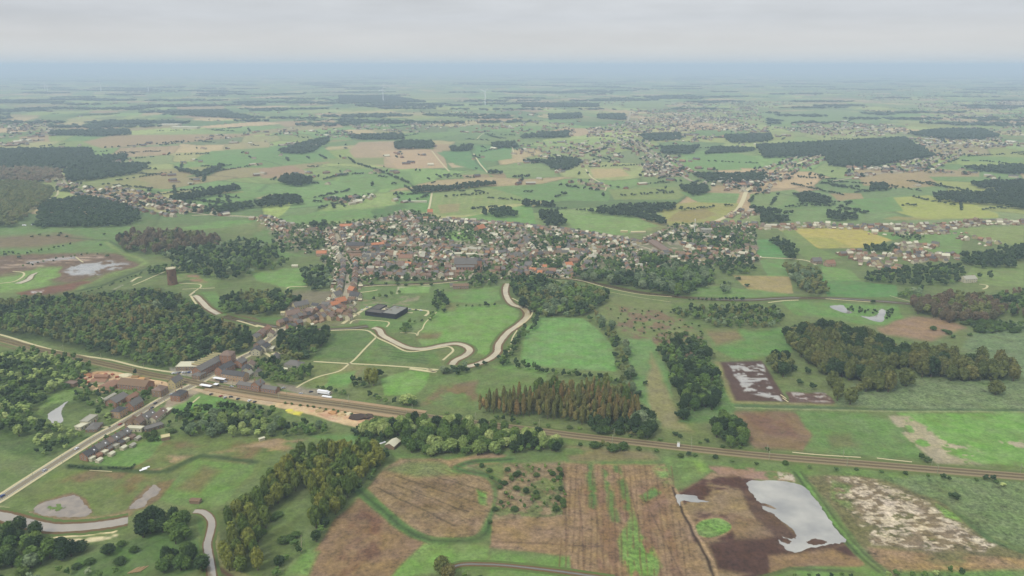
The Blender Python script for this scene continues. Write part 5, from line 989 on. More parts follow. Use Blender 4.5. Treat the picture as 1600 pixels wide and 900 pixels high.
B('shed', 'broad shed with a rust-red roof left of the brickyard barn', 'shed', (172, 606), 18, 14, 4, 2, RA, rc='brick-red', wc='pinkish brick', chim=0, win=False)
B('shed', 'maroon roofed open shed standing on the pale yard', 'shed', (156, 599), 16, 8, 3.4, 1.6, RR + 0.3, rc='brick-red', wc='white', chim=0, win=False)
B('shed', 'second maroon roofed shed behind the first on the pale yard', 'shed', (160, 591), 15, 6, 3, 1.4, RR + 0.3, rc='brick-red', wc='red brick', chim=0, win=False)
B('shed', 'flat brown shed at the left end of the brickyard', 'shed', (113, 602), 12, 7, 3.4, 0, RR, roof='flat', rc='mauve-brown', wc='brown brick', chim=0, win=False)
B('hall', 'workshop hall with a smooth slate-grey roof behind the road houses', 'hall', (184, 629), 19, 13, 4.5, 3.4, RA, rc='slate-grey', wc='red brick', chim=0)
B('shed', 'narrow white-roofed lean-to left of the workshop hall', 'shed', (171, 624), 16, 4.5, 3, 1, RA, rc='pale grey', wc='white', chim=0, win=False)
B('house', 'brown brick house with dark roof, nearest the workshop hall', 'house', (187, 650), 11, 10, 7, 3.6, RA, roof='hip', rc='dark slate', wc='pinkish brick', chim=2)
B('house', 'red brick house with grey gable roof left of the road', 'house', (211, 638), 15, 9, 6, 4.2, RA, rc='slate-grey', wc='red brick', chim=2)
B('house', 'small brick outbuilding linking the hall and the red brick house', 'house', (206, 624), 14, 7, 3.5, 2.4, RA, rc='brick-red', wc='red brick', chim=0, win=False)
B('shed', 'tiny white shed above the left pond garden', 'shed', (156, 627), 5, 4, 2.4, 1, RA, rc='white', wc='white', chim=0, win=False)
B('bungalow', 'white flat-roofed modern bungalow among the willows', 'bungalow', (140, 660), 15, 8, 4.4, 0, RA + 0.1, roof='flat', rc='pale grey', wc='white', chim=0)
B('bungalow', 'lower white wing at the left end of the modern bungalow', 'bungalow', (130, 668), 12, 7, 3.2, 0, RA - 0.1, roof='flat', rc='white', wc='white', chim=0)
B('bungalow', 'dark grey roofed bungalow beside the modern white one', 'bungalow', (148, 670), 15, 10, 3, 2.4, RA + 0.3, roof='hip', rc='slate-grey', wc='brown brick', chim=1)
B('hall', 'flat white-roofed hall beside the parked cars', 'hall', (296, 575), 24, 15, 4.5, 0, RR + 0.35, roof='flat', rc='white', wc='brown brick', chim=0)
B('hall', 'old factory wing with slate roof lining the road north of the crossing', 'hall', (325, 580), 36, 12, 8, 4, ang((308, 597), (345, 577)), rc='slate-grey', wc='red brick', chim=0)
B('house', 'low grey front wing of the old factory', 'hall', (312, 590), 12, 10, 5, 2, ang((308, 597), (345, 577)), roof='hip', rc='slate-grey', wc='brown brick', chim=0)
B('factory_tower', 'tall square brick mill block with a pyramid roof', 'mill', (357, 570), 14, 13, 14, 4, RA + 0.2, roof='hip', rc='mauve-brown', wc='red brick', chim=0)
t_ = thing('sawtooth_hall', 'long factory hall with rows of pale sawtooth skylights', 'factory', (*P(328, 568), 0), ang((308, 597), (345, 577)))
walls_mb(40, 16, 6, 0, 'flat').build('wall', WALL['brown brick'], t_)
for i in range(8):
    x0 = -20 + i * 5; mb = MB(); mb.face([(x0, -8, 6), (x0, -8, 7.8), (x0, 8, 7.8), (x0, 8, 6)], 1); mb.face([(x0, -8, 7.8), (x0 + 5, -8, 6), (x0 + 5, 8, 6), (x0, 8, 7.8)], 0)
    mb.face([(x0, -8, 6), (x0 + 5, -8, 6), (x0, -8, 7.8)], 2); mb.face([(x0, 8, 6), (x0, 8, 7.8), (x0 + 5, 8, 6)], 2); mb.build('sawtooth_roof', [ROOF['olive-grey'], ROOF['cream'], WALL['brown brick']], t_)
B('house', 'long dark-roofed cream brick building facing the railway station square', 'house', (368, 593), 28, 10, 7, 3.4, RR + 0.02, rc='dark slate', wc='pinkish brick', chim=2)
B('house', 'dark-roofed wing beside the road behind the station square', 'house', (352, 582), 20, 11, 7, 3.6, ang((345, 577), (382, 558)), rc='dark slate', wc='red brick', chim=2)
for c, l, w_, h, rc, wc, lb in (((385, 582), 14, 9, 5, 'dark slate', 'white', 'small dark-roofed house behind the cream brick building'), ((376, 572), 12, 11, 6, 'slate-grey', 'red brick', 'grey-roofed brick house right of the mill block'), ((392, 575), 10, 9, 5, 'mauve-brown', 'white', 'white walled house with mauve roof behind the station'), ((388, 588), 12, 6, 3, 'pale grey', 'white', 'low pale outbuilding behind the station'), ((403, 586), 10, 7, 3.5, 'slate-grey', 'grey', 'low grey annexe beside the station trees'),
                                ((402, 553), 13, 11, 6, 'dark slate', 'white', 'white house with a dark roof north of the station'), ((414, 548), 12, 10, 6, 'dark slate', 'white', 'second white house with a dark roof beside the bridge lane'), ((406, 542), 12, 10, 5, 'slate-grey', 'brown brick', 'slate-roofed house behind the two white ones'), ((424, 547), 10, 7, 3, 'white', 'white', 'white flat outbuilding next to the white houses'),
                                ((408, 525), 13, 10, 5, 'mauve-brown', 'red brick', 'mauve-roofed house left of the bridge lane'), ((416, 519), 12, 9, 5, 'brick-red', 'pinkish brick', 'red-roofed house near the bridge'), ((399, 531), 12, 10, 5, 'slate-grey', 'cream', 'grey-roofed house at the wood edge'), ((424, 525), 10, 8, 4, 'mauve-brown', 'white', 'small house beside the bridge'), ((430, 563), 16, 8, 4, 'slate-grey', 'grey', 'grey house behind the tall cypress trees')):
    B('house', lb, 'house', c, l, w_, h, 3.2, RA + (l % 3) * 0.25, rc=rc, wc=wc, chim=1, roof='flat' if rc == 'white' else 'gable')
B('bungalow', 'grey hipped-roof bungalow among the cypress trees', 'bungalow', (460, 572), 20, 12, 3.5, 4, RR, roof='hip', rc='slate-grey', wc='grey', chim=1)
B('shed', 'white shed in the garden below the grey bungalow', 'shed', (446, 579), 7, 4, 2.5, 1, RR, rc='white', wc='white', chim=0, win=False)
# --- railway station: two low wings and a gabled centre
sx = P(404, 609); t_ = thing('station_building', 'long red brick station with slate roofs and a taller gabled centre', 'station', (*sx, 0), RR)
walls_mb(48, 8, 4.4, 2.4, 'gable').build('wall', WALL['red brick'], t_); roof_mb(48, 8, 4.4, 2.4, 'gable').build('roof', ROOF['slate-grey'], t_)
mb = MB(); mb.face([(-5, -5.2, 0), (5, -5.2, 0), (5, -5.2, 7.4), (0, -5.2, 11), (-5, -5.2, 7.4)]); mb.face([(5, 5.2, 0), (-5, 5.2, 0), (-5, 5.2, 7.4), (0, 5.2, 11), (5, 5.2, 7.4)]); mb.face([(5, -5.2, 0), (5, 5.2, 0), (5, 5.2, 7.4), (5, -5.2, 7.4)]); mb.face([(-5, 5.2, 0), (-5, -5.2, 0), (-5, -5.2, 7.4), (-5, 5.2, 7.4)]); mb.build('central_block', WALL['red brick'], t_)
mb = MB()
for s in (-1, 1): q = [(s * 5.4, -5.6, 7.2), (s * 5.4, 5.6, 7.2), (0, 5.6, 11.3), (0, -5.6, 11.3)]; mb.face(q if s > 0 else q[::-1])
rr_ = mb.build('central_roof', ROOF['slate-grey'], t_)
for xx in (-3.6, 3.6): mb = MB(); mb.box(xx - 0.4, xx + 0.4, -0.4, 0.4, 8, 12.4); mb.build('chimney', WALL['red brick'], rr_)
for s in (-1, 1):
    for i in range(16):
        xx = -22.5 + i * 3
        if abs(xx) < 5.6: continue
        mb = MB(); mb.box(xx - 0.6, xx + 0.6, s * 4 - 0.05, s * 4 + 0.05, 0.9, 3.3, 0); y1 = s * 4.053; q = [(xx - 0.45, y1, 1), (xx + 0.45, y1, 1), (xx + 0.45, y1, 3.2), (xx - 0.45, y1, 3.2)]; mb.face(q if s < 0 else q[::-1], 1); mb.build('window', [M_frame, M_glass], t_)
    for xx in (-3, 0, 3):
        for z0 in (1, 4.6): mb = MB(); mb.box(xx - 0.6, xx + 0.6, s * 5.2 - 0.05, s * 5.2 + 0.05, z0, z0 + 2, 0); y1 = s * 5.253; q = [(xx - 0.45, y1, z0 + 0.1), (xx + 0.45, y1, z0 + 0.1), (xx + 0.45, y1, z0 + 1.9), (xx - 0.45, y1, z0 + 1.9)]; mb.face(q if s < 0 else q[::-1], 1); mb.build('window', [M_frame, M_glass], t_)
for c, l, lb in (((322, 606), 14, 'white-roofed platform shelter on the near side of the tracks'), ((343, 595), 15, 'white-roofed bicycle shelter beside the station square'), ((338, 604), 5, 'tiny waiting hut between the platforms')):
    t_ = thing('platform_shelter', lb, 'shelter', (*P(*c), 0), RR)
    mb = MB(); mb.box(-l / 2, l / 2, -2.2, 2.2, 2.9, 3.15); mb.build('canopy_roof', M_whitem, t_)
    mb = MB(); mb.box(-l / 2 + 0.2, l / 2 - 0.2, 1.7, 1.8, 0, 2.9); mb.build('back_wall', WALL['grey'], t_)
    for s in range(4): mb = MB(); xx = -l / 2 + 0.4 + s * (l - 0.8) / 3; mb.tube((xx, -1.9, 0), (xx, -1.9, 2.9), 0.08, 0.08, 6); mb.build('post', M_dark, t_)
# --- dark modern building by the river path
t_ = thing('community_hall', 'low dark-clad modern building with an L-shaped flat roof beside the river path', 'building', (*P(600, 494), 0), ang((570, 490), (618, 496)))
M_clad = mat('dark_cladding', alb((52, 50, 60)), var=0.1); M_flat = mat('roof_membrane', alb((150, 152, 162)), var=0.14, scale=0.2); M_flatd = mat('roof_membrane_dark', alb((104, 102, 108)), var=0.1, scale=0.2)
def flatblock(t_, x0, x1, y0, y1, h, top, wallm, nm='wing'):
    mb = MB(); mb.box(x0, x1, y0, y1, 0, h); w0 = mb.build(nm, wallm, t_)
    mb = MB(); mb.box(x0 + 0.4, x1 - 0.4, y0 + 0.4, y1 - 0.4, h + 0.003, h + 0.1); mb.build('roof', top, t_)
    mb = MB()
    for a in ((x0, x1, y0, y0 + 0.35), (x0, x1, y1 - 0.35, y1), (x0, x0 + 0.35, y0 + 0.352, y1 - 0.352), (x1 - 0.35, x1, y0 + 0.352, y1 - 0.352)): mb.box(*a, h + 0.002, h + 0.6)
    mb.build('parapet', M_dark, t_)
flatblock(t_, 0, 22, -6, 28, 6.5, M_flat, M_clad); flatblock(t_, -26, -0.2, -6, 8, 5.6, M_flatd, M_clad, 'low_wing'); flatblock(t_, -26, -12, 8.2, 30, 5.6, M_flatd, M_clad, 'rear_wing'); flatblock(t_, -11.8, -0.2, 8.2, 22, 4.4, mat('gravel_roof', alb((214, 208, 196)), var=0.15), WALL['white'], 'courtyard_wing')
mb = MB(); mb.box(-22, 21, -6.3, -6.05, 0.4, 2.4); mb.build('window_band', M_glass, t_)
for x_, y_ in ((4, 8), (8, 20), (-6, 14)): mb = MB(); mb.box(x_, x_ + 3, y_, y_ + 2, 5, 8); mb.build('rooftop_plant', WALL['grey'], t_)
# --- round brick tower (medieval keep) with a pale platform on top
t_ = thing('round_tower', 'massive round red-brown brick tower with a pale platform on top', 'tower', (*P(270, 444), 0), 0.3)
mb = MB(); prof = [(0, 7.7), (4, 7.2), (14, 6.9), (24, 7.0), (25.5, 7.2)]; n = 28
for (z0, r0), (z1, r1) in zip(prof, prof[1:]):
    for k in range(n):
        a0, a1 = 2 * math.pi * k / n, 2 * math.pi * (k + 1) / n
        mb.face([(r0 * math.cos(a0), r0 * math.sin(a0), z0), (r0 * math.cos(a1), r0 * math.sin(a1), z0), (r1 * math.cos(a1), r1 * math.sin(a1), z1), (r1 * math.cos(a0), r1 * math.sin(a0), z1)])
mb.build('tower_wall', mat('tower_brick', alb((140, 108, 94)), var=0.32, scale=0.35, stain=(alb((104, 84, 72)), 0.12)), t_)
mb = MB(); mb.tube((0, 0, 25.5), (0, 0, 26.2), 7.4, 7.4, 28); mb.build('parapet', mat('pale_stone', alb((222, 216, 206)), var=0.1), t_)
mb = MB()
for k in range(14):
    a = 2 * math.pi * k / 14; mb.tube((6.9 * math.cos(a), 6.9 * math.sin(a), 26.203), (6.9 * math.cos(a), 6.9 * math.sin(a), 27.4), 0.5, 0.5, 6)
mb.build('battlement', MC['pale_stone'], t_)
for a, z0 in ((-1.9, 8), (-1.2, 15), (-2.3, 19), (-1.5, 4)):
    mb = MB(); c = (7.1 * math.cos(a), 7.1 * math.sin(a), z0); mb.box(c[0] - 0.5, c[0] + 0.5, c[1] - 0.5, c[1] + 0.5, z0, z0 + 2); mb.build('window', M_glass, t_)
# --- church
cy_ = ang((706, 416), (752, 416)); t_ = thing('church', 'large slate-roofed brick church in the middle of the village', 'church', (*P(728, 420), 0), cy_ + 0.05)
walls_mb(38, 12, 10, 9, 'gable').build('nave_wall', WALL['brown brick'], t_); nr2 = roof_mb(38, 12, 10, 9, 'gable').build('nave_roof', ROOF['slate-grey'], t_)
for s in (-1, 1):
    mb = MB(); mb.box(-16, 14, s * 6 - (0 if s > 0 else 4), s * 6 + (4 if s > 0 else 0), 0, 5.5); mb.build('aisle_wall', WALL['red brick'], t_)
    mb = MB(); q = [(-16.4, s * 10.3, 5.45), (14.4, s * 10.3, 5.45), (14.4, s * 5.9, 8.2), (-16.4, s * 5.9, 8.2)]; mb.face(q if s < 0 else q[::-1]); mb.build('aisle_roof', ROOF['slate-grey'], t_)
    for i in range(6): mb = MB(); xx = -14 + i * 5.2; mb.box(xx - 0.8, xx + 0.8, s * 10.05 - 0.08, s * 10.05 + 0.08, 1.4, 4.6); mb.build('window', M_glass, t_)
mb = MB(); mb.box(19.05, 27, -4.5, 4.5, 0, 15); mb.build('church_tower', WALL['red brick'], t_)
mb = MB(); c = [(18.7, -4.9, 15), (27.4, -4.9, 15), (27.4, 4.9, 15), (18.7, 4.9, 15)]
for i in range(4): mb.face([c[i], c[(i + 1) % 4], (23, 0, 21)])
mb.build('tower_roof', ROOF['dark slate'], t_)
mb = MB(); mb.tube((2, 0, 18.6), (2, 0, 21), 0.9, 0.9, 8); mb.tube((2, 0, 21), (2, 0, 25), 1.1, 0.05, 8); mb.build('ridge_turret', ROOF['dark slate'], t_)
BUILT.append((*P(728, 420), 26))
# --- landmarks in the village
B('ruined_house', 'low brick ruin with a brown roof outside the moat below the church', 'ruin', (720, 450), 24, 11, 4.5, 2.5, 0.05, rc='brown', wc='brown brick', chim=1)
B('cottage', 'white-gabled cottage beside the brick ruin', 'cottage', (706, 448), 6, 6, 3, 2.5, 0.1, rc='slate-grey', wc='white', chim=0, win=False)
V_ = [('hall', 'orange-roofed hall at the left street junction', (541, 357), 26, 12, 6, 4, 0.1, 'orange', 'red brick'), ('house', 'bright orange roofed house left of the main street', (503, 399), 18, 12, 5, 4, 0.05, 'orange', 'pinkish brick'),
      ('hall', 'large steep orange roof in the upper right of the village', (750, 360), 22, 14, 5, 7, 0.9, 'orange', 'red brick'), ('house', 'bright orange hipped house low on the right side', (888, 417), 13, 13, 4, 5, 0.4, 'orange', 'white'), ('house', 'duller orange roof just above the bright orange hipped house', (895, 410), 16, 9, 4, 4, 0.3, 'brick-red', 'red brick'),
      ('house', 'orange-roofed house at the foot of the main street', (532, 476), 16, 11, 6, 5, 0.8, 'orange', 'red brick'), ('house', 'second orange-roofed house at the foot of the main street', (524, 480), 13, 9, 5, 4, 0.6, 'orange', 'pinkish brick'), ('house', 'orange-roofed corner house right of the main street foot', (551, 458), 12, 10, 6, 4.5, -0.7, 'orange', 'red brick'),
      ('hall', 'white flat-roofed hall in the village centre', (715, 399), 16, 10, 4, 0, 0.0, 'white', 'white'), ('hall', 'second white flat-roofed hall near the church', (735, 400), 15, 10, 4, 0, 0.1, 'white', 'white'), ('hall', 'long dark slate roof of the old school', (556, 388), 34, 14, 7, 5, 0.0, 'dark slate', 'brown brick'), ('hall', 'brown wall block below the old school', (553, 398), 26, 10, 6, 0, 0.0, 'brown', 'brown brick'),
      ('house', 'orange-roofed block right of the old school', (590, 386), 24, 10, 6, 3, 0.4, 'orange', 'red brick'), ('convent', 'long red-brown roof beside the dark village tree', (634, 408), 24, 11, 7, 5, 0.0, 'brick-red', 'cream'), ('hall', 'long low grey shed roof at the right end of the village', (1032, 388), 95, 16, 4, 3, ang((1020, 382), (1050, 402)), 'mauve-brown', 'brown brick'), ('hall', 'white block at the end of the long shed', (1054, 404), 14, 8, 4, 0, 0.3, 'white', 'white'),
      ('apartment_block', 'pale three-storey block near the white mast', (1103, 364), 20, 12, 8, 0, 0.0, 'pale grey', 'grey'), ('apartment_block', 'second pale block just below the first', (1104, 373), 16, 8, 5, 0, 0.0, 'pale grey', 'white'), ('house', 'brick house with orange gable beyond the upper rim of the village', (672, 334), 12, 10, 5, 6, 0.2, 'orange', 'pinkish brick'), ('shed', 'long white greenhouse in the field above the village', (648, 316), 60, 8, 3, 0, 0.0, 'white', 'white'),
      ('house', 'pair of steep grey gables at the lower left of the tip', (470, 482), 22, 11, 6, 5, 0.75, 'slate-grey', 'cream'), ('house', 'large mauve-roofed house at the lower left corner of the village tip', (458, 496), 18, 12, 6, 5, 0.5, 'mauve-brown', 'pinkish brick'), ('house', 'blue-grey roofed house at the foot of the main street', (527, 466), 14, 10, 6, 5, 1.0, 'slate-grey', 'white'), ('house', 'dark double-roofed house right of the main street foot', (556, 466), 16, 11, 5, 5, -0.4, 'dark slate', 'white'),
      ('house', 'cream hall by the lower left dyke', (446, 491), 12, 8, 3, 0, 0.2, 'cream', 'white'), ('villa', 'white villa with a pale roof among dark trees on the right', (1512, 440), 22, 14, 6, 4, 0.2, 'pale grey', 'white'), ('farmhouse', 'orange-roofed farmhouse on the right lane', (1296, 415), 16, 12, 5, 5, 0.2, 'brick-red', 'pinkish brick'), ('farmhouse', 'grey-roofed farmhouse beside the orange one', (1275, 411), 16, 11, 5, 5, 0.1, 'slate-grey', 'brown brick'),
      ('shed', 'cream shed in the field above the village', (975, 363), 14, 6, 3, 1, 0.0, 'cream', 'cream'), ('shed', 'long cream shed right of the field shed', (997, 364), 30, 6, 3, 1, 0.1, 'cream', 'white'), ('shed', 'white stable below the left village gardens', (461, 417), 10, 6, 3, 1, 0.1, 'white', 'white'),
      ('factory', 'long white industrial hall far away on the left', (266, 197), 110, 60, 11, 0, 0.0, 'white', 'white'), ('factory', 'second long white industrial hall just right of the first', (290, 201), 140, 50, 10, 0, 0.0, 'white', 'white')]
V_ = [(a, b, c, l, w2, h, r, y, rc, wc) for a, b, c, l, w2, h, r, y, rc, wc in V_]
for nm, lb, c, l, w2, h, r, y, rc, wc in V_: B(nm, lb, {'apartment_block': 'apartment block', 'ruined_house': 'ruin'}.get(nm, nm), c, l, w2, h, r, y, rc=rc, wc=wc, roof='flat' if r == 0 else 'gable', chim=0 if nm in ('hall', 'shed', 'factory') or r == 0 else 1, win=(c[1] > 300 and nm not in ('shed', 'hall')))
# --- white metal barn and small things in the near fields
B('barn', 'small barn with a bright white metal roof at the end of the willow belt', 'barn', (614, 697), 12, 9, 3.2, 2.2, 1.2, rc='white', wc='brown brick', chim=0, win=False)
B('shelter', 'dark open field shelter at the edge of the green meadow', 'shelter', (306, 785), 8, 4.5, 2.4, 0.6, -0.1, rc='brown', wc='brown brick', chim=0, win=False)
B('shed', 'small white trailer-like hut in the tan meadow', 'shed', (409, 688), 5, 2.6, 2.4, 0.4, 0.7, rc='white', wc='white', chim=0, win=False)

# ------------------------------------------------------------------ village houses along the streets
PROTO = [(8.5, 9.5, 5.6, 3.6), (10, 9, 5.4, 4.0), (7.2, 10, 6.2, 3.6), (12.5, 8.5, 4.2, 3.4), (9, 8, 3.4, 3.6), (14, 9, 5.8, 3.8)]
HM = {}
def hwall(k, wc):
    if (k, wc) not in HM:
        L_, W_, h, rh = PROTO[k]; mb = walls_mb(L_, W_, h, rh, 'gable')
        n = max(2, int(L_ / 3)); fl = 2 if h > 4.5 else 1
        for s in (-1, 1):
            for f_ in range(fl):
                for i in range(n):
                    xx = -L_ / 2 + L_ * (i + 0.5) / n; z0 = 0.9 + f_ * 2.7; y1 = s * (W_ / 2 + 0.03); q = [(xx - 0.55, y1, z0), (xx + 0.55, y1, z0), (xx + 0.55, y1, z0 + 1.4), (xx - 0.55, y1, z0 + 1.4)]; mb.face(q if s < 0 else q[::-1], 1)
        HM[(k, wc)] = mb.mesh('wall', [WALL[wc], M_glass])
    return HM[(k, wc)]
def hroof(k, rc):
    if (k, rc) not in HM: L_, W_, h, rh = PROTO[k]; HM[(k, rc)] = roof_mb(L_, W_, h, rh, 'gable').mesh('roof', ROOF[rc])
    return HM[(k, rc)]
def hchim(k):
    if (k, 'c') not in HM: L_, W_, h, rh = PROTO[k]; mb = MB(); mb.box(0.3 * L_ - 0.4, 0.3 * L_ + 0.4, -0.4, 0.4, h + rh - 0.4, h + rh + 1); HM[(k, 'c')] = mb.mesh('chimney', WALL['red brick'])
    return HM[(k, 'c')]
RC = [('slate-grey', 24), ('dark slate', 15), ('mauve-brown', 26), ('brick-red', 12), ('orange', 1.5), ('pale grey', 12), ('brown', 12), ('white', 3)]
WC = [('red brick', 14), ('brown brick', 14), ('cream', 18), ('white', 22), ('pinkish brick', 18), ('grey', 8)]
def pick(t): return rnd.choices([a for a, b in t], [b for a, b in t])[0]
HOUSES = []; cellg = {}
for x, y, r in BUILT: cellg.setdefault((int(x // 25), int(y // 25)), []).append((x, y, r))
def free(x, y, r):
    i, j = int(x // 25), int(y // 25)
    for a in range(i - 2, i + 3):
        for b in range(j - 2, j + 3):
            for (u, v, q) in cellg.get((a, b), ()):
                if (u - x) ** 2 + (v - y) ** 2 < (r + q) ** 2 * 0.72: return False
    return True
def put(x, y, yaw, k, place_, sc=1.0, rc=None, wc=None, rad=4.3):
    if not free(x, y, rad): return False
    cellg.setdefault((int(x // 25), int(y // 25)), []).append((x, y, rad))
    HOUSES.append([x, y, yaw, k, rc or pick(RC), wc or pick(WC), sc, place_]); return True
STREETS = [([(440, 512), (470, 503), (500, 492), (520, 482), (536, 470), (541, 462)], 9, 1.0, 0.95, 'the winding lower end of the main street'),
 ([(541, 458), (545, 430), (546, 415), (537, 397), (528, 374), (524, 363)], 9, 0.5, 1.0, 'the straight main street'),
 ([(520, 362), (500, 365), (470, 366), (440, 356), (425, 347), (412, 342)], 6, 4, 0.85, 'the upper left street'), ([(524, 363), (560, 354), (600, 347), (628, 341)], 6, 1, 0.95, 'the street along the top of the village'),
 ([(632, 332), (640, 348), (650, 368), (668, 386), (690, 400), (704, 406)], 6, 0.5, 1.0, 'the diagonal church street'), ([(552, 428), (600, 430), (660, 432), (722, 431)], 5, 1, 0.95, 'the lower edge street'),
 ([(545, 402), (600, 400), (650, 401), (700, 408), (760, 412), (800, 404), (860, 397), (920, 396)], 6, 0.5, 1.0, 'the long cross street'), ([(925, 396), (948, 391), (995, 384), (1030, 395), (1060, 401), (1100, 405), (1140, 400), (1182, 408)], 6, 4, 0.85, 'the right part of the cross street'),
 ([(690, 345), (780, 352), (830, 357), (900, 365), (950, 374), (1000, 383)], 6, 1, 1.0, 'the far right rim street'), ([(920, 396), (914, 405), (905, 415), (897, 426)], 6, 3, 0.9, 'the pale side street'), ([(980, 398), (986, 410), (993, 424)], 5, 3, 0.95, 'the new white street'),
 ([(760, 355), (785, 372), (798, 392), (806, 402)], 5, 3, 0.85, 'the side street by the orange hall'), ([(560, 390), (620, 386), (690, 388), (760, 396), (800, 396)], 5, 1, 0.95, 'the inner lane above the church'), ([(640, 345), (690, 346), (760, 352)], 5, 4, 0.85, 'the upper lane'), ([(800, 424), (850, 428), (895, 430)], 5, 1, 0.95, 'the lane by the river wood'),
 ([(560, 372), (600, 376), (660, 378)], 5, 1, 0.85, 'the lane through the old village'), ([(560, 414), (620, 416), (690, 420)], 5, 1, 0.9, 'the lane above the lower edge'), ([(800, 366), (826, 392), (812, 420)], 5, 2, 0.9, 'the lane in the middle of the right half'), ([(880, 384), (915, 380), (940, 388)], 5, 2, 0.9, 'the short terrace by the pale lane'),
 ([(1010, 383), (1030, 372), (1048, 362)], 6, 2, 1.0, 'the orange terrace by the building site'), ([(1106, 352), (1160, 352), (1215, 357), (1275, 353), (1340, 356), (1420, 356), (1500, 352)], 6, 5, 0.9, 'the right suburb road'), ([(1150, 342), (1165, 330), (1170, 336)], 6, 4, 0.8, 'the big road bend'), ([(1060, 384), (1100, 392), (1150, 396)], 5, 5, 0.75, 'the loose right edge of the village'),
 ([(1320, 402), (1360, 400), (1400, 404), (1450, 400), (1495, 402)], 5, 5, 0.9, 'the lower suburb lane'), ([(1340, 410), (1380, 414), (1402, 422), (1410, 425)], 5, 5, 0.9, 'the suburb lane nearest the wood'), ([(1400, 388), (1440, 384), (1470, 388)], 5, 4, 0.9, 'the little lane by the suburb trees'), ([(1350, 362), (1400, 364), (1500, 361)], 5, 4, 0.85, 'the second row of the right suburb'), ([(1500, 352), (1540, 348), (1640, 350)], 6, 5, 0.85, 'the far right end of the suburb'), ([(1510, 372), (1530, 378), (1560, 384)], 6, 5, 0.7, 'the farm group at the right wood')]
def streetline(pts, sw, setb, dens, nm, store):
    W = wpts(pts, 5); 
    for side in (-1, 1):
        acc = 0.0; nxt = rnd.uniform(2, 6)
        for a, b in zip(W, W[1:]):
            l = (b - a).length; d = (b - a).normalized(); n = Vector((-d.y, d.x, 0)) * side
            while nxt <= acc + l:
                k = rnd.choice((0, 0, 1, 2, 2, 3, 4, 5) if setb < 2 else (0, 1, 3, 3, 4, 5)); L_, W_, h, rh = PROTO[k]
                perp = rnd.random() < (0.22 if setb < 2 else 0.35); yaw = math.atan2(d.y, d.x) + (math.pi if side > 0 else 0) + (math.pi / 2 if perp else 0)
                p = a + d * (nxt - acc) + n * (sw / 2 + (L_ if perp else W_) / 2 + setb + rnd.uniform(0, 1.2)); ww = W_ if perp else L_
                if rnd.random() < dens: put(p.x, p.y, yaw + rnd.uniform(-0.05, 0.05), k, nm, rnd.uniform(0.78, 0.95), rad=3.4, wc='white' if 'white street' in nm else None, rc='orange' if 'orange terrace' in nm and rnd.random() < 0.7 else None)
                if rnd.random() < 0.8:
                    q = p + n * rnd.uniform(8, 13) + d * rnd.uniform(-2, 2); store.append((q.x, q.y, yaw))
                nxt += ww * rnd.uniform(0.84, 0.95) + (0 if setb < 2 else rnd.uniform(1, 6))
            acc += l
SHEDS = []
for s in STREETS: streetline(*s, SHEDS)
vw = [P(*p) for p in vill]; sdirs = []
for s in STREETS:
    W = wpts(s[0], 3)
    for a, b in zip(W, W[1:]): m = (a + b) / 2; sdirs.append((m.x, m.y, math.atan2((b - a).y, (b - a).x)))
sdn = np.array(sdirs)
def infill(polyp, n, nm, dens):
    W = [P(*p) for p in polyp]; x0 = min(p[0] for p in W); x1 = max(p[0] for p in W); y0 = min(p[1] for p in W); y1 = max(p[1] for p in W)
    for _ in range(n):
        x, y = rnd.uniform(x0, x1), rnd.uniform(y0, y1)
        if inpoly(x, y, W) and vnoise(np.array([x / 45.0]), np.array([y / 45.0]), 9)[0] < dens:
            i = int(np.argmin((sdn[:, 0] - x) ** 2 + (sdn[:, 1] - y) ** 2)); put(x, y, sdn[i, 2] + rnd.choice((0, math.pi / 2, math.pi)) + rnd.uniform(-0.2, 0.2), rnd.randrange(6), nm, rnd.uniform(0.72, 0.9), rad=5.4)
infill([(548, 366), (640, 350), (700, 362), (760, 378), (800, 396), (790, 430), (560, 432)], 900, 'the packed old centre', 0.54)
infill([(800, 360), (940, 372), (1000, 390), (990, 425), (900, 432), (800, 434)], 400, 'the back plots of the right half', 0.42)
infill([(1060, 355), (1170, 352), (1180, 404), (1060, 402)], 220, 'the loose gardens at the right end', 0.5)
infill([(425, 345), (500, 360), (495, 372), (440, 374)], 160, 'the upper left corner of the village', 0.6)
infill([(450, 486), (500, 478), (535, 476), (560, 480), (548, 500), (450, 506)], 260, 'the lower tip of the village', 0.75)
infill([(1320, 392), (1500, 388), (1500, 410), (1340, 415)], 220, 'the lower right suburb', 0.5)
HOUSES.sort(key=lambda h: math.hypot(h[0], h[1]))
def onscreen(h):
    a, b = proj(h[0], h[1], 3); return -5 < a < 1605
HI = [h for h in HOUSES if onscreen(h)][:262]
HREST = [h for h in HOUSES if h not in HI]
def fit(s):
    while len(s.split()) > 16 and ' the ' in s: s = s.replace(' the ', ' ', 1)
    return ' '.join(s.split()[:16])
byp = {}
for i, h in enumerate(HI): byp.setdefault((h[7], h[4], h[5]), []).append((*proj(h[0], h[1]), i))
lab = {}
for (pl, rc, wc), its in byp.items():
    for i, ph in zone_label(its).items(): lab[i] = fit(f'{rc} roofed {wc} house, {ph}, {pl}')
for i, (x, y, yaw, k, rc, wc, sc_, pl) in enumerate(HI):
    t_ = thing('house', lab[i], 'house', (x, y, 0), yaw, 'houses of ' + pl, sc=(sc_, sc_, sc_))
    link('wall', hwall(k, wc), t_); r = link('roof', hroof(k, rc), t_)
    if i % 3 == 0: link('chimney', hchim(k), r)
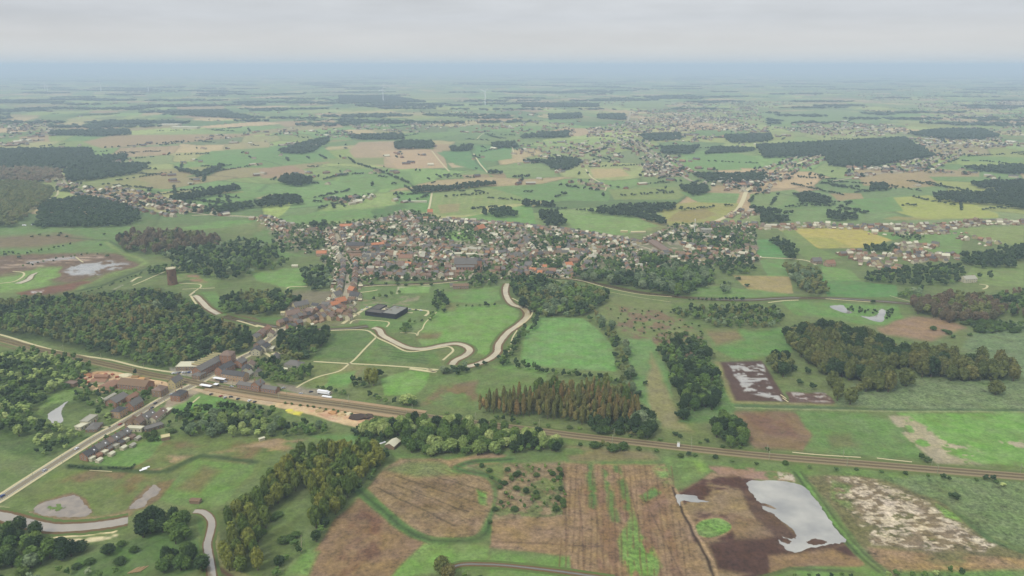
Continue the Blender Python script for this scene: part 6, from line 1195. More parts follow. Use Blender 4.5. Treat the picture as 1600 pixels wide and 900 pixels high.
# --- the rest of the village, sheds, and everything farther off
roofcols = [alb(c) for c in ((128, 126, 136), (98, 98, 110), (146, 128, 128), (156, 126, 114), (150, 130, 120), (176, 138, 120), (190, 190, 194), (134, 120, 116), (116, 116, 124), (232, 232, 230), (186, 180, 178), (214, 212, 210), (122, 122, 132), (154, 138, 134))]
shedcols = [alb(c) for c in ((236, 234, 230), (200, 196, 190), (222, 218, 208), (150, 140, 136), (240, 240, 238), (128, 122, 126), (178, 150, 136), (214, 206, 190))]
wallcols = [alb(c) for c in ((160, 124, 108), (220, 216, 208), (146, 122, 110), (206, 194, 170), (214, 208, 200), (186, 158, 142), (176, 158, 146))]
M_rm = mat('many_roofs', roofcols[0], var=0.14, scale=0.5, tint=roofcols); M_wm = mat('many_walls', wallcols[0], var=0.1, scale=0.5, tint=wallcols)
M_sm = mat('many_shed_roofs', shedcols[0], var=0.1, scale=0.5, tint=shedcols)
for mm in (M_rm, M_wm, M_sm):
    for nn in mm.node_tree.nodes:
        if nn.type == 'VALTORGB': nn.color_ramp.interpolation = 'CONSTANT'
def simple_house():
    v = [(-.5, -.5, 0), (.5, -.5, 0), (.5, .5, 0), (-.5, .5, 0), (-.5, -.5, .6), (.5, -.5, .6), (.5, .5, .6), (-.5, .5, .6), (-.5, 0, 1), (.5, 0, 1), (-.53, -.54, .58), (.53, -.54, .58), (.53, .54, .58), (-.53, .54, .58), (-.53, 0, 1.03), (.53, 0, 1.03)]
    t = [(0, 1, 5), (0, 5, 4), (1, 2, 6), (1, 6, 5), (2, 3, 7), (2, 7, 6), (3, 0, 4), (3, 4, 7), (5, 6, 9), (7, 4, 8), (10, 11, 15), (10, 15, 14), (12, 13, 14), (12, 14, 15)]
    return np.array(v), np.array(t), np.array([0] * 10 + [1] * 4)
HV, HT, HMi = simple_house()
def many_houses(name, arr, label, group=None, cat='houses', rmat=None):
    """arr rows: x y yaw L W h"""
    arr = np.array(arr, float); n = len(arr)
    if not n: return
    c, s = np.cos(arr[:, 2]), np.sin(arr[:, 2]); v = HV[None] * arr[:, None, 3:6]
    X = v[..., 0] * c[:, None] - v[..., 1] * s[:, None] + arr[:, 0:1]; Y = v[..., 0] * s[:, None] + v[..., 1] * c[:, None] + arr[:, 1:2]
    VV = np.stack([X, Y, v[..., 2]], -1).reshape(-1, 3); T = (HT[None] + (np.arange(n) * len(HV))[:, None, None]).reshape(-1, 3)
    me = tri_mesh(name, VV, T, [M_wm, rmat or M_rm], mi=np.tile(HMi, n), attrs={'tint': np.repeat(rng.random(n), len(HV))})
    return tag(link(name, me), label, cat, group, 'stuff')
arr = [(h[0], h[1], h[2], PROTO[h[3]][0] * h[6], PROTO[h[3]][1] * h[6], (PROTO[h[3]][2] + PROTO[h[3]][3]) * h[6]) for h in HREST]
many_houses('village_houses', arr, 'remaining houses packed behind the nearer ones in the village and the right suburb')
arr = []
for x, y, yaw in SHEDS:
    if free(x, y, 1.5): arr.append((x, y, yaw, rnd.uniform(4, 8), rnd.uniform(3.5, 6), rnd.uniform(2.6, 4)))
for _ in range(900):
    x, y = rnd.uniform(-500, 500), rnd.uniform(1150, 1750)
    if inpoly(x, y, vw) and free(x, y, 1.5):
        cellg.setdefault((int(x // 25), int(y // 25)), []).append((x, y, 2.0)); arr.append((x, y, rnd.uniform(0, 3), rnd.uniform(3, 6), rnd.uniform(3, 5), rnd.uniform(2.4, 3.4)))
many_houses('garden_sheds', arr, 'small sheds and rear extensions scattered behind the village houses', cat='sheds', rmat=M_sm)
FARH = []
def strip(pts, dens, sw=8, jit=6, rows=1):
    W = wpts(pts, 3)
    for a, b in zip(W, W[1:]):
        l = (b - a).length; d = (b - a).normalized()
        for side in (-1, 1):
            for r in range(rows):
                t_ = 0
                while t_ < l:
                    if rnd.random() < dens:
                        q = a + d * t_ + Vector((-d.y, d.x, 0)) * side * (sw / 2 + 12 + r * 34 + rnd.uniform(-jit, jit)); FARH.append((q.x, q.y, math.atan2(d.y, d.x) + rnd.uniform(-0.2, 0.2), rnd.uniform(10, 18), rnd.uniform(9, 13), rnd.uniform(6.5, 9.5)))
                    t_ += rnd.uniform(16, 28)
def town(pts, n, big=0.04):
    W = [P(*p) for p in pts]; x0 = min(p[0] for p in W); x1 = max(p[0] for p in W); y0 = min(p[1] for p in W); y1 = max(p[1] for p in W); a0 = rnd.uniform(0, 3); c = 0; g = 0
    while c < n and g < n * 12:
        g += 1; x, y = rnd.uniform(x0, x1), rnd.uniform(y0, y1)
        if inpoly(x, y, W) and vnoise(np.array([x / 110.]), np.array([y / 110.]), 21)[0] > 0.3:
            c += 1; k = 3 if rnd.random() < big else 1; FARH.append((x, y, a0 + rnd.choice((0, 1.57)) + rnd.uniform(-0.3, 0.3), rnd.uniform(10, 17) * k, rnd.uniform(8, 12) * k, rnd.uniform(6, 9.5)))
strip([(412, 342), (395, 341)], 0.4); strip([(300, 334), (270, 328), (245, 322), (215, 312), (180, 304), (140, 299)], 0.85, rows=2); strip([(140, 299), (110, 292), (98, 278)], 0.5); strip([(55, 260), (90, 262), (100, 266)], 0.6); strip([(340, 336), (350, 334)], 0.8)
strip([(1166, 300), (1176, 290), (1205, 272), (1249, 255), (1296, 235)], 0.75, rows=2); strip([(1130, 288), (1190, 284), (1205, 276)], 0.6); strip([(1330, 262), (1400, 267), (1450, 255), (1480, 238)], 0.7, rows=2); strip([(1330, 276), (1350, 274), (1366, 275)], 0.8); strip([(1305, 250), (1330, 248)], 0.4)
strip([(982, 215), (1005, 232), (1035, 255), (1062, 272)], 0.6, rows=2); strip([(880, 286), (910, 284), (945, 295)], 0.25); strip([(1410, 262), (1480, 268)], 0.2); strip([(1050, 400), (1060, 398)], 0.3); strip([(620, 316), (632, 314)], 0.4); strip([(530, 316), (560, 312), (570, 316)], 0.6, rows=2)
town([(0, 194), (60, 188), (103, 192), (80, 212), (0, 220)], 150); town([(0, 222), (40, 218), (60, 226), (0, 230)], 25, 0.3); town([(880, 212), (940, 198), (1000, 186), (1050, 184), (1100, 182), (1200, 198), (1195, 215), (1060, 226), (1000, 226), (950, 222)], 560); town([(980, 172), (1180, 170), (1195, 182), (1180, 190), (1050, 188), (990, 182)], 330)
town([(808, 222), (870, 218), (960, 222), (1000, 235), (960, 262), (870, 262), (812, 245)], 140); town([(1208, 196), (1300, 192), (1418, 196), (1420, 208), (1397, 216), (1276, 212), (1210, 202)], 260); town([(1421, 216), (1566, 214), (1590, 228), (1480, 236), (1430, 228)], 150); town([(1000, 258), (1060, 256), (1075, 276), (1010, 278)], 90)
town([(1430, 160), (1600, 158), (1600, 190), (1440, 196)], 260); town([(1340, 148), (1470, 146), (1480, 156), (1350, 158)], 120); town([(1050, 160), (1240, 158), (1240, 170), (1060, 172)], 170); town([(540, 192), (760, 188), (900, 194), (900, 208), (760, 206), (560, 208)], 170); town([(430, 204), (545, 202), (545, 212), (440, 214)], 40); town([(455, 224), (495, 222), (495, 234), (455, 234)], 40)
town([(1380, 255), (1420, 252), (1400, 266), (1375, 264)], 20); town([(300, 216), (370, 212), (380, 224), (310, 226)], 14); town([(120, 246), (220, 252), (180, 264), (130, 262)], 22); town([(1080, 284), (1190, 280), (1200, 292), (1140, 296)], 26); town([(1480, 176), (1600, 196), (1600, 214), (1500, 210)], 90); town([(640, 176), (800, 172), (860, 180), (760, 186)], 40); town([(300, 184), (430, 176), (540, 180), (520, 190), (330, 192)], 30)
town([(400, 150), (640, 146), (660, 160), (420, 166)], 50); town([(740, 160), (1000, 156), (1000, 172), (760, 172)], 60); town([(60, 150), (380, 146), (380, 162), (80, 170)], 40); town([(1200, 140), (1600, 136), (1600, 148), (1220, 150)], 160)
for _ in range(300):
    x, y = P(rnd.uniform(-40, 1640), 113 + 185 * rnd.random() ** 1.2); 
    for _k in range(rnd.choice((1, 1, 2, 3, 5))): FARH.append((x + rnd.uniform(-60, 60), y + rnd.uniform(-60, 60), rnd.uniform(0, 3), rnd.uniform(10, 28), rnd.uniform(9, 14), rnd.uniform(6, 9)))
many_houses('distant_houses', FARH, 'houses and farms of the towns scattered over the distant plain')

# ------------------------------------------------------------------ far woods: each one mass of crowns
FW = [('dark forest beyond the marsh on the left', [(-60, 236), (142, 234), (148, 248), (200, 243), (196, 250), (148, 262), (84, 266), (-60, 266)], 'far', 15), ('grey-brown wood on the left hill', [(-60, 266), (50, 266), (91, 268), (98, 282), (50, 287), (-60, 281)], 'bare', 16), ('olive forest hill at the left edge', [(-60, 286), (47, 288), (84, 299), (80, 314), (50, 330), (36, 348), (20, 356), (-60, 358)], 'olive', 16),
 ('wood behind the left village strip', [(101, 268), (169, 258), (236, 258), (216, 272), (150, 282), (106, 286)], 'far', 14), ('wood below the left village strip', [(60, 326), (80, 316), (135, 310), (175, 317), (214, 330), (218, 346), (200, 354), (169, 356), (100, 356), (60, 352)], 'dark', 12), ('long strip wood in the left fields', [(262, 312), (330, 299), (372, 293), (374, 300), (287, 316), (265, 316)], 'far', 15), ('oval wood in the left fields', [(436, 280), (462, 277), (486, 281), (488, 290), (462, 293), (438, 289)], 'far', 17),
 ('left arm of the field hedge wood', [(274, 264), (300, 268), (318, 273), (306, 276), (280, 268)], 'far', 12), ('right arm of the field hedge wood', [(312, 272), (345, 259), (352, 260), (330, 274), (306, 280)], 'far', 12), ('wood above the village lane on the left', [(320, 329), (352, 324), (392, 318), (396, 326), (340, 336), (322, 335)], 'dark', 12), ('dark copse beside the lane wood', [(398, 320), (420, 310), (468, 308), (472, 320), (432, 324), (404, 326)], 'far', 14),
 ('long dark wood far left', [(78, 207), (200, 204), (204, 211), (160, 214), (76, 212)], 'far', 16), ('wood near the white factories', [(277, 174), (350, 176), (398, 184), (390, 187), (300, 182), (277, 178)], 'far', 16), ('small wood left of the factories', [(189, 190), (232, 190), (232, 195), (189, 196)], 'far', 15), ('wood patch above the factories', [(244, 190), (272, 190), (270, 195), (246, 195)], 'far', 13), ('wood around the hamlet in the left middle', [(437, 236), (460, 228), (483, 222), (512, 216), (514, 222), (490, 238), (470, 242), (440, 240)], 'far', 13),
 ('big wood above the ploughed field', [(617, 226), (640, 222), (677, 224), (678, 233), (620, 234)], 'far', 17), ('wood left of the big ploughed wood', [(545, 213), (630, 211), (630, 219), (570, 219), (548, 217)], 'far', 16), ('square wood right of the ploughed field', [(704, 231), (738, 229), (738, 236), (704, 238)], 'far', 15), ('small dark block in the green fields', [(763, 270), (789, 270), (789, 273), (763, 273)], 'far', 13), ('long hedge wood in the centre', [(645, 296), (700, 292), (772, 287), (774, 291), (697, 300), (648, 304)], 'far', 13),
 ('round wood above the village', [(752, 334), (770, 330), (784, 328), (810, 334), (806, 340), (764, 342)], 'dark', 13), ('dark square plantation above the village', [(838, 334), (872, 336), (886, 358), (854, 356)], 'far', 17), ('narrow wood above the dark plantation', [(812, 318), (864, 320), (866, 325), (820, 324)], 'far', 13), ('branching wood right of the village fields', [(932, 331), (960, 326), (1002, 322), (1056, 323), (1054, 330), (1016, 333), (1042, 350), (1034, 354), (996, 341), (935, 337)], 'far', 13),
 ('wood left of the far suburb', [(770, 225), (804, 224), (810, 232), (770, 232)], 'far', 15), ('broad wood before the town', [(814, 211), (888, 207), (890, 216), (816, 217)], 'far', 16), ('dark wood below the far suburb', [(814, 254), (870, 250), (900, 250), (910, 256), (891, 265), (868, 268), (850, 256)], 'far', 15), ('great forest on the right', [(1181, 230), (1296, 224), (1411, 218), (1462, 246), (1391, 256), (1357, 264), (1296, 260), (1290, 245), (1195, 248)], 'far', 17),
 ('dark forest at the upper right', [(1421, 210), (1465, 204), (1533, 204), (1562, 214), (1533, 219), (1465, 218)], 'far', 17), ('wood by the straight far road', [(1030, 232), (1092, 230), (1082, 241), (1036, 242)], 'far', 15), ('wood before the right town', [(1000, 212), (1060, 210), (1066, 219), (1010, 222)], 'far', 15), ('hedge wood in the right pastures', [(1131, 213), (1205, 211), (1206, 222), (1141, 225)], 'far', 15), ('double hedge of the right pastures', [(1117, 231), (1178, 233), (1178, 237), (1100, 242)], 'far', 12), ('long wood at the right', [(1502, 264), (1660, 258), (1660, 276), (1566, 272)], 'far', 15),
 ('broad wood at the right edge', [(1455, 306), (1499, 304), (1530, 306), (1549, 300), (1600, 290), (1680, 290), (1680, 330), (1600, 330), (1560, 322), (1465, 316)], 'far', 15), ('upper right edge wood', [(1515, 288), (1600, 284), (1600, 294), (1530, 296)], 'far', 13), ('oval copse right of the big road', [(1246, 308), (1262, 304), (1296, 314), (1296, 322), (1249, 318)], 'far', 13), ('wood inside the big road bend', [(1170, 326), (1229, 335), (1234, 348), (1190, 352), (1186, 340)], 'far', 14), ('wood right of the road bend', [(1290, 332), (1337, 338), (1338, 346), (1294, 346)], 'far', 12),
 ('square copse in the right fields', [(1358, 291), (1387, 290), (1386, 299), (1358, 299)], 'far', 14), ('wood along the hamlet road', [(1080, 274), (1195, 273), (1195, 286), (1114, 286)], 'far', 13), ('round copse left of the road bend', [(1060, 294), (1104, 291), (1108, 303), (1080, 308)], 'far', 13), ('wood on the far left horizon', [(530, 150), (618, 152), (665, 160), (530, 162)], 'far', 17), ('narrow dark wood before the turbines', [(817, 162), (935, 163), (935, 168), (817, 168)], 'far', 16), ('wood left of the far town', [(935, 180), (975, 179), (979, 188), (935, 186)], 'far', 15), ('small far wood by the town', [(857, 180), (908, 178), (908, 185), (857, 188)], 'far', 15), ('far trees left of the road wood', [(1235, 306), (1262, 302), (1276, 306), (1250, 310)], 'far', 10),
 ('far hedge in the right pastures', [(1300, 320), (1330, 326), (1356, 333), (1350, 335), (1310, 326)], 'far', 7), ('upper wood of the left plain', [(130, 200), (180, 188), (190, 192), (150, 204)], 'far', 12), ('trees around the left campsite', [(40, 350), (120, 340), (130, 352), (60, 358)], 'dark', 11)]
def scatter(pts, sp):
    W = [P(*p) for p in pts]; x0 = min(p[0] for p in W); x1 = max(p[0] for p in W); y0 = min(p[1] for p in W); y1 = max(p[1] for p in W); out = []; y = y0
    while y < y1:
        x = x0
        while x < x1:
            X = x + rnd.uniform(-.4, .4) * sp; Y = y + rnd.uniform(-.4, .4) * sp
            if inpoly(X, Y, W) and float(vnoise(np.array([X / 55]), np.array([Y / 55]), 8)[0]) > 0.13: out.append((X, Y))
            x += sp
        y += sp
    return out
def merged(name, items, label, cat, lod_f, group=None):
    """items rows: species X Y h w -> one mesh"""
    groups = {}
    for it in items: groups.setdefault(it[0], []).append(it)
    VV = []; TT = []; MI = []; TI = []; n0 = 0; mats = []
    for sp, its in groups.items():
        mi = len(mats); mats.append(LEAF[sp]); kd = SPEC[sp][0]; prot = {}
        for it in its: prot.setdefault((lod_f(it), rnd.randrange(3)), []).append(it)
        for (lod, vi), l in prot.items():
            v, t = CR[(kd, lod)][vi]; a = np.array([(i[1], i[2], i[3], i[4]) for i in l]); n = len(a); th = rng.random(n) * 6.283; c, s = np.cos(th), np.sin(th)
            x = v[None, :, 0] * a[:, 3:4]; y = v[None, :, 1] * a[:, 3:4]
            X = x * c[:, None] - y * s[:, None] + a[:, 0:1]; Y = x * s[:, None] + y * c[:, None] + a[:, 1:2]; Z = v[None, :, 2] * a[:, 2:3]
            VV.append(np.stack([X, Y, Z], -1).reshape(-1, 3)); TT.append((t[None] + (np.arange(n) * len(v))[:, None, None]).reshape(-1, 3) + n0); MI.append(np.full(n * len(t), mi)); TI.append(np.repeat(rng.random(n), len(v))); n0 += n * len(v)
    me = tri_mesh(name, np.concatenate(VV), np.concatenate(TT), mats, mi=np.concatenate(MI), attrs={'tint': np.concatenate(TI)})
    return tag(link(name, me), label, cat, group, 'stuff')
NT = 0
for nm, pts, sp, h in FW:
    cy = sum(p[1] for p in pts) / len(pts); s_ = 11 if cy > 280 else (14 if cy > 225 else 20)
    its = [(sp, X, Y, h * rnd.uniform(.8, 1.15), s_ * 1.25 * rnd.uniform(.8, 1.2)) for X, Y in scatter(pts, s_)]; NT += len(its)
    if its: merged('wood', its, nm + ', seen as one mass of crowns', 'wood', lambda it: 1 if it[2] < 2300 else 2)
# unnamed woods, hedges and field trees of the distant plain
its = []
def clear(X, Y):
    a, b = proj(X, Y)
    return all(not (x0 < a < x1 and y0 < b < y1) for x0, x1, y0, y1 in ((530, 740, 222, 270), (880, 1200, 172, 226), (1208, 1420, 194, 214), (400, 480, 255, 278), (745, 1000, 262, 300)))
for _ in range(370):
    py = 111 + 88 * rnd.random() ** 1.8; px = rnd.uniform(-60, 1660); X, Y = P(px, py); D = math.hypot(X, Y)
    lx = rnd.uniform(60, 240) * (1 + D / 12000); ly = rnd.uniform(22, 75) * (1 + D / 9000); th = rnd.uniform(-0.4, 0.4); s_ = 22 * (1 + D / 9000)
    for i in range(min(420, int(lx * ly * 3.1 / (s_ * s_)))):
        r = math.sqrt(rnd.random()); a = rnd.uniform(0, 6.283); u = lx * r * math.cos(a); v = ly * r * math.sin(a)
        x_, y_ = X + u * math.cos(th) - v * math.sin(th), Y + u * math.sin(th) + v * math.cos(th)
        if clear(x_, y_): its.append(('far', x_, y_, rnd.uniform(12, 18), s_ * 1.3))
NT += len(its); merged('distant_woods', its, 'dark woods scattered over the plain up to the hazy horizon', 'woods', lambda it: 2)
its = []
for _ in range(300):
    py = 125 + 205 * rnd.random() ** 0.8; px = rnd.uniform(-60, 1660); X, Y = P(px, py); D = math.hypot(X, Y)
    th = rnd.choice((0.35, 0.35 + 1.57, -0.5, 1.07)) + rnd.uniform(-0.1, 0.1); n = rnd.randint(3, 22); gp = rnd.uniform(6, 9) * (1 + D / 9000)
    for i in range(n):
        x_, y_ = X + i * gp * math.cos(th), Y + i * gp * math.sin(th)
        if rnd.random() < 0.8 and clear(x_, y_): its.append(('far', x_, y_, rnd.uniform(4, 9), rnd.uniform(7, 11) * (1 + D / 12000)))
for pts in ([(545, 248), (555, 256), (580, 264)], [(582, 264), (610, 275), (640, 288)], [(800, 278), (830, 276)], [(870, 290), (945, 300)], [(1180, 288), (1186, 300), (1170, 318)], [(140, 305), (200, 300)], [(1060, 372), (1100, 376)], [(1300, 292), (1345, 294)], [(250, 228), (300, 222)], [(165, 232), (240, 226), (290, 222)]):
    for a, b in zip(pts, pts[1:]):
        for i in range(14): t_ = rnd.random(); X, Y = P(a[0] + (b[0] - a[0]) * t_, a[1] + (b[1] - a[1]) * t_); its.append(('far', X, Y, rnd.uniform(6, 11), rnd.uniform(8, 13)))
for px, py, s_ in ((582, 292, 15), (619, 305, 11), (626, 305, 10), (740, 330, 11), (905, 274, 11), (918, 273, 10), (893, 286, 9), (1064, 330, 12), (924, 334, 14), (700, 279, 9), (688, 279, 11), (670, 282, 10), (650, 268, 9), (656, 268, 9), (1265, 276, 13), (1282, 279, 14), (1333, 268, 11), (1252, 322, 10), (540, 233, 8), (880, 246, 8), (1410, 324, 8), (1236, 336, 12), (1040, 296, 9), (883, 306, 12), (942, 308, 12), (878, 304, 9), (1505, 300, 9), (1300, 270, 9), (532, 270, 9), (540, 228, 10), (600, 262, 7), (1098, 302, 10), (1120, 268, 8)):
    X, Y = P(px, py); its.append(('far', X, Y, s_ * 1.1, s_ * 1.1))
# trees among the houses of the far settlements
for x, y, *_r in FARH:
    if rnd.random() < 0.55: its.append(('far', x + rnd.uniform(-22, 22), y + rnd.uniform(-22, 22), rnd.uniform(6, 13), rnd.uniform(9, 16)))
NT += len(its); merged('hedgerow_trees', its, 'field trees, hedges and garden trees scattered over the middle and far plain', 'hedgerow trees', lambda it: 1 if it[2] < 1900 else 2)

# ------------------------------------------------------------------ realise the near and middle trees
def inhouse(x, y):
    i, j = int(x // 25), int(y // 25)
    for a in range(i - 2, i + 3):
        for b in range(j - 2, j + 3):
            for (u, v, q) in cellg.get((a, b), ()):
                if (u - x) ** 2 + (v - y) ** 2 < (q + 1.5) ** 2: return True
    return False
mroad = wpts(MAIN, 4)
def onroad(x, y):
    if y > 1100: return False
    p = Vector((x, y, 0)); return min((p - q).length for q in mroad) < 9 or min((p - q).length for q in RW) < 9.5
TREES = [t for t in TREES if not inhouse(t[1], t[2]) and not onroad(t[1], t[2])]
cand = {}
for i, t in enumerate(TREES):
    a, b = proj(t[1], t[2], t[3] / 2); d = math.hypot(math.hypot(t[1], t[2]), H)
    vis = -15 < a < 1615 and b < 915; cand.setdefault(SPEC[t[0]][2], []).append((-(t[3] * t[4]) / d / d if vis else 1, i))
single = set()
for k, l in cand.items():
    l.sort(); single |= {i for s, i in l[:{'broadleaf_tree': 296, 'poplar_tree': 296, 'willow_tree': 160, 'shrub': 200, 'leafless_tree': 120}[k]] if s < 0}
byp = {}
for i in single: t = TREES[i]; byp.setdefault((t[5], t[0]), []).append((*proj(t[1], t[2], t[3]), i))
lab = {}
for (wd, sp), its in byp.items():
    for i, ph in zone_label(its).items(): lab[i] = fit(f'{SPEC[sp][3]}, {ph}, {wd}')
CM = {}; TM = {k: trunk_mb(k).mesh('trunk', M_bark) for k in ('round', 'column', 'oval', 'bush')}
for i in sorted(single):
    sp, X, Y, hh, ww, wd, z0 = TREES[i]; kd = SPEC[sp][0]; vi = i % len(CR[(kd, 0)])
    if (sp, vi) not in CM: v, t = CR[(kd, 0)][vi]; CM[(sp, vi)] = tri_mesh('crown', v, t, [LEAF[sp]])
    o = thing(SPEC[sp][2], lab[i], 'shrub' if SPEC[sp][2] == 'shrub' else 'tree', (X, Y, z0), rnd.uniform(0, 6.283), WOODS[wd], (ww, ww, hh))
    link('crown', CM[(sp, vi)], o); link('trunk', TM[kd], o)
rest = {}
for i, t in enumerate(TREES):
    if i not in single: rest.setdefault(t[5], []).append(t[:5])
small = []
for wd, its in rest.items():
    if len(its) >= 30: merged('wood', its, 'mass of crowns making up the rest of the ' + wd, 'wood', lambda it: 0 if it[2] < 480 else 1)
    else: small += its
if small: merged('broadleaf_trees', small, 'remaining small trees and bushes scattered between the named groves', 'trees', lambda it: 1)
print('TREES', len(TREES), 'single', len(single), 'far', NT, 'houses', len(HOUSES), 'far houses', len(FARH))

# ------------------------------------------------------------------ wind turbines, mast, catenary masts, poles
def turbine(px, py, hub, label, yaw, a0):
    X, Y = P(px, py); t_ = thing('wind_turbine', label, 'wind turbine', (X, Y, 0), yaw, 'wind turbines on the horizon')
    mb = MB(); mb.tube((0, 0, 0), (0, 0, hub), 4.0, 2.6, 16); mb.build('tower', M_whitem, t_)
    mb = MB(); mb.box(-2.2, 2.2, -4, 8, hub, hub + 4.4); mb.build('nacelle', M_whitem, t_)
    mb = MB(); mb.tube((0, -4, hub + 2.2), (0, -7.5, hub + 2.2), 2.0, 0.8, 12); hb = mb.build('hub', M_whitem, t_)
    for k in range(3):
        a = a0 + k * 2.0944; d = Vector((math.sin(a), 0, math.cos(a))); n = Vector((math.cos(a), 0, -math.sin(a))); c = Vector((0, -5.6, hub + 2.2)); mb = MB(); R = hub * 0.5
        for (r0, w0), (r1, w1) in (((1.5, 1.3), (R * .2, 2.6)), ((R * .2, 2.6), (R * .6, 1.6)), ((R * .6, 1.6), (R, 0.4))):
            P0 = [c + d * r0 + n * w0 + Vector((0, .5, 0)), c + d * r0 - n * w0 + Vector((0, -.5, 0))]; P1 = [c + d * r1 + n * w1 + Vector((0, .3, 0)), c + d * r1 - n * w1 + Vector((0, -.3, 0))]
            q = Vector((0, 0.9 * w0 / 2.6, 0)); mb.face([P0[0], P0[1], P1[1], P1[0]]); mb.face([P0[1] + q, P0[0] + q, P1[0] + q * .4, P1[1] + q * .4]); mb.face([P0[0], P1[0], P1[0] + q * .4, P0[0] + q]); mb.face([P1[1], P0[1], P0[1] + q, P1[1] + q * .4])
        mb.build('blade', M_whitem, hb)
for px, py, hub, lb, yw, a0 in ((599, 160, 112, 'white wind turbine, fourth from the left, nearer and taller', 0.1, 0.2), (758, 164, 112, 'white wind turbine, rightmost and nearest of the five', -0.1, 0.9), (71, 144, 100, 'hazy wind turbine, leftmost at the far left horizon', 0.4, 0.5), (75, 145, 100, 'hazy wind turbine close beside the leftmost one', 0.3, 1.3), (158, 143, 100, 'hazy wind turbine second group from the left, standing alone', 0.2, 0.1), (232, 143, 100, 'hazy wind turbine above the white factories', 0.3, 0.8)):
    turbine(px, py, hub, lb, yw, a0)
t_ = thing('mast', 'tall thin white mast behind the right end of the village', 'mast', (*P(1085, 364), 0)); mb = MB(); mb.tube((0, 0, 0), (0, 0, 30), 0.55, 0.28, 10); mb.build('pole', M_whitem, t_); mb = MB(); mb.box(-1.6, 1.6, -1.6, 1.6, 0, 3); mb.build('base_cabin', M_whitem, t_)
for s in (-1, 1): mb = MB(); mb.box(-0.2 + s * 0.7, 0.2 + s * 0.7, -0.3, 0.3, 26, 29); mb.build('antenna', M_whitem, t_)
M_cat = mat('galvanised_steel', alb((178, 184, 172)), rough=0.5, var=0.08)
def catmast(i, off, label):
    p = RW[i]; d = (RW[i + 1] - RW[i - 1]).normalized(); n = Vector((-d.y, d.x, 0)); q = p + n * off; s = -1 if off > 0 else 1
    t_ = thing('catenary_mast', label, 'mast', (q.x, q.y, 0), math.atan2(n.y, n.x) + (math.pi if s < 0 else 0), 'overhead line masts along the railway')
    mb = MB(); mb.box(-0.16, 0.16, -0.16, 0.16, 0, 8.4); mb.build('pole', M_cat, t_); mb = MB(); mb.tube((0, 0, 7.4), (4.2, 0, 6.6), 0.06, 0.05, 6); mb.tube((0, 0, 6.2), (4.2, 0, 6.5), 0.05, 0.04, 6); mb.build('bracket', M_cat, t_)
ci = [i for i in range(8, len(RW) - 6)]; L0 = 0; marks = []
for i in range(9, len(RW) - 3):
    L0 += (RW[i] - RW[i - 1]).length
    if L0 > 62: marks.append(i); L0 = 0
for k, i in enumerate(marks): catmast(i, 7.0, f'{ordw(k + 1)} overhead line mast from the left on the far side of the railway'); catmast(i, -7.0, f'{ordw(k + 1)} overhead line mast from the left on the near side of the railway')
def wires(off, z, label):
    mb = MB()
    for a, b in zip(marks, marks[1:]):
        for i in range(a, b):
            p, q = RW[i], RW[i + 1]; d = (q - p).normalized(); n = Vector((-d.y, d.x, 0)) * off; mb.tube(p + n + Vector((0, 0, z)), q + n + Vector((0, 0, z)), 0.03, 0.03, 4, cap=False)
    tag(mb.build('overhead_wire', M_dark), label, 'wire')
wires(2.6, 5.9, 'overhead contact wire above the far track'); wires(-2.6, 5.9, 'overhead contact wire above the near track')
def pole(px, py, label, h=9):
    t_ = thing('utility_pole', label, 'pole', (*P(px, py), 0), 0.3, 'poles along the near road'); mb = MB(); mb.tube((0, 0, 0), (0, 0, h), 0.16, 0.11, 8); mb.build('pole', M_cat, t_); mb = MB(); mb.tube((0, 0, h), (1.8, 0, h + 0.3), 0.07, 0.05, 6); mb.box(1.5, 2.3, -0.15, 0.15, h + 0.22, h + 0.38); mb.build('lamp_arm', M_cat, t_)
for k, (a, b) in enumerate(((52, 748), (98, 724), (143, 697), (174, 679), (214, 655), (249, 634), (258, 629), (297, 611), (318, 600))): pole(a, b, f'thin street lamp beside the near road, {ORD[k]} from the lower left end')
for a, b, lb in ((1541, 706, 'lone pole'), (471, 862, 'pale dead tree stem standing at the lower edge of the young poplars')): 
    if 'dead' in lb: t_ = thing('dead_tree', lb, 'tree', (*P(a, b), 0)); mb = MB(); mb.tube((0, 0, 0), (0.8, 0, 14), 0.35, 0.1, 7); mb.tube((0.4, 0, 7), (2.2, 0, 10), 0.12, 0.04, 5); mb.build('trunk', mat('dead_wood', alb((196, 190, 176))), t_)
# ------------------------------------------------------------------ cars, lorry, coach
CARM = {k: mat('car_paint_' + k, c, rough=0.3, spec=0.5, var=0.03) for k, c in (('white', (0.7, 0.7, 0.7)), ('black', (0.02, 0.02, 0.03)), ('silver', (0.38, 0.39, 0.41)), ('blue', (0.03, 0.06, 0.2)), ('red', (0.3, 0.03, 0.03)))}
M_tyre = mat('tyre', (0.02, 0.02, 0.02)); M_lamp = mat('lamp_glass', (0.7, 0.68, 0.6), rough=0.2)
def body_mb():
    pr = [(-2.1, .35), (2.1, .35), (2.15, .75), (1.2, .92), (.55, 1.42), (-1.2, 1.46), (-1.95, 1.0), (-2.15, .85)]; mb = MB(); w_ = .86
    mb.face([(x, -w_, z) for x, z in pr]); mb.face([(x, w_, z) for x, z in pr[::-1]])
    for (x0, z0), (x1, z1) in zip(pr, pr[1:] + pr[:1]): mb.face([(x0, -w_, z0), (x0, w_, z0), (x1, w_, z1), (x1, -w_, z1)])
    return mb
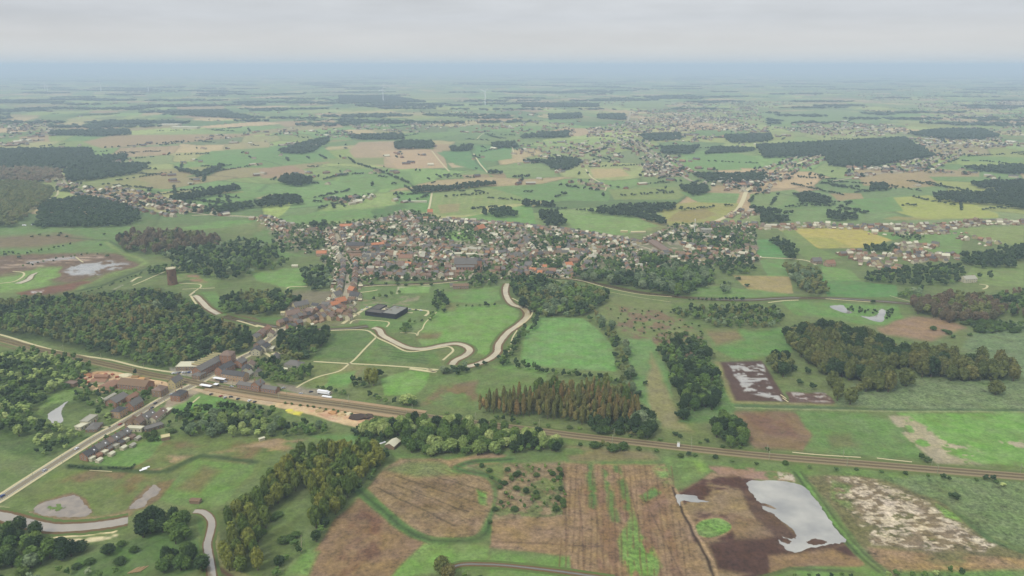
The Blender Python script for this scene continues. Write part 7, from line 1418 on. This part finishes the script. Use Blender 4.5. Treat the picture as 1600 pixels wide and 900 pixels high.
def glass_mb():
    mb = MB(); mb.face([(1.15, -.7, .95), (1.15, .7, .95), (.6, .7, 1.4), (.6, -.7, 1.4)]); mb.face([(-1.9, .7, 1.05), (-1.9, -.7, 1.05), (-1.25, -.7, 1.44), (-1.25, .7, 1.44)])
    for s in (-1, 1): q = [(-1.6, s * .87, .98), (.95, s * .87, .98), (.5, s * .87, 1.36), (-1.15, s * .87, 1.38)]; mb.face(q if s < 0 else q[::-1])
    for f in range(2): pass
    mb.v = [(x + (0.02 if x > 1 or (x > .5 and abs(y) == .7) else 0), y, z + 0.02 if abs(y) == .7 else z) for x, y, z in mb.v]; return mb
BODY = {k: body_mb().mesh('body', m) for k, m in CARM.items()}; GLS = glass_mb().mesh('windows', M_glass); wb = MB(); wb.tube((0, -.1, 0), (0, .1, 0), .32, .32, 12); WHL = wb.mesh('wheel', M_tyre)
def car(px, py, yaw, colr, label, group):
    t_ = thing('car', label, 'car', (*P(px, py), 0.22), yaw, group); link('body', BODY[colr], t_); link('windows', GLS, t_)
    for x in (-1.35, 1.35):
        for y in (-.82, .82): link('wheel', WHL, t_, (x, y, .32))
CL = [(4, 776, RA, 'blue', 'dark blue car driving at the lower left end of the near road'), (238, 638, RA, 'black', 'black car on the near road opposite the brick house'), (243, 631, RA, 'black', 'second black car parked behind the first near the corner house')]
for i in range(7): CL.append((271 + i * 5, 584 - i * 0.3, 1.2, ('white', 'silver', 'black', 'white', 'silver', 'blue', 'white')[i], f'{("white", "silver", "black", "white", "silver", "blue", "white")[i]} car, {ORD[i]} from the left in the factory car park'))
for i, (a, b, k) in enumerate(((346, 598, 'black'), (352, 597, 'silver'), (362, 605, 'silver'), (372, 602, 'black'), (385, 606, 'red'), (400, 600, 'white'), (361, 621, 'black'), (436, 609, 'black'), (470, 616, 'silver'), (486, 613, 'black'), (443, 607, 'silver'))): CL.append((a, b, RR + 0.1 * i, k, f'{k} car parked around the station, {ORD[i]} counted away from the crossing'))
for i, (a, b, k) in enumerate(((330, 617, 'black'), (345, 620, 'red'), (352, 622, 'silver'), (372, 624, 'black'), (390, 627, 'white'), (398, 629, 'black'))): CL.append((a, b, 1.1, k, f'{k} car on the pale strip below the tracks, {ORD[i]} from the left'))
for i, (a, b, k) in enumerate(((632, 484, 'white'), (640, 484, 'silver'), (650, 485, 'black'), (658, 486, 'white'), (574, 481, 'silver'), (566, 485, 'white'))): CL.append((a, b, 0.3, k, f'{k} car parked by the dark modern building, {ORD[i]} of the six'))
for i, (a, b, k) in enumerate(((70, 736, 'silver'), (120, 702, 'white'), (188, 664, 'red'), (268, 617, 'silver'), (372, 563, 'white'), (392, 552, 'black'), (452, 510, 'white'), (488, 497, 'silver'), (543, 452, 'white'), (546, 436, 'black'))): CL.append((a, b, RA + (0.5 if a > 440 else 0), k, f'{k} car on the through road, {ORD[i]} from the lower left end'))
for c in CL: car(*c, 'cars parked in and around the station quarter')
t_ = thing('lorry', 'large white box lorry parked beyond the station platform', 'lorry', (*P(506, 616), 0.25), RR); mb = MB(); mb.box(-7, 5, -1.5, 1.5, 1.0, 4.0); mb.build('cargo_box', M_whitem, t_); mb = MB(); mb.box(5.2, 7.4, -1.4, 1.4, 0.7, 3.3); cb = mb.build('cab', CARM['white'], t_); mb = MB(); mb.box(7.38, 7.45, -1.2, 1.2, 1.8, 2.9); mb.build('windscreen', M_glass, cb)
for x in (-5.5, -4, 6): 
    for y in (-1.3, 1.3): o = link('wheel', WHL, t_, (x, y, .5)); o.scale = (1.6, 1.6, 1.6)
t_ = thing('flatbed_trailer', 'low white flatbed trailer parked in front of the lorry', 'trailer', (*P(511, 622), 0.25), RR); mb = MB(); mb.box(-5.5, 5.5, -1.3, 1.3, 1.0, 1.9); mb.build('deck', M_whitem, t_)
for x in (-4, -2.8, 4):
    for y in (-1.2, 1.2): link('wheel', WHL, t_, (x, y, .45))
# ------------------------------------------------------------------ heaps, pallets, logs, small objects
def heap(px, py, r, h, colr, label, name='heap', cat='heap'):
    R = np.random.default_rng(int(px * 7 + py)); v, f = ICO[2]; v = v * (1 + 0.12 * R.normal(size=(len(v), 1))); v = v * np.array([r, r * .8, h]); v[:, 2] = np.maximum(v[:, 2], -0.1)
    me = tri_mesh(name, v, f, [mat('heap_' + ''.join('%02x' % c for c in colr), alb(colr), var=0.25, scale=1.0)]); tag(link(name, me, None, (*P(px, py), 0)), label, cat, 'heaps of sand and rubble')
for px, py, r, h, c, lb in ((560, 652, 9, 3, (82, 68, 68), 'dark earth heap at the right end of the sandy yard'), (572, 651, 7, 2.5, (92, 76, 72), 'second dark earth heap right of the first'), (520, 645, 5, 2, (206, 160, 124), 'orange sand heap in the middle of the sandy yard'), (534, 648, 5, 2.4, (214, 190, 160), 'pale gravel heap right of the orange one'), (545, 647, 4, 2, (236, 226, 210), 'whitish rubble heap in the sandy yard'), (500, 642, 5, 2, (190, 170, 140), 'brown sand heap at the yard edge'), (591, 656, 5, 2, (200, 170, 140), 'small sand heap at the far right end of the yard'),
                            (452, 641, 4, 0.8, (232, 226, 104), 'yellow heap at the left end of the sandy yard'), (464, 646, 4, 0.7, (230, 224, 96), 'second yellow heap beside the trees'), (196, 587, 7, 2, (232, 226, 214), 'white gravel bank in the brickyard'), (212, 589, 5, 2, (170, 140, 110), 'brown heap in the brickyard'), (222, 592, 5, 2, (214, 170, 130), 'orange sand heap in the brickyard'), (230, 592, 4, 1.8, (150, 128, 108), 'grey-brown heap right of the orange one'), (136, 586, 5, 2, (188, 136, 104), 'reddish heap at the upper left of the brickyard'), (150, 583, 4, 1.5, (206, 170, 140), 'pale heap at the top of the brickyard')): heap(px, py, r, h, c, lb)
for i, (px, py) in enumerate(((127, 591), (133, 594), (141, 590), (147, 594), (138, 598), (165, 586), (176, 586), (183, 590), (186, 596), (178, 598))):
    t_ = thing('brick_pallet', f'stack of red bricks on the pale yard, {ORD[i]} from the left edge', 'brick stack', (*P(px, py), 0), RR + i, 'brick stacks in the brickyard'); mb = MB(); mb.box(-1.8, 1.8, -1.2, 1.2, 0.15, 1.7); mb.build('bricks', mat('bricks', alb((176, 108, 88)), var=0.25, scale=2), t_); mb = MB(); mb.box(-1.9, 1.9, -1.3, 1.3, 0, 0.147); mb.build('pallet', M_bark, t_)
for i in range(8):
    px, py = 207 + i * 2.6, 892 - i * 0.4; mb = MB(); mb.tube((-3.6, 0, 0.3 + 0.05 * (i % 3)), (3.6, 0, 0.3 + 0.05 * (i % 3)), 0.3, 0.24, 8); tag(mb.build('log', mat('cut_log', alb((196, 168, 140)), var=0.25, scale=2), None, (*P(px, py), 0), 1.05 + 0.06 * (i % 3)), f'pale felled log lying in the bottom left scrub, {ORD[i]} from the left', 'log', 'felled logs in the bottom left scrub')
for i, (a, b) in enumerate(((1224, 620), (1227, 625))): mb = MB(); mb.box(-0.6, 0.6, -5, 5, 0, 0.25); tag(mb.build('footbridge', M_conc, None, (*P(a, b), 0.1), 0.25), f'{"upper" if i == 0 else "lower"} pale plank bridge at the corner of the flooded plot', 'footbridge')
for px, py, lb in ((228, 731, 'white plastic sheet lying in the meadow behind the terrace gardens'), (224, 734, 'smaller white sheet just below the other one'), (598, 692, 'white tarpaulin left of the white-roofed barn')): mb = MB(); mb.box(-3, 3, -1, 1, 0, 0.35); tag(mb.build('tarpaulin', M_whitem, None, (*P(px, py), 0.05), 0.7), lb, 'tarpaulin')
t_ = thing('relay_cabinet', 'white trackside cabinet beside the railway right of the centre', 'cabinet', (*P(1060, 698), 0), RR); mb = MB(); mb.box(-1.2, 1.2, -1, 1, 0, 4.4); mb.build('cabinet', M_whitem, t_); mb = MB(); mb.box(-1.3, 1.3, -1.1, 1.1, 4.402, 4.6); mb.build('lid', M_cat, t_)
t_ = thing('footbridge', 'small wooden footbridge over the river below the round tower', 'bridge', (*P(300, 460), 0), ang((297, 461), (309, 452))); mb = MB(); mb.box(-9, 9, -1.4, 1.4, 0.6, 0.9); mb.build('deck', M_conc, t_)
for s in (-1, 1): mb = MB(); mb.box(-9, 9, s * 1.35 - 0.04, s * 1.35 + 0.04, 1.7, 1.8); [mb.box(x - .05, x + .05, s * 1.35 - .05, s * 1.35 + .05, 0.9, 1.7) for x in range(-9, 10, 3)]; mb.build('railing', M_cat, t_)
# tables/tents of the campsite and bright garden objects on the left
for i, (a, b) in enumerate(((38, 353), (52, 352), (66, 350), (92, 347), (97, 350), (110, 350), (118, 349))): 
    t_ = thing('caravan', f'white caravan on the campsite at the left, {from_left(i, 7)}', 'caravan', (*P(a, b), 0), 0.4 * i, 'caravans on the campsite'); mb = MB(); mb.box(-3.6, 3.6, -1.3, 1.3, 0.5, 2.9); mb.build('body', M_whitem, t_); mb = MB(); mb.box(-1.5, 1.5, -1.34, -1.31, 1.5, 2.3); mb.build('window', M_glass, t_)
# ------------------------------------------------------------------ the air: one box of pale haze around everything, sky outside
hz = MB(); hz.box(-160000, 160000, -9500, 75000, -5, 362)
hm = bpy.data.materials.new('haze'); hm.use_nodes = True; t = hm.node_tree; t.nodes.clear()
o = nd(t, 'ShaderNodeOutputMaterial'); pv = nd(t, 'ShaderNodeVolumePrincipled'); pv.inputs['Color'].default_value = (0.69, 0.86, 1.0, 1); pv.inputs['Density'].default_value = 1 / 9000; pv.inputs['Anisotropy'].default_value = 0.0
t.links.new(pv.outputs[0], o.inputs['Volume'])
tag(hz.build('haze', hm), 'pale blue-grey air thickening towards the horizon', 'haze', kind='stuff')
